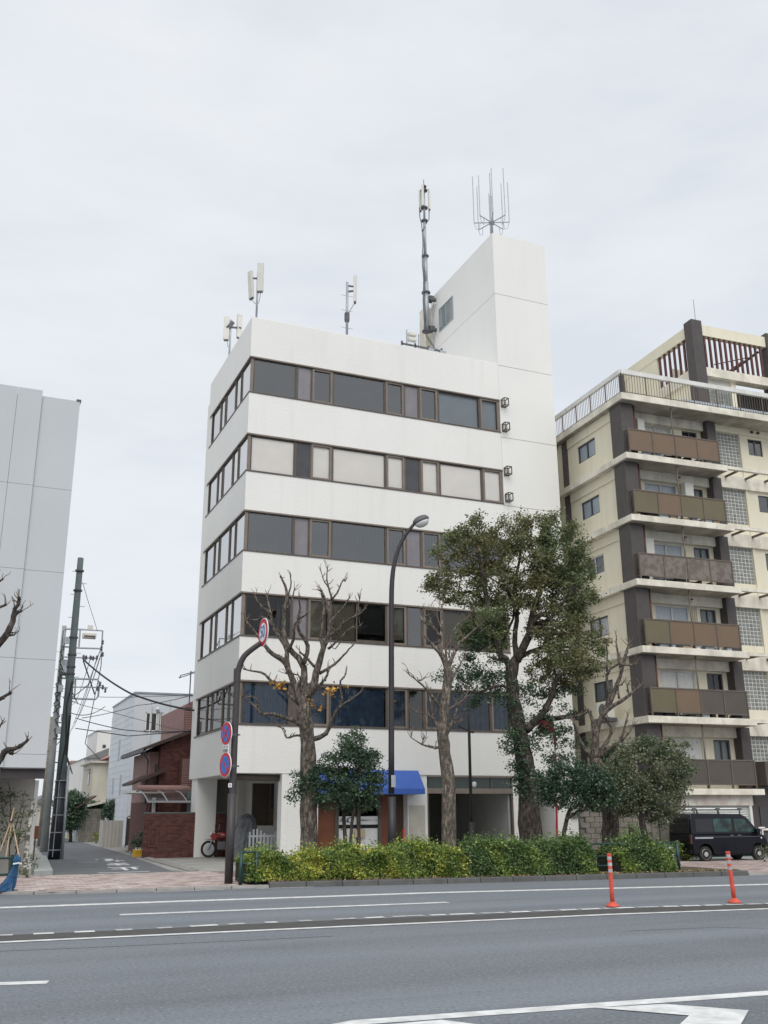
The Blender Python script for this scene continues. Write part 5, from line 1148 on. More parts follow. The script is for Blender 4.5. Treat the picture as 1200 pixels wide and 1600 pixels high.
# --- tree 1
T = Tree('pollarded_tree', 'large bare pollarded tree with knobbly limbs and a few yellow leaves', (484, 1358), 'bark', PG)
o1 = (370, 780, .275)
T.limb([(408, 2200), (410, 1950), (412, 1700), (410, 1500), (400, 1350), (388, 1250), (375, 1180), (368, 1120)], .285, .20, o1, sprout=0, n=16)
for pix, r0, r1, dd in [
    ([(375, 1170), (330, 1060), (300, 980), (270, 920), (220, 890), (170, 850), (130, 790), (90, 740), (50, 690)], .15, .035, -.8),
    ([(290, 960), (285, 900), (283, 850), (240, 780), (200, 720), (190, 650), (130, 600), (100, 550)], .11, .03, .7),
    ([(200, 720), (160, 660), (120, 690), (60, 680)], .06, .025, .4), ([(190, 650), (180, 590), (170, 545)], .05, .02, .3),
    ([(380, 1150), (385, 1050), (380, 930), (300, 850), (270, 790), (265, 700), (270, 620), (290, 540), (265, 470), (250, 440)], .16, .03, .6),
    ([(290, 545), (310, 480), (305, 440)], .04, .018, .1), ([(268, 640), (300, 600), (320, 560), (325, 520)], .045, .02, .2),
    ([(380, 930), (410, 850), (385, 790), (352, 760), (345, 700), (360, 640), (355, 560)], .10, .03, -.7),
    ([(300, 850), (330, 780), (322, 720), (355, 680), (400, 650)], .07, .025, -.5),
    ([(385, 1130), (440, 1060), (460, 960), (490, 850), (520, 780), (530, 700), (520, 620), (500, 560), (480, 520)], .17, .035, -.4),
    ([(520, 620), (540, 570), (580, 520), (600, 460), (615, 465)], .05, .02, .4), ([(540, 570), (520, 500), (510, 440), (515, 400)], .045, .018, .2), ([(520, 500), (492, 460), (480, 415)], .03, .014, .1),
    ([(490, 850), (480, 780), (490, 680), (495, 600), (482, 520)], .09, .03, .8),
    ([(520, 780), (580, 740), (620, 690), (690, 660), (730, 620)], .07, .025, -.6), ([(690, 660), (690, 600), (700, 560)], .035, .016, 0), ([(560, 750), (600, 800), (560, 850)], .035, .014, 0),
    ([(530, 700), (560, 660), (610, 610), (640, 560)], .055, .02, .5), ([(520, 850), (590, 790), (640, 730), (700, 720)], .05, .018, .3),
    ([(470, 990), (540, 950), (600, 900), (630, 860), (660, 830)], .065, .022, .6), ([(400, 1140), (470, 1060), (510, 1010), (520, 960)], .08, .03, .7),
    ([(425, 1365), (480, 1350), (520, 1320), (540, 1260), (560, 1220), (590, 1170), (650, 1140), (700, 1100)], .11, .025, -.7), ([(590, 1170), (600, 1120), (580, 1040), (610, 1010)], .06, .022, -.2),
    ([(355, 1160), (290, 1100), (230, 1060), (190, 1030), (150, 985), (100, 980), (40, 965)], .10, .022, .6),
    ([(380, 1300), (340, 1262), (300, 1250), (240, 1230), (190, 1215), (140, 1225), (110, 1190), (70, 1150), (30, 1125)], .11, .02, -.8), ([(110, 1190), (130, 1160), (100, 1120), (60, 1125)], .035, .014, -.2),
    ([(380, 1345), (330, 1340), (290, 1362), (268, 1335), (280, 1310), (230, 1290)], .055, .018, .5), ([(440, 950), (400, 900), (360, 870)], .06, .03, .3),
    ([(350, 1060), (370, 1000), (280, 990)], .05, .02, .5)]:
    T.limb(pix, r0*.84, r1*.9, o1, dd, sprout=3, curl=.8)
T.finish()
lv = []
for px_, py_, n_ in ((435, 1068, 26), (440, 1070, 16), (518, 1080, 26), (490, 1097, 20), (500, 1105, 10), (532, 1070, 8), (618, 1100, 6)):
    c = atD(px_, py_, T.D); lv += [c+Vector((random.gauss(0, .13), random.gauss(0, .1), random.gauss(0, .08))) for _ in range(n_)]
leaf_mesh('remaining_leaves', lv, .13, 'leafautumn', T.root)
# --- tree 2
T = Tree('pollarded_tree', 'slender pale bare pollarded tree standing between the tall lamp post and the big evergreen', (701, 1357), 'barkpale', PG)
o2 = (640, 930, .25)
T.limb([(245, 1760), (248, 1550), (250, 1300), (246, 1150), (225, 1020), (205, 900), (212, 800), (226, 650), (240, 540), (236, 450)], .255, .13, o2, sprout=0, n=14)
for pix, r0, r1, dd in [
    ([(236, 460), (212, 390), (170, 340), (120, 290), (100, 260)], .11, .025, -.4), ([(212, 390), (185, 330), (190, 260), (150, 200), (100, 180), (68, 140), (75, 110)], .08, .018, .4),
    ([(190, 270), (205, 200), (202, 80)], .05, .015, .2), ([(190, 260), (160, 215), (120, 140), (130, 95)], .045, .015, -.4), ([(150, 200), (110, 160), (90, 120)], .03, .012, 0), ([(205, 220), (180, 160), (170, 110)], .03, .012, 0),
    ([(238, 450), (262, 400), (300, 320), (322, 290), (400, 220), (440, 190)], .09, .02, -.3), ([(235, 440), (225, 350), (240, 300)], .06, .02, .2), ([(262, 400), (240, 380), (270, 200), (350, 150)], .04, .012, .5),
    ([(245, 560), (290, 480), (322, 420)], .06, .02, .4), ([(200, 950), (150, 953), (110, 943), (70, 930), (10, 890)], .055, .012, -.5), ([(75, 935), (85, 905)], .03, .015, 0),
    ([(205, 720), (150, 640), (90, 570), (45, 530), (0, 500)], .065, .014, -.5), ([(50, 535), (75, 530)], .03, .02, 0),
    ([(195, 850), (150, 770), (140, 700), (120, 610)], .055, .016, .3), ([(150, 770), (110, 740), (40, 730)], .025, .01, .2), ([(180, 850), (130, 830), (100, 800)], .025, .01, .2),
    ([(225, 890), (262, 810), (300, 700)], .06, .016, -.3), ([(232, 720), (300, 680), (345, 650), (362, 610)], .04, .014, .4), ([(220, 830), (260, 800), (300, 800)], .03, .01, 0)]:
    T.limb(pix, r0, r1, o2, dd, sprout=4)
T.finish()
# --- tree 3
T = Tree('pollarded_tree', 'bare pollarded tree with twisted forked limbs in front of the cream apartment block', (955, 1354), 'bark', PG)
o3 = (860, 780, .3247)
T.limb([(296, 1780), (292, 1650), (290, 1580), (272, 1450), (245, 1330), (205, 1250)], .30, .17, o3, sprout=0, n=14)
for pix, r0, r1, dd in [
    ([(210, 1260), (215, 1150), (240, 1050), (285, 1000), (360, 960), (430, 900)], .15, .03, -.5), ([(280, 1005), (310, 920), (340, 830), (370, 720), (376, 705)], .09, .03, .5), ([(342, 830), (322, 740), (318, 675)], .05, .02, .3),
    ([(215, 1160), (200, 1080), (190, 1010), (150, 1040), (60, 1055)], .08, .03, .6), ([(245, 1060), (290, 940), (272, 880), (272, 830), (330, 790)], .08, .03, -.6), ([(272, 830), (275, 770), (272, 690)], .04, .02, 0), ([(330, 800), (400, 795)], .05, .03, 0),
    ([(205, 1250), (150, 1180), (125, 1110), (112, 1080)], .08, .03, -.3), ([(205, 1260), (260, 1190), (300, 1110), (270, 1060)], .08, .03, .5), ([(230, 1240), (300, 1190), (340, 1170), (372, 1040)], .09, .025, -.4), ([(340, 1170), (380, 1120), (400, 1090)], .05, .02, 0),
    ([(330, 960), (320, 900), (345, 890)], .04, .02, 0), ([(380, 950), (370, 900)], .04, .02, 0), ([(240, 1320), (280, 1260), (330, 1200), (400, 1190)], .09, .025, .6)]:
    T.limb(pix, r0, r1, o3, dd, sprout=4, curl=.8)
T.finish()
# --- limbs reaching in at the left edge (tree outside the frame)
T = Tree('pollarded_tree', 'dark bare pollarded tree reaching in from the left edge of the picture', (-60, 1393), 'barkdark', PG)
T.limb([(-60, 1393), (-62, 1330), (-60, 1260), (-55, 1200)], .3, .22, sprout=0, n=12)
for pix, r0, r1, dd in [
    ([(-60, 1230), (-30, 1215), (0, 1190), (8, 1172), (25, 1170), (40, 1160), (43, 1155)], .12, .02, -.3), ([(8, 1172), (20, 1178)], .05, .02, 0),
    ([(-58, 1200), (-40, 1120), (-15, 1100), (2, 1092), (16, 1082)], .12, .025, .3), ([(-5, 1145), (4, 1127)], .03, .015, 0),
    ([(-50, 1130), (-40, 1050), (-15, 1020), (2, 1002), (15, 985), (21, 965), (22, 955), (30, 940), (30, 935)], .13, .03, -.2), ([(5, 995), (22, 992)], .03, .015, 0), ([(20, 968), (28, 958), (33, 955)], .04, .02, 0),
    ([(-45, 1060), (-45, 1000), (-20, 960), (-3, 950), (8, 945)], .09, .025, .3), ([(-45, 1000), (-30, 940), (-10, 915), (4, 905)], .07, .02, .3)]:
    T.limb(pix, r0, r1, (0, 0, 1), dd, sprout=2, curl=.8)
T.finish()
# --- leafy crowns
def clump_pts(D, clumps, density, spread, nsub, fill=.55):
    out = []
    for c in clumps:
        px_, py_, rp = c[:3]; dz = c[3] if len(c) > 3 else 0
        ctr = atD(px_, py_, D+dz); r_ = (atD(px_+rp, py_, D+dz)-ctr).length; ry_ = r_*(c[4] if len(c) > 4 else 1.)
        k = max(3, int(nsub*(r_**2)))
        for _ in range(k):
            v = np.random.default_rng(random.randrange(1 << 30)).normal(size=3); v /= np.linalg.norm(v); q = random.uniform(fill, 1.)**.8
            sc = Vector((ctr.x+v[0]*r_*q, ctr.y+v[1]*ry_*q, ctr.z+v[2]*r_*q*.9)); m_ = int(density*random.uniform(.5, 1.4))
            s_ = spread*random.uniform(.7, 1.3); out.append(np.array(sc)+rng.normal(size=(m_, 3))*np.array([s_, s_, s_*.7]))
    return np.concatenate(out)
random.seed(21)
T = Tree('evergreen_tree', 'tall broad evergreen street tree with a browning olive crown and ivy-clad trunk', (830, 1352), 'barkdark', None)
o4 = (600, 780, .3)
T.limb([(770, 1960), (765, 1800), (757, 1640), (750, 1533), (742, 1400), (712, 1250), (684, 1100), (662, 1000), (665, 900), (690, 830)], .48, .165, o4, sprout=0, n=16, pw=.62)
big = [
    ([(665, 930), (642, 840), (600, 810), (560, 700), (540, 560), (520, 420), (500, 340), (480, 260)], .15, .05, -.6), ([(545, 560), (470, 480), (380, 490)], .09, .03, .5), ([(500, 340), (560, 330)], .05, .03, 0), ([(640, 850), (540, 820)], .06, .03, -.5),
    ([(690, 840), (740, 740), (760, 690), (780, 620), (840, 590), (880, 640)], .17, .06, -.6), ([(760, 690), (780, 560), (830, 440), (850, 300), (860, 180)], .14, .03, .5), ([(690, 830), (680, 720), (695, 600), (680, 500), (700, 350), (720, 220)], .12, .03, .6),
    ([(770, 650), (850, 640), (920, 560), (980, 450)], .10, .03, -.7), ([(740, 1200), (780, 1165), (820, 1130), (860, 1060), (880, 990), (900, 930), (950, 900)], .15, .05, -.7), ([(820, 1135), (880, 1142), (940, 1135), (1000, 1130), (1050, 1100)], .11, .04, .4),
    ([(900, 930), (880, 860), (960, 800)], .06, .02, -.5), ([(668, 1000), (600, 960), (500, 1010), (440, 1000)], .07, .02, -.5), ([(600, 790), (700, 560), (620, 450), (540, 400)], .05, .02, 1.), ([(690, 830), (790, 780), (900, 760), (1000, 780)], .10, .03, .9), ([(700, 600), (640, 480), (600, 360), (620, 240)], .07, .02, 1.)]
for pix, r0, r1, dd in big: T.limb(pix, r0, r1, o4, dd, sprout=1, knob=False)
T.finish()
cl = [(735, 838, 30), (705, 862, 30), (690, 908, 20, -.3), (760, 860, 42), (800, 838, 36), (838, 828, 30), (872, 832, 30), (898, 848, 22, -.5), (820, 880, 55), (870, 880, 46), (905, 890, 28), (775, 905, 38), (740, 895, 28), (715, 900, 24), (730, 935, 24), (700, 925, 18), (672, 912, 14), (890, 930, 40), (918, 930, 16), (850, 935, 50), (800, 940, 34), (860, 975, 42), (905, 975, 26), (765, 960, 32), (745, 985, 28), (775, 1000, 28), (735, 1000, 22),
      (735, 822, 14), (745, 812, 9), (818, 812, 14), (868, 812, 16), (712, 835, 12), (890, 1010, 32), (920, 1030, 30), (850, 1020, 26), (870, 1045, 30), (900, 1060, 26), (930, 1000, 22, .5), (840, 1050, 18), (762, 965, 20, -1.2), (880, 1025, 30, -1.2)]
P = clump_pts(T.D, cl, 82, .125, 52); T_D = T.D
leaf_mesh('crown', P, .088, 'leaf', T.root)
cl2 = [(745, 1000, 20), (720, 1040, 22), (745, 1060, 26), (770, 1045, 22), (725, 1075, 14), (760, 1085, 22), (790, 1068, 16), (690, 1050, 10), (735, 1095, 12), (830, 1085, 20), (860, 1095, 22), (880, 1075, 18), (850, 1130, 22), (875, 1150, 20), (895, 1110, 12), (835, 1160, 16), (905, 1160, 14), (860, 1185, 14), (795, 1165, 10), (805, 1195, 9), (885, 1185, 14), (812, 1210, 10, -.3)]
leaf_mesh('lower_foliage', clump_pts(T.D, cl2, 90, .13, 44), .085, 'leafdk', T.root)
ivy = []
for i in range(15): f_ = i/14; px_, py_ = 800+22*f_, 1090+150*f_; ivy.append((px_+random.uniform(-7, 7), py_, 10, -.2))
leaf_mesh('trunk_ivy', clump_pts(T.D, ivy, 70, .13, 80, .8), .085, 'leafdk', T.root)
def bushy(name, lab, base, stems, clumps, m, dens=40, lsz=.095, sub=60, cat='tree', sp=.11, stem_m='barkdark'):
    T = Tree(name, lab, base, stem_m, None, cat)
    for pix, r0, r1 in stems: T.limb(pix, r0, r1, (0, 0, 1), random.uniform(-.2, .2), sprout=0, knob=False, n=8)
    T.finish(False); leaf_mesh('crown', clump_pts(T.D, clumps, dens*1.8, sp, sub*1.5), lsz*.78, m, T.root); return T
bushy('evergreen_shrub_tree', 'small dark multi-stemmed evergreen in front of the shop signs left of the blue awning', (548, 1358),
      [([(538, 1370), (540, 1300), (536, 1240)], .085, .05), ([(549, 1370), (547, 1310), (556, 1240)], .075, .04), ([(560, 1370), (561, 1300), (560, 1240), (562, 1180)], .07, .03)],
      [(552, 1160, 16), (545, 1178, 22), (522, 1195, 22), (560, 1195, 26), (578, 1185, 14), (505, 1215, 20), (530, 1222, 28), (565, 1225, 28), (586, 1222, 18), (573, 1250, 17), (545, 1248, 24), (515, 1245, 20), (490, 1228, 16), (470, 1232, 14), (462, 1245, 9), (468, 1216, 7), (560, 1148, 9), (540, 1155, 8), (500, 1200, 8)], 'leafdk', 42, .10, 75)
bushy('evergreen_shrub_tree', 'low dark round-crowned evergreen between the big tree trunk and the concrete block wall', (884, 1360),
      [([(883, 1370), (881, 1310), (884, 1280), (893, 1262)], .085, .05), ([(884, 1282), (898, 1270), (915, 1266), (930, 1255)], .05, .03)],
      [(858, 1228, 20), (880, 1218, 24), (905, 1222, 24), (925, 1232, 22), (850, 1242, 14), (870, 1245, 20), (900, 1247, 20), (930, 1250, 16), (845, 1215, 12), (870, 1200, 14), (900, 1200, 14), (940, 1222, 20), (948, 1244, 18), (925, 1210, 16), (935, 1256, 12)], 'leafdk', 42, .10, 70)
bushy('evergreen_shrub_tree', 'wide grey-green evergreen shrub tree on the right between the bare tree and the black van', (1006, 1357),
      [([(1008, 1362), (1007, 1310), (1003, 1280), (1000, 1230)], .13, .07), ([(1004, 1285), (1020, 1250)], .07, .03)],
      [(985, 1170, 18), (1010, 1172, 20), (1040, 1168, 14), (1060, 1185, 16), (965, 1200, 24), (1000, 1200, 34), (1040, 1200, 30), (1068, 1208, 18), (955, 1230, 24), (990, 1238, 30), (1030, 1238, 30), (1060, 1235, 18), (1050, 1260, 18), (1010, 1262, 22), (1040, 1285, 12), (975, 1255, 18), (1072, 1165, 6), (1012, 1156, 8), (1045, 1158, 7), (1030, 1280, 14)], 'leafgrey', 44, .095, 70)
bushy('evergreen_shrub_tree', 'very dark shrub filling the gap behind the bare pollarded tree on the right', (965, 1352),
      [([(966, 1352), (965, 1300), (962, 1240)], .06, .04)], [(945, 1190, 16, .5), (955, 1215, 20, .5), (940, 1235, 20, .5), (965, 1180, 12, .5), (935, 1210, 14, .5)], 'leafdk', 44, .09, 80)
# street side greenery up the lane
def far_bush(lab, base, clumps, m, D=None, stem=True, dens=40, lsz=.12, sub=26, sp=.14, name='shrub', cat='shrub'):
    T = Tree(name, lab, base, 'barkdark', None, cat, .05)
    if stem: T.limb([base, (base[0], (base[1]+clumps[0][1])/2), (clumps[0][0], clumps[0][1])], .12, .06, sprout=0, knob=False)
    else: T.limb([base, (base[0], base[1]-3)], .05, .03, sprout=0, knob=False)
    T.finish(False); leaf_mesh('crown', clump_pts(T.D, clumps, dens, sp, sub), lsz, m, T.root)
far_bush('clipped round-topped dark green tree at the end of the side street', (110, 1316), [(111, 1265, 14), (112, 1252, 12), (104, 1275, 11), (119, 1275, 10), (120, 1255, 8), (104, 1256, 9), (112, 1285, 10), (103, 1290, 6)], 'leafdk', dens=260, lsz=.15, sub=40, sp=.25, name='clipped_tree', cat='tree')
far_bush('dark spreading shrub over the stained block wall beside the cream house', (142, 1312), [(146, 1262, 9), (138, 1268, 10), (152, 1272, 9), (156, 1260, 6), (142, 1275, 9)], 'leafdk', dens=150, lsz=.13, sub=30, sp=.18)
far_bush('grey-green shrub leaning over the pale gate wall', (172, 1318), [(172, 1262, 9), (180, 1266, 9), (165, 1270, 8), (184, 1256, 6), (175, 1276, 8)], 'leafdk', dens=140, lsz=.12, sub=34, sp=.17)
far_bush('dark clipped bush beside the ornamental gate behind the yellow crate', (215, 1336), [(216, 1316, 8), (212, 1326, 8), (222, 1324, 8), (220, 1308, 6)], 'leafdk', dens=70, lsz=.08, sub=60, sp=.12, stem=False)
far_bush('green hedge plant rising behind the brick garden wall under the carport', (250, 1326), [(236, 1262, 9, 2), (250, 1258, 9, 2), (262, 1264, 8, 2), (228, 1275, 8, 2), (243, 1268, 9, 2)], 'leafmid', dens=60, lsz=.09, sub=60, sp=.13, stem=False)
far_bush('small yellow-leaved plant at the foot of the block wall', (150, 1318), [(151, 1310, 4), (152, 1303, 3)], 'leafyel', dens=40, lsz=.09, sub=60, sp=.1, stem=False, cat='plant', name='plant')
far_bush('low yellow-green plant beneath the clipped tree up the street', (118, 1314), [(118, 1308, 4), (108, 1309, 4)], 'leafyel', dens=30, lsz=.1, sub=50, sp=.12, stem=False, cat='plant', name='plant')
far_bush('small yellow-green potted shrub on top of the brick planter', (915, 1345), [(915, 1298, 7), (909, 1300, 6), (921, 1299, 6), (915, 1292, 5)], 'leafyel', dens=34, lsz=.06, sub=90, sp=.07, stem=False, cat='plant', name='plant')
# planting in front of the grey building
T = Tree('staked_sapling', 'young loose-leaved tree with bamboo stakes in front of the grey building', (14, 1368), 'barkdark', None, 'tree', .05)
for pix in ([(14, 1368), (15, 1310), (17, 1250), (16, 1232)], [(15, 1320), (28, 1280), (36, 1250)], [(16, 1300), (6, 1275), (3, 1262)], [(17, 1368), (26, 1330), (32, 1290), (38, 1262)]): T.limb(pix, .022, .01, sprout=1, knob=False, n=6)
T.finish(); leaf_mesh('foliage', clump_pts(T.D, [(16, 1238, 9), (8, 1258, 9), (22, 1250, 10), (36, 1255, 8), (40, 1272, 7), (10, 1278, 8), (28, 1275, 8), (33, 1300, 5), (5, 1300, 4), (26, 1305, 4), (2, 1245, 4)], 16, .13, 60), .10, 'leafgrey', T.root)
b_ = MB()
for a, c in (((21, 1272), (0, 1330)), ((18, 1276), (31, 1345)), ((19, 1280), (9, 1340)), ((22, 1262), (17, 1283))): b_.tube([atD(*a, T.D-.1), atD(*c, T.D-.3)], .02, 6)
st_ = thing('bamboo_stakes', 'three bamboo stakes lashed into a tripod round the young tree', 'tree stake', atZ(16, 1365, .05)); b_.build('stake', 'bamboo', st_, world=True)
b_ = MB()
for a in ((18, 1282), (4, 1318), (26, 1324)): b_.blob(atD(*a, T.D-.2), .06, 7)
b_.build('lashing', 'dark', st_, world=True)
T = Tree('white_trunked_tree', 'slim white-barked trunk leaning beside the beige recess wall of the grey building', (38, 1367), 'birch', None, 'tree', .05)
T.limb([(38, 1367), (41, 1330), (45, 1290), (49, 1262), (50, 1252)], .085, .05, sprout=0, knob=False, n=8); T.finish(False)
far_bush('small loose shrub at the corner of the beige wall and the street kerb', (42, 1372), [(42, 1362, 7), (36, 1366, 6), (48, 1352, 7), (33, 1358, 5), (50, 1340, 4)], 'leafgrey', dens=18, lsz=.07, sub=120, sp=.09, stem=False)
# ============================================================= HEDGES
random.seed(5)
def hedge(lab, x0, x1, ht, m, m2=None, mix=.3, dep=1.35, dens=6800, front=.22, name='hedge'):
    y0 = kline((x0+x1)/2); t = thing(name, lab, 'hedge', ((x0+x1)/2, y0+.7, .12))
    n_ = int(dens*(x1-x0)); pts = []; core = MB()
    for _ in range(n_):
        x_ = random.uniform(x0-.05, x1+.05); k_ = kline(x_)+front
        bump_ = .10*math.sin(x_*2.9)+.07*math.sin(x_*6.7+1)+.04*math.sin(x_*13+2); h_ = ht+bump_
        e_ = min(1, (x_-x0+.05)/.3, (x1+.05-x_)/.3)
        u_ = random.random()
        if u_ < .55: z = random.random()**.85*h_; y_ = k_+abs(random.gauss(0, .09))+.10*math.sin(x_*5+z*4)*.6+.15*(z/h_)**3
        elif u_ < .9: y_ = k_+random.random()*dep; z = h_-abs(random.gauss(0, .08))-(.12*((y_-k_)/dep-.5)**2)
        else: y_ = k_+random.random()*dep; z = h_+abs(random.gauss(0, .09)) if random.random() < .6 else random.random()*h_
        if e_ < .9: z *= (.75+.25*max(0, e_))
        pts.append((x_, y_, .12+z+.02))
    s_ = np.array(pts); keep = np.ones(len(s_), bool)
    if m2:
        f_ = np.sin(s_[:, 0]*2.3+1)+np.sin(s_[:, 0]*5.1+s_[:, 2]*4)+rng.normal(size=len(s_))*.7; k2 = f_ > np.quantile(f_, 1-mix)
        leaf_mesh('foliage', s_[~k2], .066, m, t); leaf_mesh('tinted_foliage', s_[k2], .066, m2, t)
    else: leaf_mesh('foliage', s_, .075, m, t)
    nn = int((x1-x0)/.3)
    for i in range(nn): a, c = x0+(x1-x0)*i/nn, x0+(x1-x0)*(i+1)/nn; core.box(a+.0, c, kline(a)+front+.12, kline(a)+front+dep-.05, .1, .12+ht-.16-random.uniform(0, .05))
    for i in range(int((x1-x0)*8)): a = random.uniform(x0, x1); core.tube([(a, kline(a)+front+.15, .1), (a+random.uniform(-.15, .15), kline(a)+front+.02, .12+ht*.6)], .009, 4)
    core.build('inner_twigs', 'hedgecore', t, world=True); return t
hedge('yellow-and-green variegated hedge at the left end beside the brown sign post', 6.95, 9.3, .62, 'leafhedge', 'leafyel', .42)
hedge('bright yellow-green hedge stretch in front of the two tree trunks and awning', 9.3, 12.6, .72, 'leafyel', 'leafhedge', .55)
hedge('plain green clipped hedge stretch in front of the big evergreen', 12.6, 16.25, .78, 'leafmid', 'leafhedge', .3)
hedge('short separate green hedge right of the gap with the bare tree trunk', 17.1, 18.75, .75, 'leafmid', 'leafhedge', .35)
T = Tree('shrub', 'rounded green shrub between the short hedge and the black van', (1065, 1346), 'barkdark', None, 'shrub', .05)
T.limb([(1065, 1346), (1064, 1335)], .05, .03, sprout=0, knob=False); T.finish(False)
leaf_mesh('crown', clump_pts(T.D, [(1055, 1330, 12), (1067, 1322, 11), (1074, 1332, 9), (1048, 1322, 9), (1060, 1318, 8), (1066, 1338, 10)], 50, .10, 90), .07, 'leafhedge', T.root)
far_bush('small shrub squeezed against the concrete block wall', (988, 1348), [(985, 1292, 5), (990, 1310, 8), (985, 1322, 9), (994, 1300, 4)], 'leafmid', dens=30, lsz=.08, sub=80, sp=.1)
# ============================================================= STREET FURNITURE
random.seed(9)
# tall curved lamp
p = atZ(613, 1360, .12); D0 = p.dot(HN)
lamp = thing('street_lamp', 'tall dark street lamp with a curved arm and oval head before the windows', 'street lamp', (p.x, p.y, .12))
pz_ = [atD(613, y_, D0) for y_ in (1360, 1240)]; up_ = [(611.5, 1240), (611.5, 1000), (611.5, 930), (613, 900), (616, 880), (621.5, 860), (628, 845), (636, 832), (646, 820)]
MB().tube([atD(612.5, 1360, D0), atD(612, 1245, D0)], .125, 14).build('base_section', 'poleblack', lamp, world=True, smooth=True)
pp = smooth_path([atD(x_, y_, D0) for x_, y_ in up_]); MB().tube(pp, [.092-.042*i/(len(pp)-1) for i in range(len(pp))], 14).build('column', 'poleblack', lamp, world=True, smooth=True)
a = atD(646, 820, D0); c = atD(666, 811, D0); hd = MB(); d = (c-a).normalized(); ctr = a.lerp(c, .5)+d*.05
rx_ = (c-a).length*.62; xa = Vector((d.x, d.y, d.z)); za = Vector((0, 0, 1)); za = (za-xa*za.dot(xa)).normalized(); ya = za.cross(xa)
def ell(prof, m_, nm, par):
    n = 16; v_ = []
    for rr, z in prof:
        for k in range(n): t_ = 2*math.pi*k/n; v_.append(ctr+xa*rx_*rr*math.cos(t_)+ya*rx_*.62*rr*math.sin(t_)+za*z)
    f_ = [(i*n+k, i*n+(k+1) % n, (i+1)*n+(k+1) % n, (i+1)*n+k) for i in range(len(prof)-1) for k in range(n)]+[tuple(range(n-1, -1, -1)), tuple((len(prof)-1)*n+k for k in range(n))]
    return MB().add(v_, f_).build(nm, m_, par, world=True, smooth=True)
h_ = ell([(.95, -.02), (1.0, .02), (.97, .07), (.8, .13), (.5, .17), (.15, .19)], 'steeldk', 'lamp_head', lamp)
ell([(.2, -.2), (.55, -.17), (.8, -.09), (.9, -.02)], mat('lamp_glass', (.55, .56, .55), .15, .1, 5), 'lamp_glass', h_)
MB().box(-.07, .07, -.135, -.125, 1.85+.5, 2.2+.5).build('notice_sticker', 'steel', lamp)
# short dark post with a small bracket camera
p = atZ(736, 1346, .05); D0 = p.dot(HN)
t = thing('lamp_post', 'shorter dark post with side arms standing in front of the garage opening', 'post', (p.x, p.y, .05))
MB().tube([atD(737, 1346, D0), atD(736.5, 1284, D0)], .1, 12).build('base_section', 'poleblack', t, world=True, smooth=True)
MB().tube([atD(736.5, 1284, D0), atD(733, 1143, D0), atD(732, 1090, D0)], [.062, .055, .04], 12).build('column', 'poleblack', t, world=True, smooth=True)
MB().tube([atD(733, 1143, D0), atD(716, 1134, D0)], .028, 6).tube([atD(733, 1143, D0), atD(741, 1144, D0)], .04, 6).build('side_arm', 'poleblack', t, world=True)
q = atD(739, 1226, D0); MB().lathe([(.03, -.1), (.075, -.05), (.08, .06), (.05, .1)], q-Vector((0, .1, 0)), 10).build('small_lamp', 'signwhite', t, world=True, smooth=True)
# road sign post
p = atZ(357, 1381, .06); D0 = p.dot(HN)
sp_ = thing('road_sign_post', 'brown post at the hedge end carrying the speed limit disc on its bent arm', 'sign post', (p.x, p.y, .06))
MB().tube([atD(357, 1381, D0), atD(362.5, 1240, D0)], .105, 14).build('base_section', 'pole', sp_, world=True, smooth=True)
pp = smooth_path([atD(x_, y_, D0) for x_, y_ in ((361.5, 1290), (365.5, 1180), (370.5, 1060), (372, 1048), (378, 1030), (386, 1020), (407, 1005))], 2)
MB().tube(pp, [.09-.02*i/(len(pp)-1) for i in range(len(pp))], 14).build('column', 'pole', sp_, world=True, smooth=True)
MB().tube([atD(370.2, 1066, D0), atD(371.0, 1045, D0)], .095, 12).build('sleeve', 'pole', sp_, world=True)
def disc(ctr, r_, az, rings, root, nm, tilt=0.):
    """round sign plate facing azimuth az; rings = (radius fraction, material)"""
    n_ = Vector((math.sin(az), math.cos(az), 0)); x_ = Vector((0, 0, 1)).cross(n_); base = None
    for i, (fr, m_) in enumerate(rings):
        b_ = MB(); o_ = ctr+n_*(.006*i); pts = [o_+x_*r_*fr*math.cos(2*math.pi*k/40)+Vector((0, 0, 1))*r_*fr*math.sin(2*math.pi*k/40) for k in range(40)]
        pb = [q-n_*(.02 if i == 0 else .005) for q in pts]
        b_.add(pts+pb, [tuple(range(40)), tuple(range(79, 39, -1))]+[(k, 40+k, 40+(k+1) % 40, (k+1) % 40) for k in range(40)])
        o = b_.build(nm if i == 0 else ('border', 'field', 'field')[min(i-1, 2)], m_, root if i == 0 else base, world=True)
        if i == 0: base = o
    mt = Matrix((( x_.x, 0, n_.x, ctr.x), (x_.y, 0, n_.y, ctr.y), (x_.z, 1, n_.z, ctr.z), (0, 0, 0, 1)))
    return base, mt
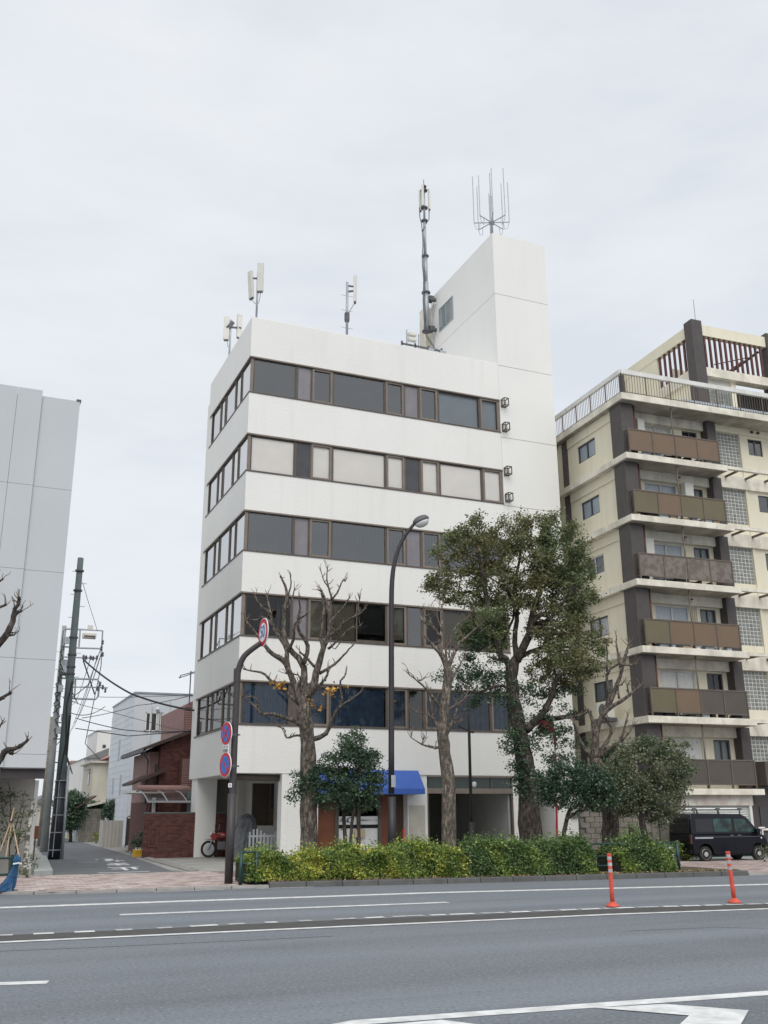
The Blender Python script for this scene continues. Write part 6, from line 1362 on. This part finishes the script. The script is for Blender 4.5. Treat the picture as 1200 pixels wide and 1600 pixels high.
# discs are turned away toward oncoming traffic from the left, so they read as narrow ovals
vaz = math.atan2(-p.x, -p.y)
c50 = atD(411, 988, D0-.12); az = math.atan2(-c50.x, -c50.y)+R(71)
dsc, mt = disc(c50, .385, az, [(1., 'signwhite'), (.95, 'red'), (.66, 'signwhite')], sp_, 'speed_disc')
text_mb('50', .44, 'numblue', 'numerals', dsc, mt @ Matrix.Translation((0, 0, .02)) @ Matrix.Diagonal((.85, 1.05, 1, 1)), .002, world=True)
def ban(px_, py_, cross):
    c_ = atD(px_, py_, D0-.08); a_ = math.atan2(-c_.x, -c_.y)+R(63)
    t_ = thing('no_stopping_sign' if cross else 'no_parking_sign', 'round blue and red sign with a crossed X on the brown post' if cross else 'round blue and red sign with a single diagonal bar, lower on the brown post', 'road sign', c_)
    o_, m_ = disc(c_, .30 if cross else .315, a_, [(1., 'signwhite'), (.96, 'red'), (.70, 'blue')], t_, 'plate')
    I_ = ROOT[t_.name].inverted()
    for sg in ((1, -1) if cross else (-1,)):
        b_ = MB(); b_.bar(m_ @ Vector((-.19*sg if sg == 1 else -.19, -.19*sg if sg == 1 else .19, .016)), m_ @ Vector((.19, .19 if sg == 1 else -.19, .016)), .045, .006, up=m_.to_3x3() @ Vector((0, 0, 1)))
        b_.build('bar', 'red', o_, world=True)
    q_ = atD(px_+12, py_+2, D0); MB().bar(c_+Vector((0, .05, 0)), q_, .05, .02).tube([q_+Vector((0, 0, -.03)), q_+Vector((0, 0, .03))], .1, 10).bar(q_, q_+Vector((.16, -.02, 0)), .04).build('clamp', 'steeldk', t_, world=True)
    return a_
a_ = ban(353.5, 1146, True); ban(351.8, 1195, False)
c_ = atD(353, 1170, D0-.08); t_ = thing('supplementary_plate', 'small white plate with dark marks between the two round parking signs', 'road sign', c_)
n_ = Vector((math.sin(a_), math.cos(a_), 0)); x_ = Vector((0, 0, 1)).cross(n_); mt = Matrix(((x_.x, 0, n_.x, 0), (x_.y, 0, n_.y, 0), (0, 1, 0, 0), (0, 0, 0, 1)))
pl = MB().bar((0, 0, -.11), (0, 0, .11), .3, .01, up=n_).build('plate', 'signwhite', t_)
text_mb('←→', .13, 'ink', 'arrow_marks', pl, mt @ Matrix.Translation((0, .045, .012)), .001); text_mb('区間内', .095, 'ink', 'lettering', pl, mt @ Matrix.Translation((0, -.055, .012)), .001)
q_ = atD(360, 1226, D0-.1); MB().box(-.05, .05, -.012, 0, -.06, .06).build('number_sticker', 'signwhite', None) if False else None
nb = thing('post_sticker', 'small white label stuck on the brown post below the parking signs', 'label', atD(359.5, 1227, D0-.1)); MB().bar((0, 0, -.05), (0, 0, .05), .09, .012, up=(-.3, -1, 0)).build('sheet', 'signwhite', nb); MB().bar((.0, -.008, -.03), (.0, -.008, .03), .05, .004, up=(-.3, -1, 0)).build('print', 'steel', nb)
# hydrant sign behind the evergreen
p = atZ(871, 1352, .05); D1 = p.dot(HN)
hs = thing('hydrant_sign', 'red and white striped post with a round red hydrant sign half hidden by the evergreen', 'road sign', (p.x, p.y, .05))
pts = [(871.5, 1352), (870, 1290), (868.5, 1215), (867.5, 1170), (866.5, 1145), (863, 1128), (855, 1121)]
seg = smooth_path([atD(*a, D1) for a in pts]); MB().tube(seg, .04, 8).build('post', 'red', hs, world=True, smooth=True)
for y0, y1 in ((1215, 1205), (1180, 1165), (1250, 1240)): MB().tube([atD(869.3-(1250-y0)*.022, y0, D1), atD(869.3-(1250-y1)*.022, y1, D1)], .044, 8).build('white_band', 'signwhite', hs, world=True)
cc = atD(853, 1135, D1-.05); dd_, mt = disc(cc, .29, math.atan2(-cc.x, -cc.y)+R(8), [(1., 'signwhite'), (.93, 'red')], hs, 'disc'); text_mb('消火栓', .17, 'signwhite', 'lettering', dd_, mt @ Matrix.Translation((0, 0, .014)), .001, world=True)
# delineators
def delin(lab, px_, py_, lean):
    p = atZ(px_, py_, 0); t = thing('delineator_post', lab, 'delineator', (p.x, p.y, .004), 0, 'orange lane delineators'); t.rotation_euler = (0, 0, 0)
    MB().lathe([(.13, 0), (.13, .02), (.085, .05), (.06, .075), (.045, .09)], n=18).build('base', 'orange', t, smooth=True)
    h_ = .95; ax = lambda z: (-lean*z/h_, 0, z)
    MB().tube([ax(.06), ax(.3), ax(.6), ax(h_-.03), ax(h_)], [.042, .04, .039, .041, .034], 16).build('tube', 'orange', t, smooth=True)
    for z in (.64, .755, .865): MB().tube([ax(z-.03), ax(z+.03)], .0435, 16, cap=False).build('reflective_band', 'reflect', t, smooth=True)
    MB().tube([ax(h_-.035), ax(h_+.004)], .046, 16).build('cap', 'orange', t)
delin('orange-red flexible lane post near the gap in the hedge, the left of the pair', 957.5, 1417, .0); delin('orange-red flexible lane post in front of the black van, leaning slightly left', 1148, 1411, .045)
# guard rails
def guard(lab, pix, zt_=.85, name='guard_rail', posts=None, m_='greensteel', D=None):
    P = [atZ(x_, y_, .12) for x_, y_ in pix]; t = thing(name, lab, 'guard rail', P[0])
    for p_ in (P if posts is None else [P[0].lerp(P[-1], u) for u in posts]): MB().tube([(p_.x, p_.y, .05), (p_.x, p_.y, zt_+.12)], .045, 10).build('post', m_, t, world=True, smooth=True)
    for z in (zt_+.1, .55, .3):
        MB().tube([(p_.x, p_.y, z) for p_ in P], .025 if z < .9 else .032, 8).build('rail', m_, t, world=True, smooth=True)
    return t
p0 = atZ(375, 1377, .12)
guard('green steel guard rail whose end shows at the left of the variegated hedge', [(375.5, 1379), (400, 1378.5)], .72, posts=(0, 1))
guard('thin green guard rail running past the bare trunk between the hedges to the van forecourt', [(925, 1364), (1064, 1361)], .78, posts=(0, .5, .98))
t = thing('guard_rail', 'dark green guard rail at the left edge with a blue sheet tied to it', 'guard rail', atZ(12, 1396, .05))
q0, q1 = atZ(-120, 1400, .05), atZ(14, 1393, .05)
for z in (.78, .42, .15): MB().tube([Vector((q0.x, q0.y, z)), Vector((q1.x, q1.y, z))], .028, 8).build('rail', 'greensteel', t, world=True)
MB().tube([Vector((q1.x, q1.y, 0)), Vector((q1.x, q1.y, .85))], .045, 10).build('post', 'greensteel', t, world=True)
bc = thing('blue_sheet', 'bundled blue plastic sheet tied round the guard rail post at the left edge', 'sheet', (q1.x, q1.y-.1, .05))
b_ = MB(); n = 14; v_ = []
for i, (rr, z, ox) in enumerate(((.30, .02, -.1), (.27, .1, -.08), (.2, .22, -.02), (.13, .4, .04), (.10, .55, .08), (.13, .68, .1), (.10, .74, .1), (.03, .8, .1))):
    for k in range(n): a = 2*math.pi*k/n; r2 = .62*rr*(1+.28*math.sin(a*5+i*.7)+random.uniform(-.08, .08)); v_.append((ox+r2*math.cos(a), r2*.7*math.sin(a), z))
b_.add(v_, [(i*n+k, i*n+(k+1) % n, (i+1)*n+(k+1) % n, (i+1)*n+k) for i in range(7) for k in range(n)]+[tuple(7*n+k for k in range(n))]); b_.build('folds', 'bluecloth', bc)
MB().tube([(.02, -.1, .6), (.12, -.16, .62), (.2, -.1, .6)], .02, 6).build('tie', 'signwhite', bc)
# ============================================================= BLACK VAN
vr = atZ(1106, 1348, .02); TV = R(-3)
van = thing('parked_van', 'black boxy microvan with a silver roof rack parked on the forecourt beneath the cream block', 'van', (vr.x, vr.y, .05), TV); VS = .955; van.scale = (VS, VS, VS)
# local x forward from the rear wheel, y away from the viewer
Wd = 1.44
low = [(-.52, .30), (-.40, .26)]
def arc(cx, n=9, r_=.33): return [(cx-r_*math.cos(math.pi*i/n), .27+r_*math.sin(math.pi*i/n)*1.05) for i in range(n+1)]
low = [(-.55, .34), (-.5, .25)]+arc(0)+[(.45, .22), (1.95, .22)]+arc(2.4)+[(2.80, .25), (2.86, .40), (2.84, .66), (2.70, .88), (2.60, .93), (-.575, .93)]
body = MB().use('vanblack')
body.prism(low, 0.02, Wd-.02)
up = [(-.575, .932), (2.60, .932), (2.52, 1.0), (2.02, 1.56), (1.80, 1.66), (-.35, 1.70), (-.50, 1.66), (-.55, 1.50)]
def yw(z): return .02+.09*max(0, (z-.93))/.77
n = len(up); v_ = [(x_, yw(z), z) for x_, z in up]+[(x_, Wd-yw(z), z) for x_, z in up]
body.add(v_, [tuple(range(n)), tuple(range(2*n-1, n-1, -1))]+[((i+1) % n, i, n+i, n+(i+1) % n) for i in range(n)])
bd = body.build('body', None, van, bevel=.035)
# recess the windows as glass panels slightly proud with rubber edges
def side_panel(nm, pts_, m_, off=.004, root=bd):
    v0 = [(x_, yw(z)-off, z) for x_, z in pts_]; v1 = [(x_, yw(z)+.01, z) for x_, z in pts_]; k = len(pts_)
    return MB().add(v0+v1, [tuple(range(k-1, -1, -1)), tuple(range(k, 2*k))]+[(i, (i+1) % k, k+(i+1) % k, k+i) for i in range(k)]).build(nm, m_, root)
mg = mat('van_window_dark', (.012, .014, .016), .06, .1, 2); mg2 = mat('van_window_teal_view', (.02, .055, .052), .06, .6, 4., col2=(.006, .008, .009), patch=3.)
M['vg'] = mg; M['vg2'] = mg2
side_panel('side_window', [(-.36, 1.04), (.42, 1.04), (.42, 1.5), (-.32, 1.5)], 'vg'); side_panel('side_window', [(.46, 1.04), (1.28, 1.04), (1.28, 1.5), (.46, 1.5)], 'vg2')
side_panel('door_window', [(1.40, 1.04), (2.30, 1.02), (2.28, 1.08), (1.93, 1.48), (1.40, 1.49)], 'vg2'); side_panel('quarter_mark', [(1.28, 1.0), (1.40, 1.0), (1.40, 1.52), (1.28, 1.52)], 'darker', .006)
for x_ in (-.02+.0, 1.335, 2.36):
    if x_ > 0: MB().box(x_, x_+.012, .012, .03, .3, 1.0).build('door_seam', 'darker', bd)
MB().box(-.45, .35, .0, .03, .80, .86).build('slide_rail', 'steel', bd)
MB().box(.35, 2.5, .008, .03, .845, .86).build('trim_line', 'steeldk', bd)
for x_ in (1.12, 1.45): MB().box(x_, x_+.17, -.01, .02, .88, .925).build('door_handle', 'steeldk', bd, bevel=.008)
MB().blob((2.55, .03, .80), .035).build('side_marker', 'signwhite', bd)
MB().box(2.62, 2.80, .03, .12, .72, .90).build('headlight', 'glassgrey', bd)
MB().box(2.25, 2.42, -.14, .02, .98, 1.14).build('wing_mirror', 'vanblack', bd, bevel=.02)
MB().box(-.60, -.57, .12, Wd-.12, 1.0, 1.52).build('rear_window', 'vg', bd); MB().box(-.60, -.57, .03, .12, .62, .95).build('tail_light', 'rust', bd)
MB().box(-.64, -.57, .05, Wd-.05, .28, .42).build('rear_bumper', 'vanblack', bd, bevel=.02); MB().box(2.84, 2.9, .05, Wd-.05, .28, .5).build('front_bumper', 'vanblack', bd, bevel=.02)
MB().quad((2.53, .12, 1.0), (2.53, Wd-.12, 1.0), (2.04, Wd-.14, 1.54), (2.04, .14, 1.54)).build('windscreen', 'vg', bd)
def vwheel(cx, cy_, s_):
    t_ = MB().lathe([(.20, -.075), (.265, -.07), (.285, -.04), (.285, .04), (.265, .07), (.20, .075)], (cx, cy_, .285-.03), 26, 'y').build('wheel', 'tyre', van, smooth=False)
    MB().lathe([(.05, -.082), (.11, -.07), (.12, -.05), (.16, -.052), (.185, -.078), (.195, -.07), (.195, .0)], (cx, cy_, .255), 22, 'y').build('rim', 'chrome', t_)
    b_ = MB()
    for k in range(8): a = 2*math.pi*k/8; b_.lathe([(.018, -.0), (.02, .02)], (cx+.145*math.cos(a), cy_-.07, .255+.145*math.sin(a)), 6, 'y')
    b_.build('vent_hole', 'darker', t_, kind='stuff')
for cx in (0, 2.4): vwheel(cx, .11, 1); vwheel(cx, Wd-.11, -1)
MB().box(-.4, 2.7, .15, Wd-.15, .18, .30).build('underbody', 'darker', van)
rk = MB()
for x_ in (-.3, .75, 1.75):
    rk.bar((x_, .12, 1.82), (x_, Wd-.12, 1.82), .04).bar((x_, .12, 1.66), (x_-.04, .06, 1.84), .05).bar((x_, Wd-.12, 1.66), (x_, Wd-.06, 1.84), .05).box(x_-.08, x_+.06, .04, .12, 1.80, 1.88)
rk.build('roof_rack', 'steeldk', van); b_ = MB()
for y_ in (.18, .5, .62): b_.bar((-.75, y_, 1.86), (1.0 if y_ > .2 else 1.8, y_, 1.86), .045)
b_.build('rack_tube', 'signwhite', van)
# white pipe and boxes by the van
pp_ = apY(1187, 1300, -.2); wp = thing('white_pipe', 'white bent pipe rising in front of the van by the dark wall', 'pipe', ROOT[ap.name] @ Vector((pp_.x, pp_.y, .05)), TH)
MB().tube([(0, 0, 0), (0, 0, pp_.z-.3), (0, 0, pp_.z-.05), (-.0, 0, pp_.z+.1), (.25, 0, pp_.z+.1)], .045, 8).build('pipe', 'whitepaint', wp, smooth=True); MB().tube([(.14, 0, 0), (.14, 0, pp_.z+.05)], .03, 8).build('riser', 'whitepaint', wp)
far_bush('small flowering plant beyond the nose of the black van', (1195, 1347), [(1193, 1328, 5), (1198, 1335, 6)], 'leafgrey', dens=30, lsz=.06, sub=100, sp=.08, stem=False, cat='plant', name='plant')
# sign frame
q = atZ(1056, 1362, .12)
sf = thing('leaning_notice_board', 'small white notice board in a dark frame leaning against the guard rail end', 'notice board', q, R(20))
MB().bar((-.12, 0, .12), (-.03, .1, .70), .26, .025, up=(0, -1, 0)).build('frame', 'greensteel', sf); MB().bar((-.115, -.02, .17), (-.04, .075, .65), .2, .01, up=(0, -1, 0)).build('sheet', 'signwhite', sf)
# block wall, planter
w0 = ROOT[ap.name] @ Vector((-3.6, -.5, .05)); wl = thing('block_wall', 'grey concrete block wall with a broken right end between the two buildings', 'wall', w0, TH)
for j in range(10):
    wlen = 2.75 if j < 9 else 2.1
    if j < 8: wlen = 3.1
    for i in range(9):
        x_ = i*.4-(.2 if j % 2 else 0)
        if x_+.39 > wlen or x_ < -.05: continue
        piece('block', me_b if random.random() < .7 else me_b, wl, (x_, random.uniform(0, .008), j*.19))
MB().box(.01, 3.0, .08, .2, 0, 1.62).build('backing', 'block', wl)
for x0, hh in ((3.0, 1.75), (3.35, 1.4), (3.62, 1.7)): MB().box(x0, x0+.3, .0, .3, 0, hh).build('end_pillar', 'block', wl, bevel=.01)
MB().box(3.95, 4.05, .0, .04, .55, 1.5).build('notice_strip', mat('red_white_strip', (.5, .25, .24), .7, .4, 12), wl); MB().box(3.62, 3.72, -.02, -.001, 1.25, 1.6).build('white_notice', 'signwhite', wl)
pb = atZ(915, 1340, .05); pl = thing('brick_planter', 'small square planter built of orange-brown bricks beside the white wall', 'planter', (pb.x-.3, pb.y, .05))
me_t = unit_mesh('brick', 'terracotta', .19, .09, .075, .004)
for j in range(int((atY(915, 1307, pb.y).z)/.09)):
    for i in range(3): piece('brick', me_t, pl, (i*.2-(.05 if j % 2 else 0), 0, j*.088))
MB().box(0, .56, .07, .5, 0, atY(915, 1307, pb.y).z-.06).build('core', 'mortar', pl); MB().box(.62, .78, -.02, .4, 0, atY(915, 1307, pb.y).z).build('side_slab', 'whitepaint', pl)
wn = atY(896, 1269, 35.5); MB().box(0, .45, 0, .03, 0, .3).build('x', 'steel', None) if False else None
tl = thing('small_wall_plate', 'small grey-green plate fixed high on the white wall right of the hydrant post', 'sign', atY(892, 1278, 35.75)); MB().box(0, .36, -.03, 0, 0, .22).build('plate', 'greenpole', tl)
# ============================================================= UNDERCROFT: MOTORCYCLE, COVERED BIKE, PICKET GATE
mp_ = atZ(351, 1340, .05); mc = thing('motorcycle', 'red and black motorcycle with a white plate parked by the brick wall in the undercroft', 'motorcycle', (mp_.x, mp_.y, .05), R(152))
def mwheel(x_, r_, nm='wheel'):
    b_ = MB(); n_ = 24; prof = [(r_-.09, -.03), (r_-.03, -.05), (r_, 0), (r_-.03, .05), (r_-.09, .03)]
    v_ = [(x_+rr*math.cos(2*math.pi*k/n_), yy, r_+rr*math.sin(2*math.pi*k/n_)) for rr, yy in prof for k in range(n_)]
    b_.add(v_, [(i*n_+k, i*n_+(k+1) % n_, ((i+1) % 5)*n_+(k+1) % n_, ((i+1) % 5)*n_+k) for i in range(5) for k in range(n_)]); w_ = b_.build(nm, 'tyre', mc)
    s_ = MB(); [s_.bar((x_, 0, r_), (x_+(r_-.08)*math.cos(a), 0, r_+(r_-.08)*math.sin(a)), .012) for a in [2*math.pi*k/12 for k in range(12)]]; s_.lathe([(.05, -.06), (.05, .06)], (x_, 0, r_), 10, 'y'); s_.build('spokes', 'steel', w_)
mwheel(.68, .33); mwheel(-.62, .31)
MB().tube([(.68, .08, .33), (.42, .08, .95)], .03, 8).tube([(.68, -.08, .33), (.42, -.08, .95)], .03, 8).build('fork', 'steel', mc)
MB().tube([(.45, 0, .9), (.1, 0, .45), (-.3, 0, .45), (-.62, 0, .31)], .035, 8).tube([(.45, 0, .88), (-.1, 0, .75), (-.5, 0, .78)], .03, 8).build('frame', 'poleblack', mc)
MB().blob((.15, 0, .85), .24, 12, (1.3, .6, .6)).build('tank', 'motored', mc, smooth=True); MB().prism([(.9, .68), (.45, .74), (.4, .68)], -.07, .07).prism([(.5, .95), (.62, .85), (.5, .65), (.3, .7), (.35, .95)], -.12, .12).build('fairing', 'motored', mc, bevel=.02)
MB().box(-.62, -.05, -.12, .12, .78, .88).build('seat', 'tyre', mc, bevel=.04); MB().box(-.05, .3, -.13, .13, .3, .62).build('engine', 'steeldk', mc, bevel=.03)
MB().prism([(-.6, .8), (-.9, .9), (-.88, .82), (-.6, .7)], -.08, .08).build('tail', 'motored', mc); MB().box(-.95, -.92, -.12, .12, .58, .74).build('number_plate', 'signwhite', mc)
MB().tube([(.36, -.36, 1.04), (.42, -.1, 1.0), (.42, .1, 1.0), (.36, .36, 1.04)], .018, 6).build('handlebar', 'poleblack', mc)
for s_ in (-1, 1): MB().tube([(.38, .3*s_, 1.04), (.36, .36*s_, 1.2)], .01, 5).blob((.36, .37*s_, 1.24), .07, 8, (.3, 1, .7)).build('mirror', 'steel', mc)
MB().box(.55, .62, -.09, .09, .82, .98).build('headlight', 'signwhite', mc, bevel=.02)
cv = atZ(375, 1342, .05); cb_ = thing('covered_motorcycle', 'motorcycle under a crumpled grey cover beside the brown sign post', 'covered motorcycle', (cv.x, cv.y-.6, .05), R(60))
n = 20; v_ = []
for i, (rx, ry_, z, ox) in enumerate(((.85, .48, .05, 0), (.82, .46, .3, 0), (.74, .42, .7, 0), (.66, .40, 1.0, .05), (.56, .38, 1.25, .1), (.42, .34, 1.48, .15), (.25, .22, 1.62, .2), (.05, .05, 1.68, .2))):
    for k in range(n): a = 2*math.pi*k/n; f_ = 1+.09*math.sin(a*7+i*1.3)+random.uniform(-.05, .05); v_.append((ox+rx*f_*math.cos(a), ry_*f_*math.sin(a), z+random.uniform(-.02, .02)))
MB().add(v_, [(i*n+k, i*n+(k+1) % n, (i+1)*n+(k+1) % n, (i+1)*n+k) for i in range(7) for k in range(n)]+[tuple(7*n+k for k in range(n))]).build('cover', 'tarp', cb_)
MB().tube([(-.6, -.4, .05), (-.62, -.41, .35)], .05, 8).build('exposed_wheel', 'tyre', cb_)
pg0 = atY(389, 1308, OY+1.2); pg = thing('picket_gate', 'low pale picket gate across the undercroft behind the variegated hedge', 'gate', (pg0.x, OY+1.2, .05))
Lp = atY(434, 1308, OY+1.2).x-pg0.x; hp = atY(410, 1297, OY+1.2).z-.05
mp2 = unit_mesh('picket', 'steel', .07, .03, 1.)
nP = int(Lp/.125)
for i in range(nP+1): piece('picket', mp2, pg, (i*Lp/nP, 0, .03), (0, 0, 0), (1, 1, hp*(.92+.1*math.sin(i*.9))))
MB().box(0, Lp+.07, .031, .06, .2, .27).box(0, Lp+.07, .031, .06, hp-.25, hp-.18).build('gate_rail', 'beigewall', pg)
# pink stick by the shop door
rs = atY(626, 1312, OY+.2); t = thing('red_cone_stick', 'small faded red marker post in front of the dark shop door', 'marker post', (rs.x, OY-.1, .05)); MB().tube([(0, 0, 0), (0, 0, rs.z+.35)], .045, 10).build('tube', 'orange', t); MB().lathe([(.15, 0), (.1, .05), (.05, .08)], n=12).build('base', 'orange', t)
S['made_of'] = 'meshes'
del S['made_of']
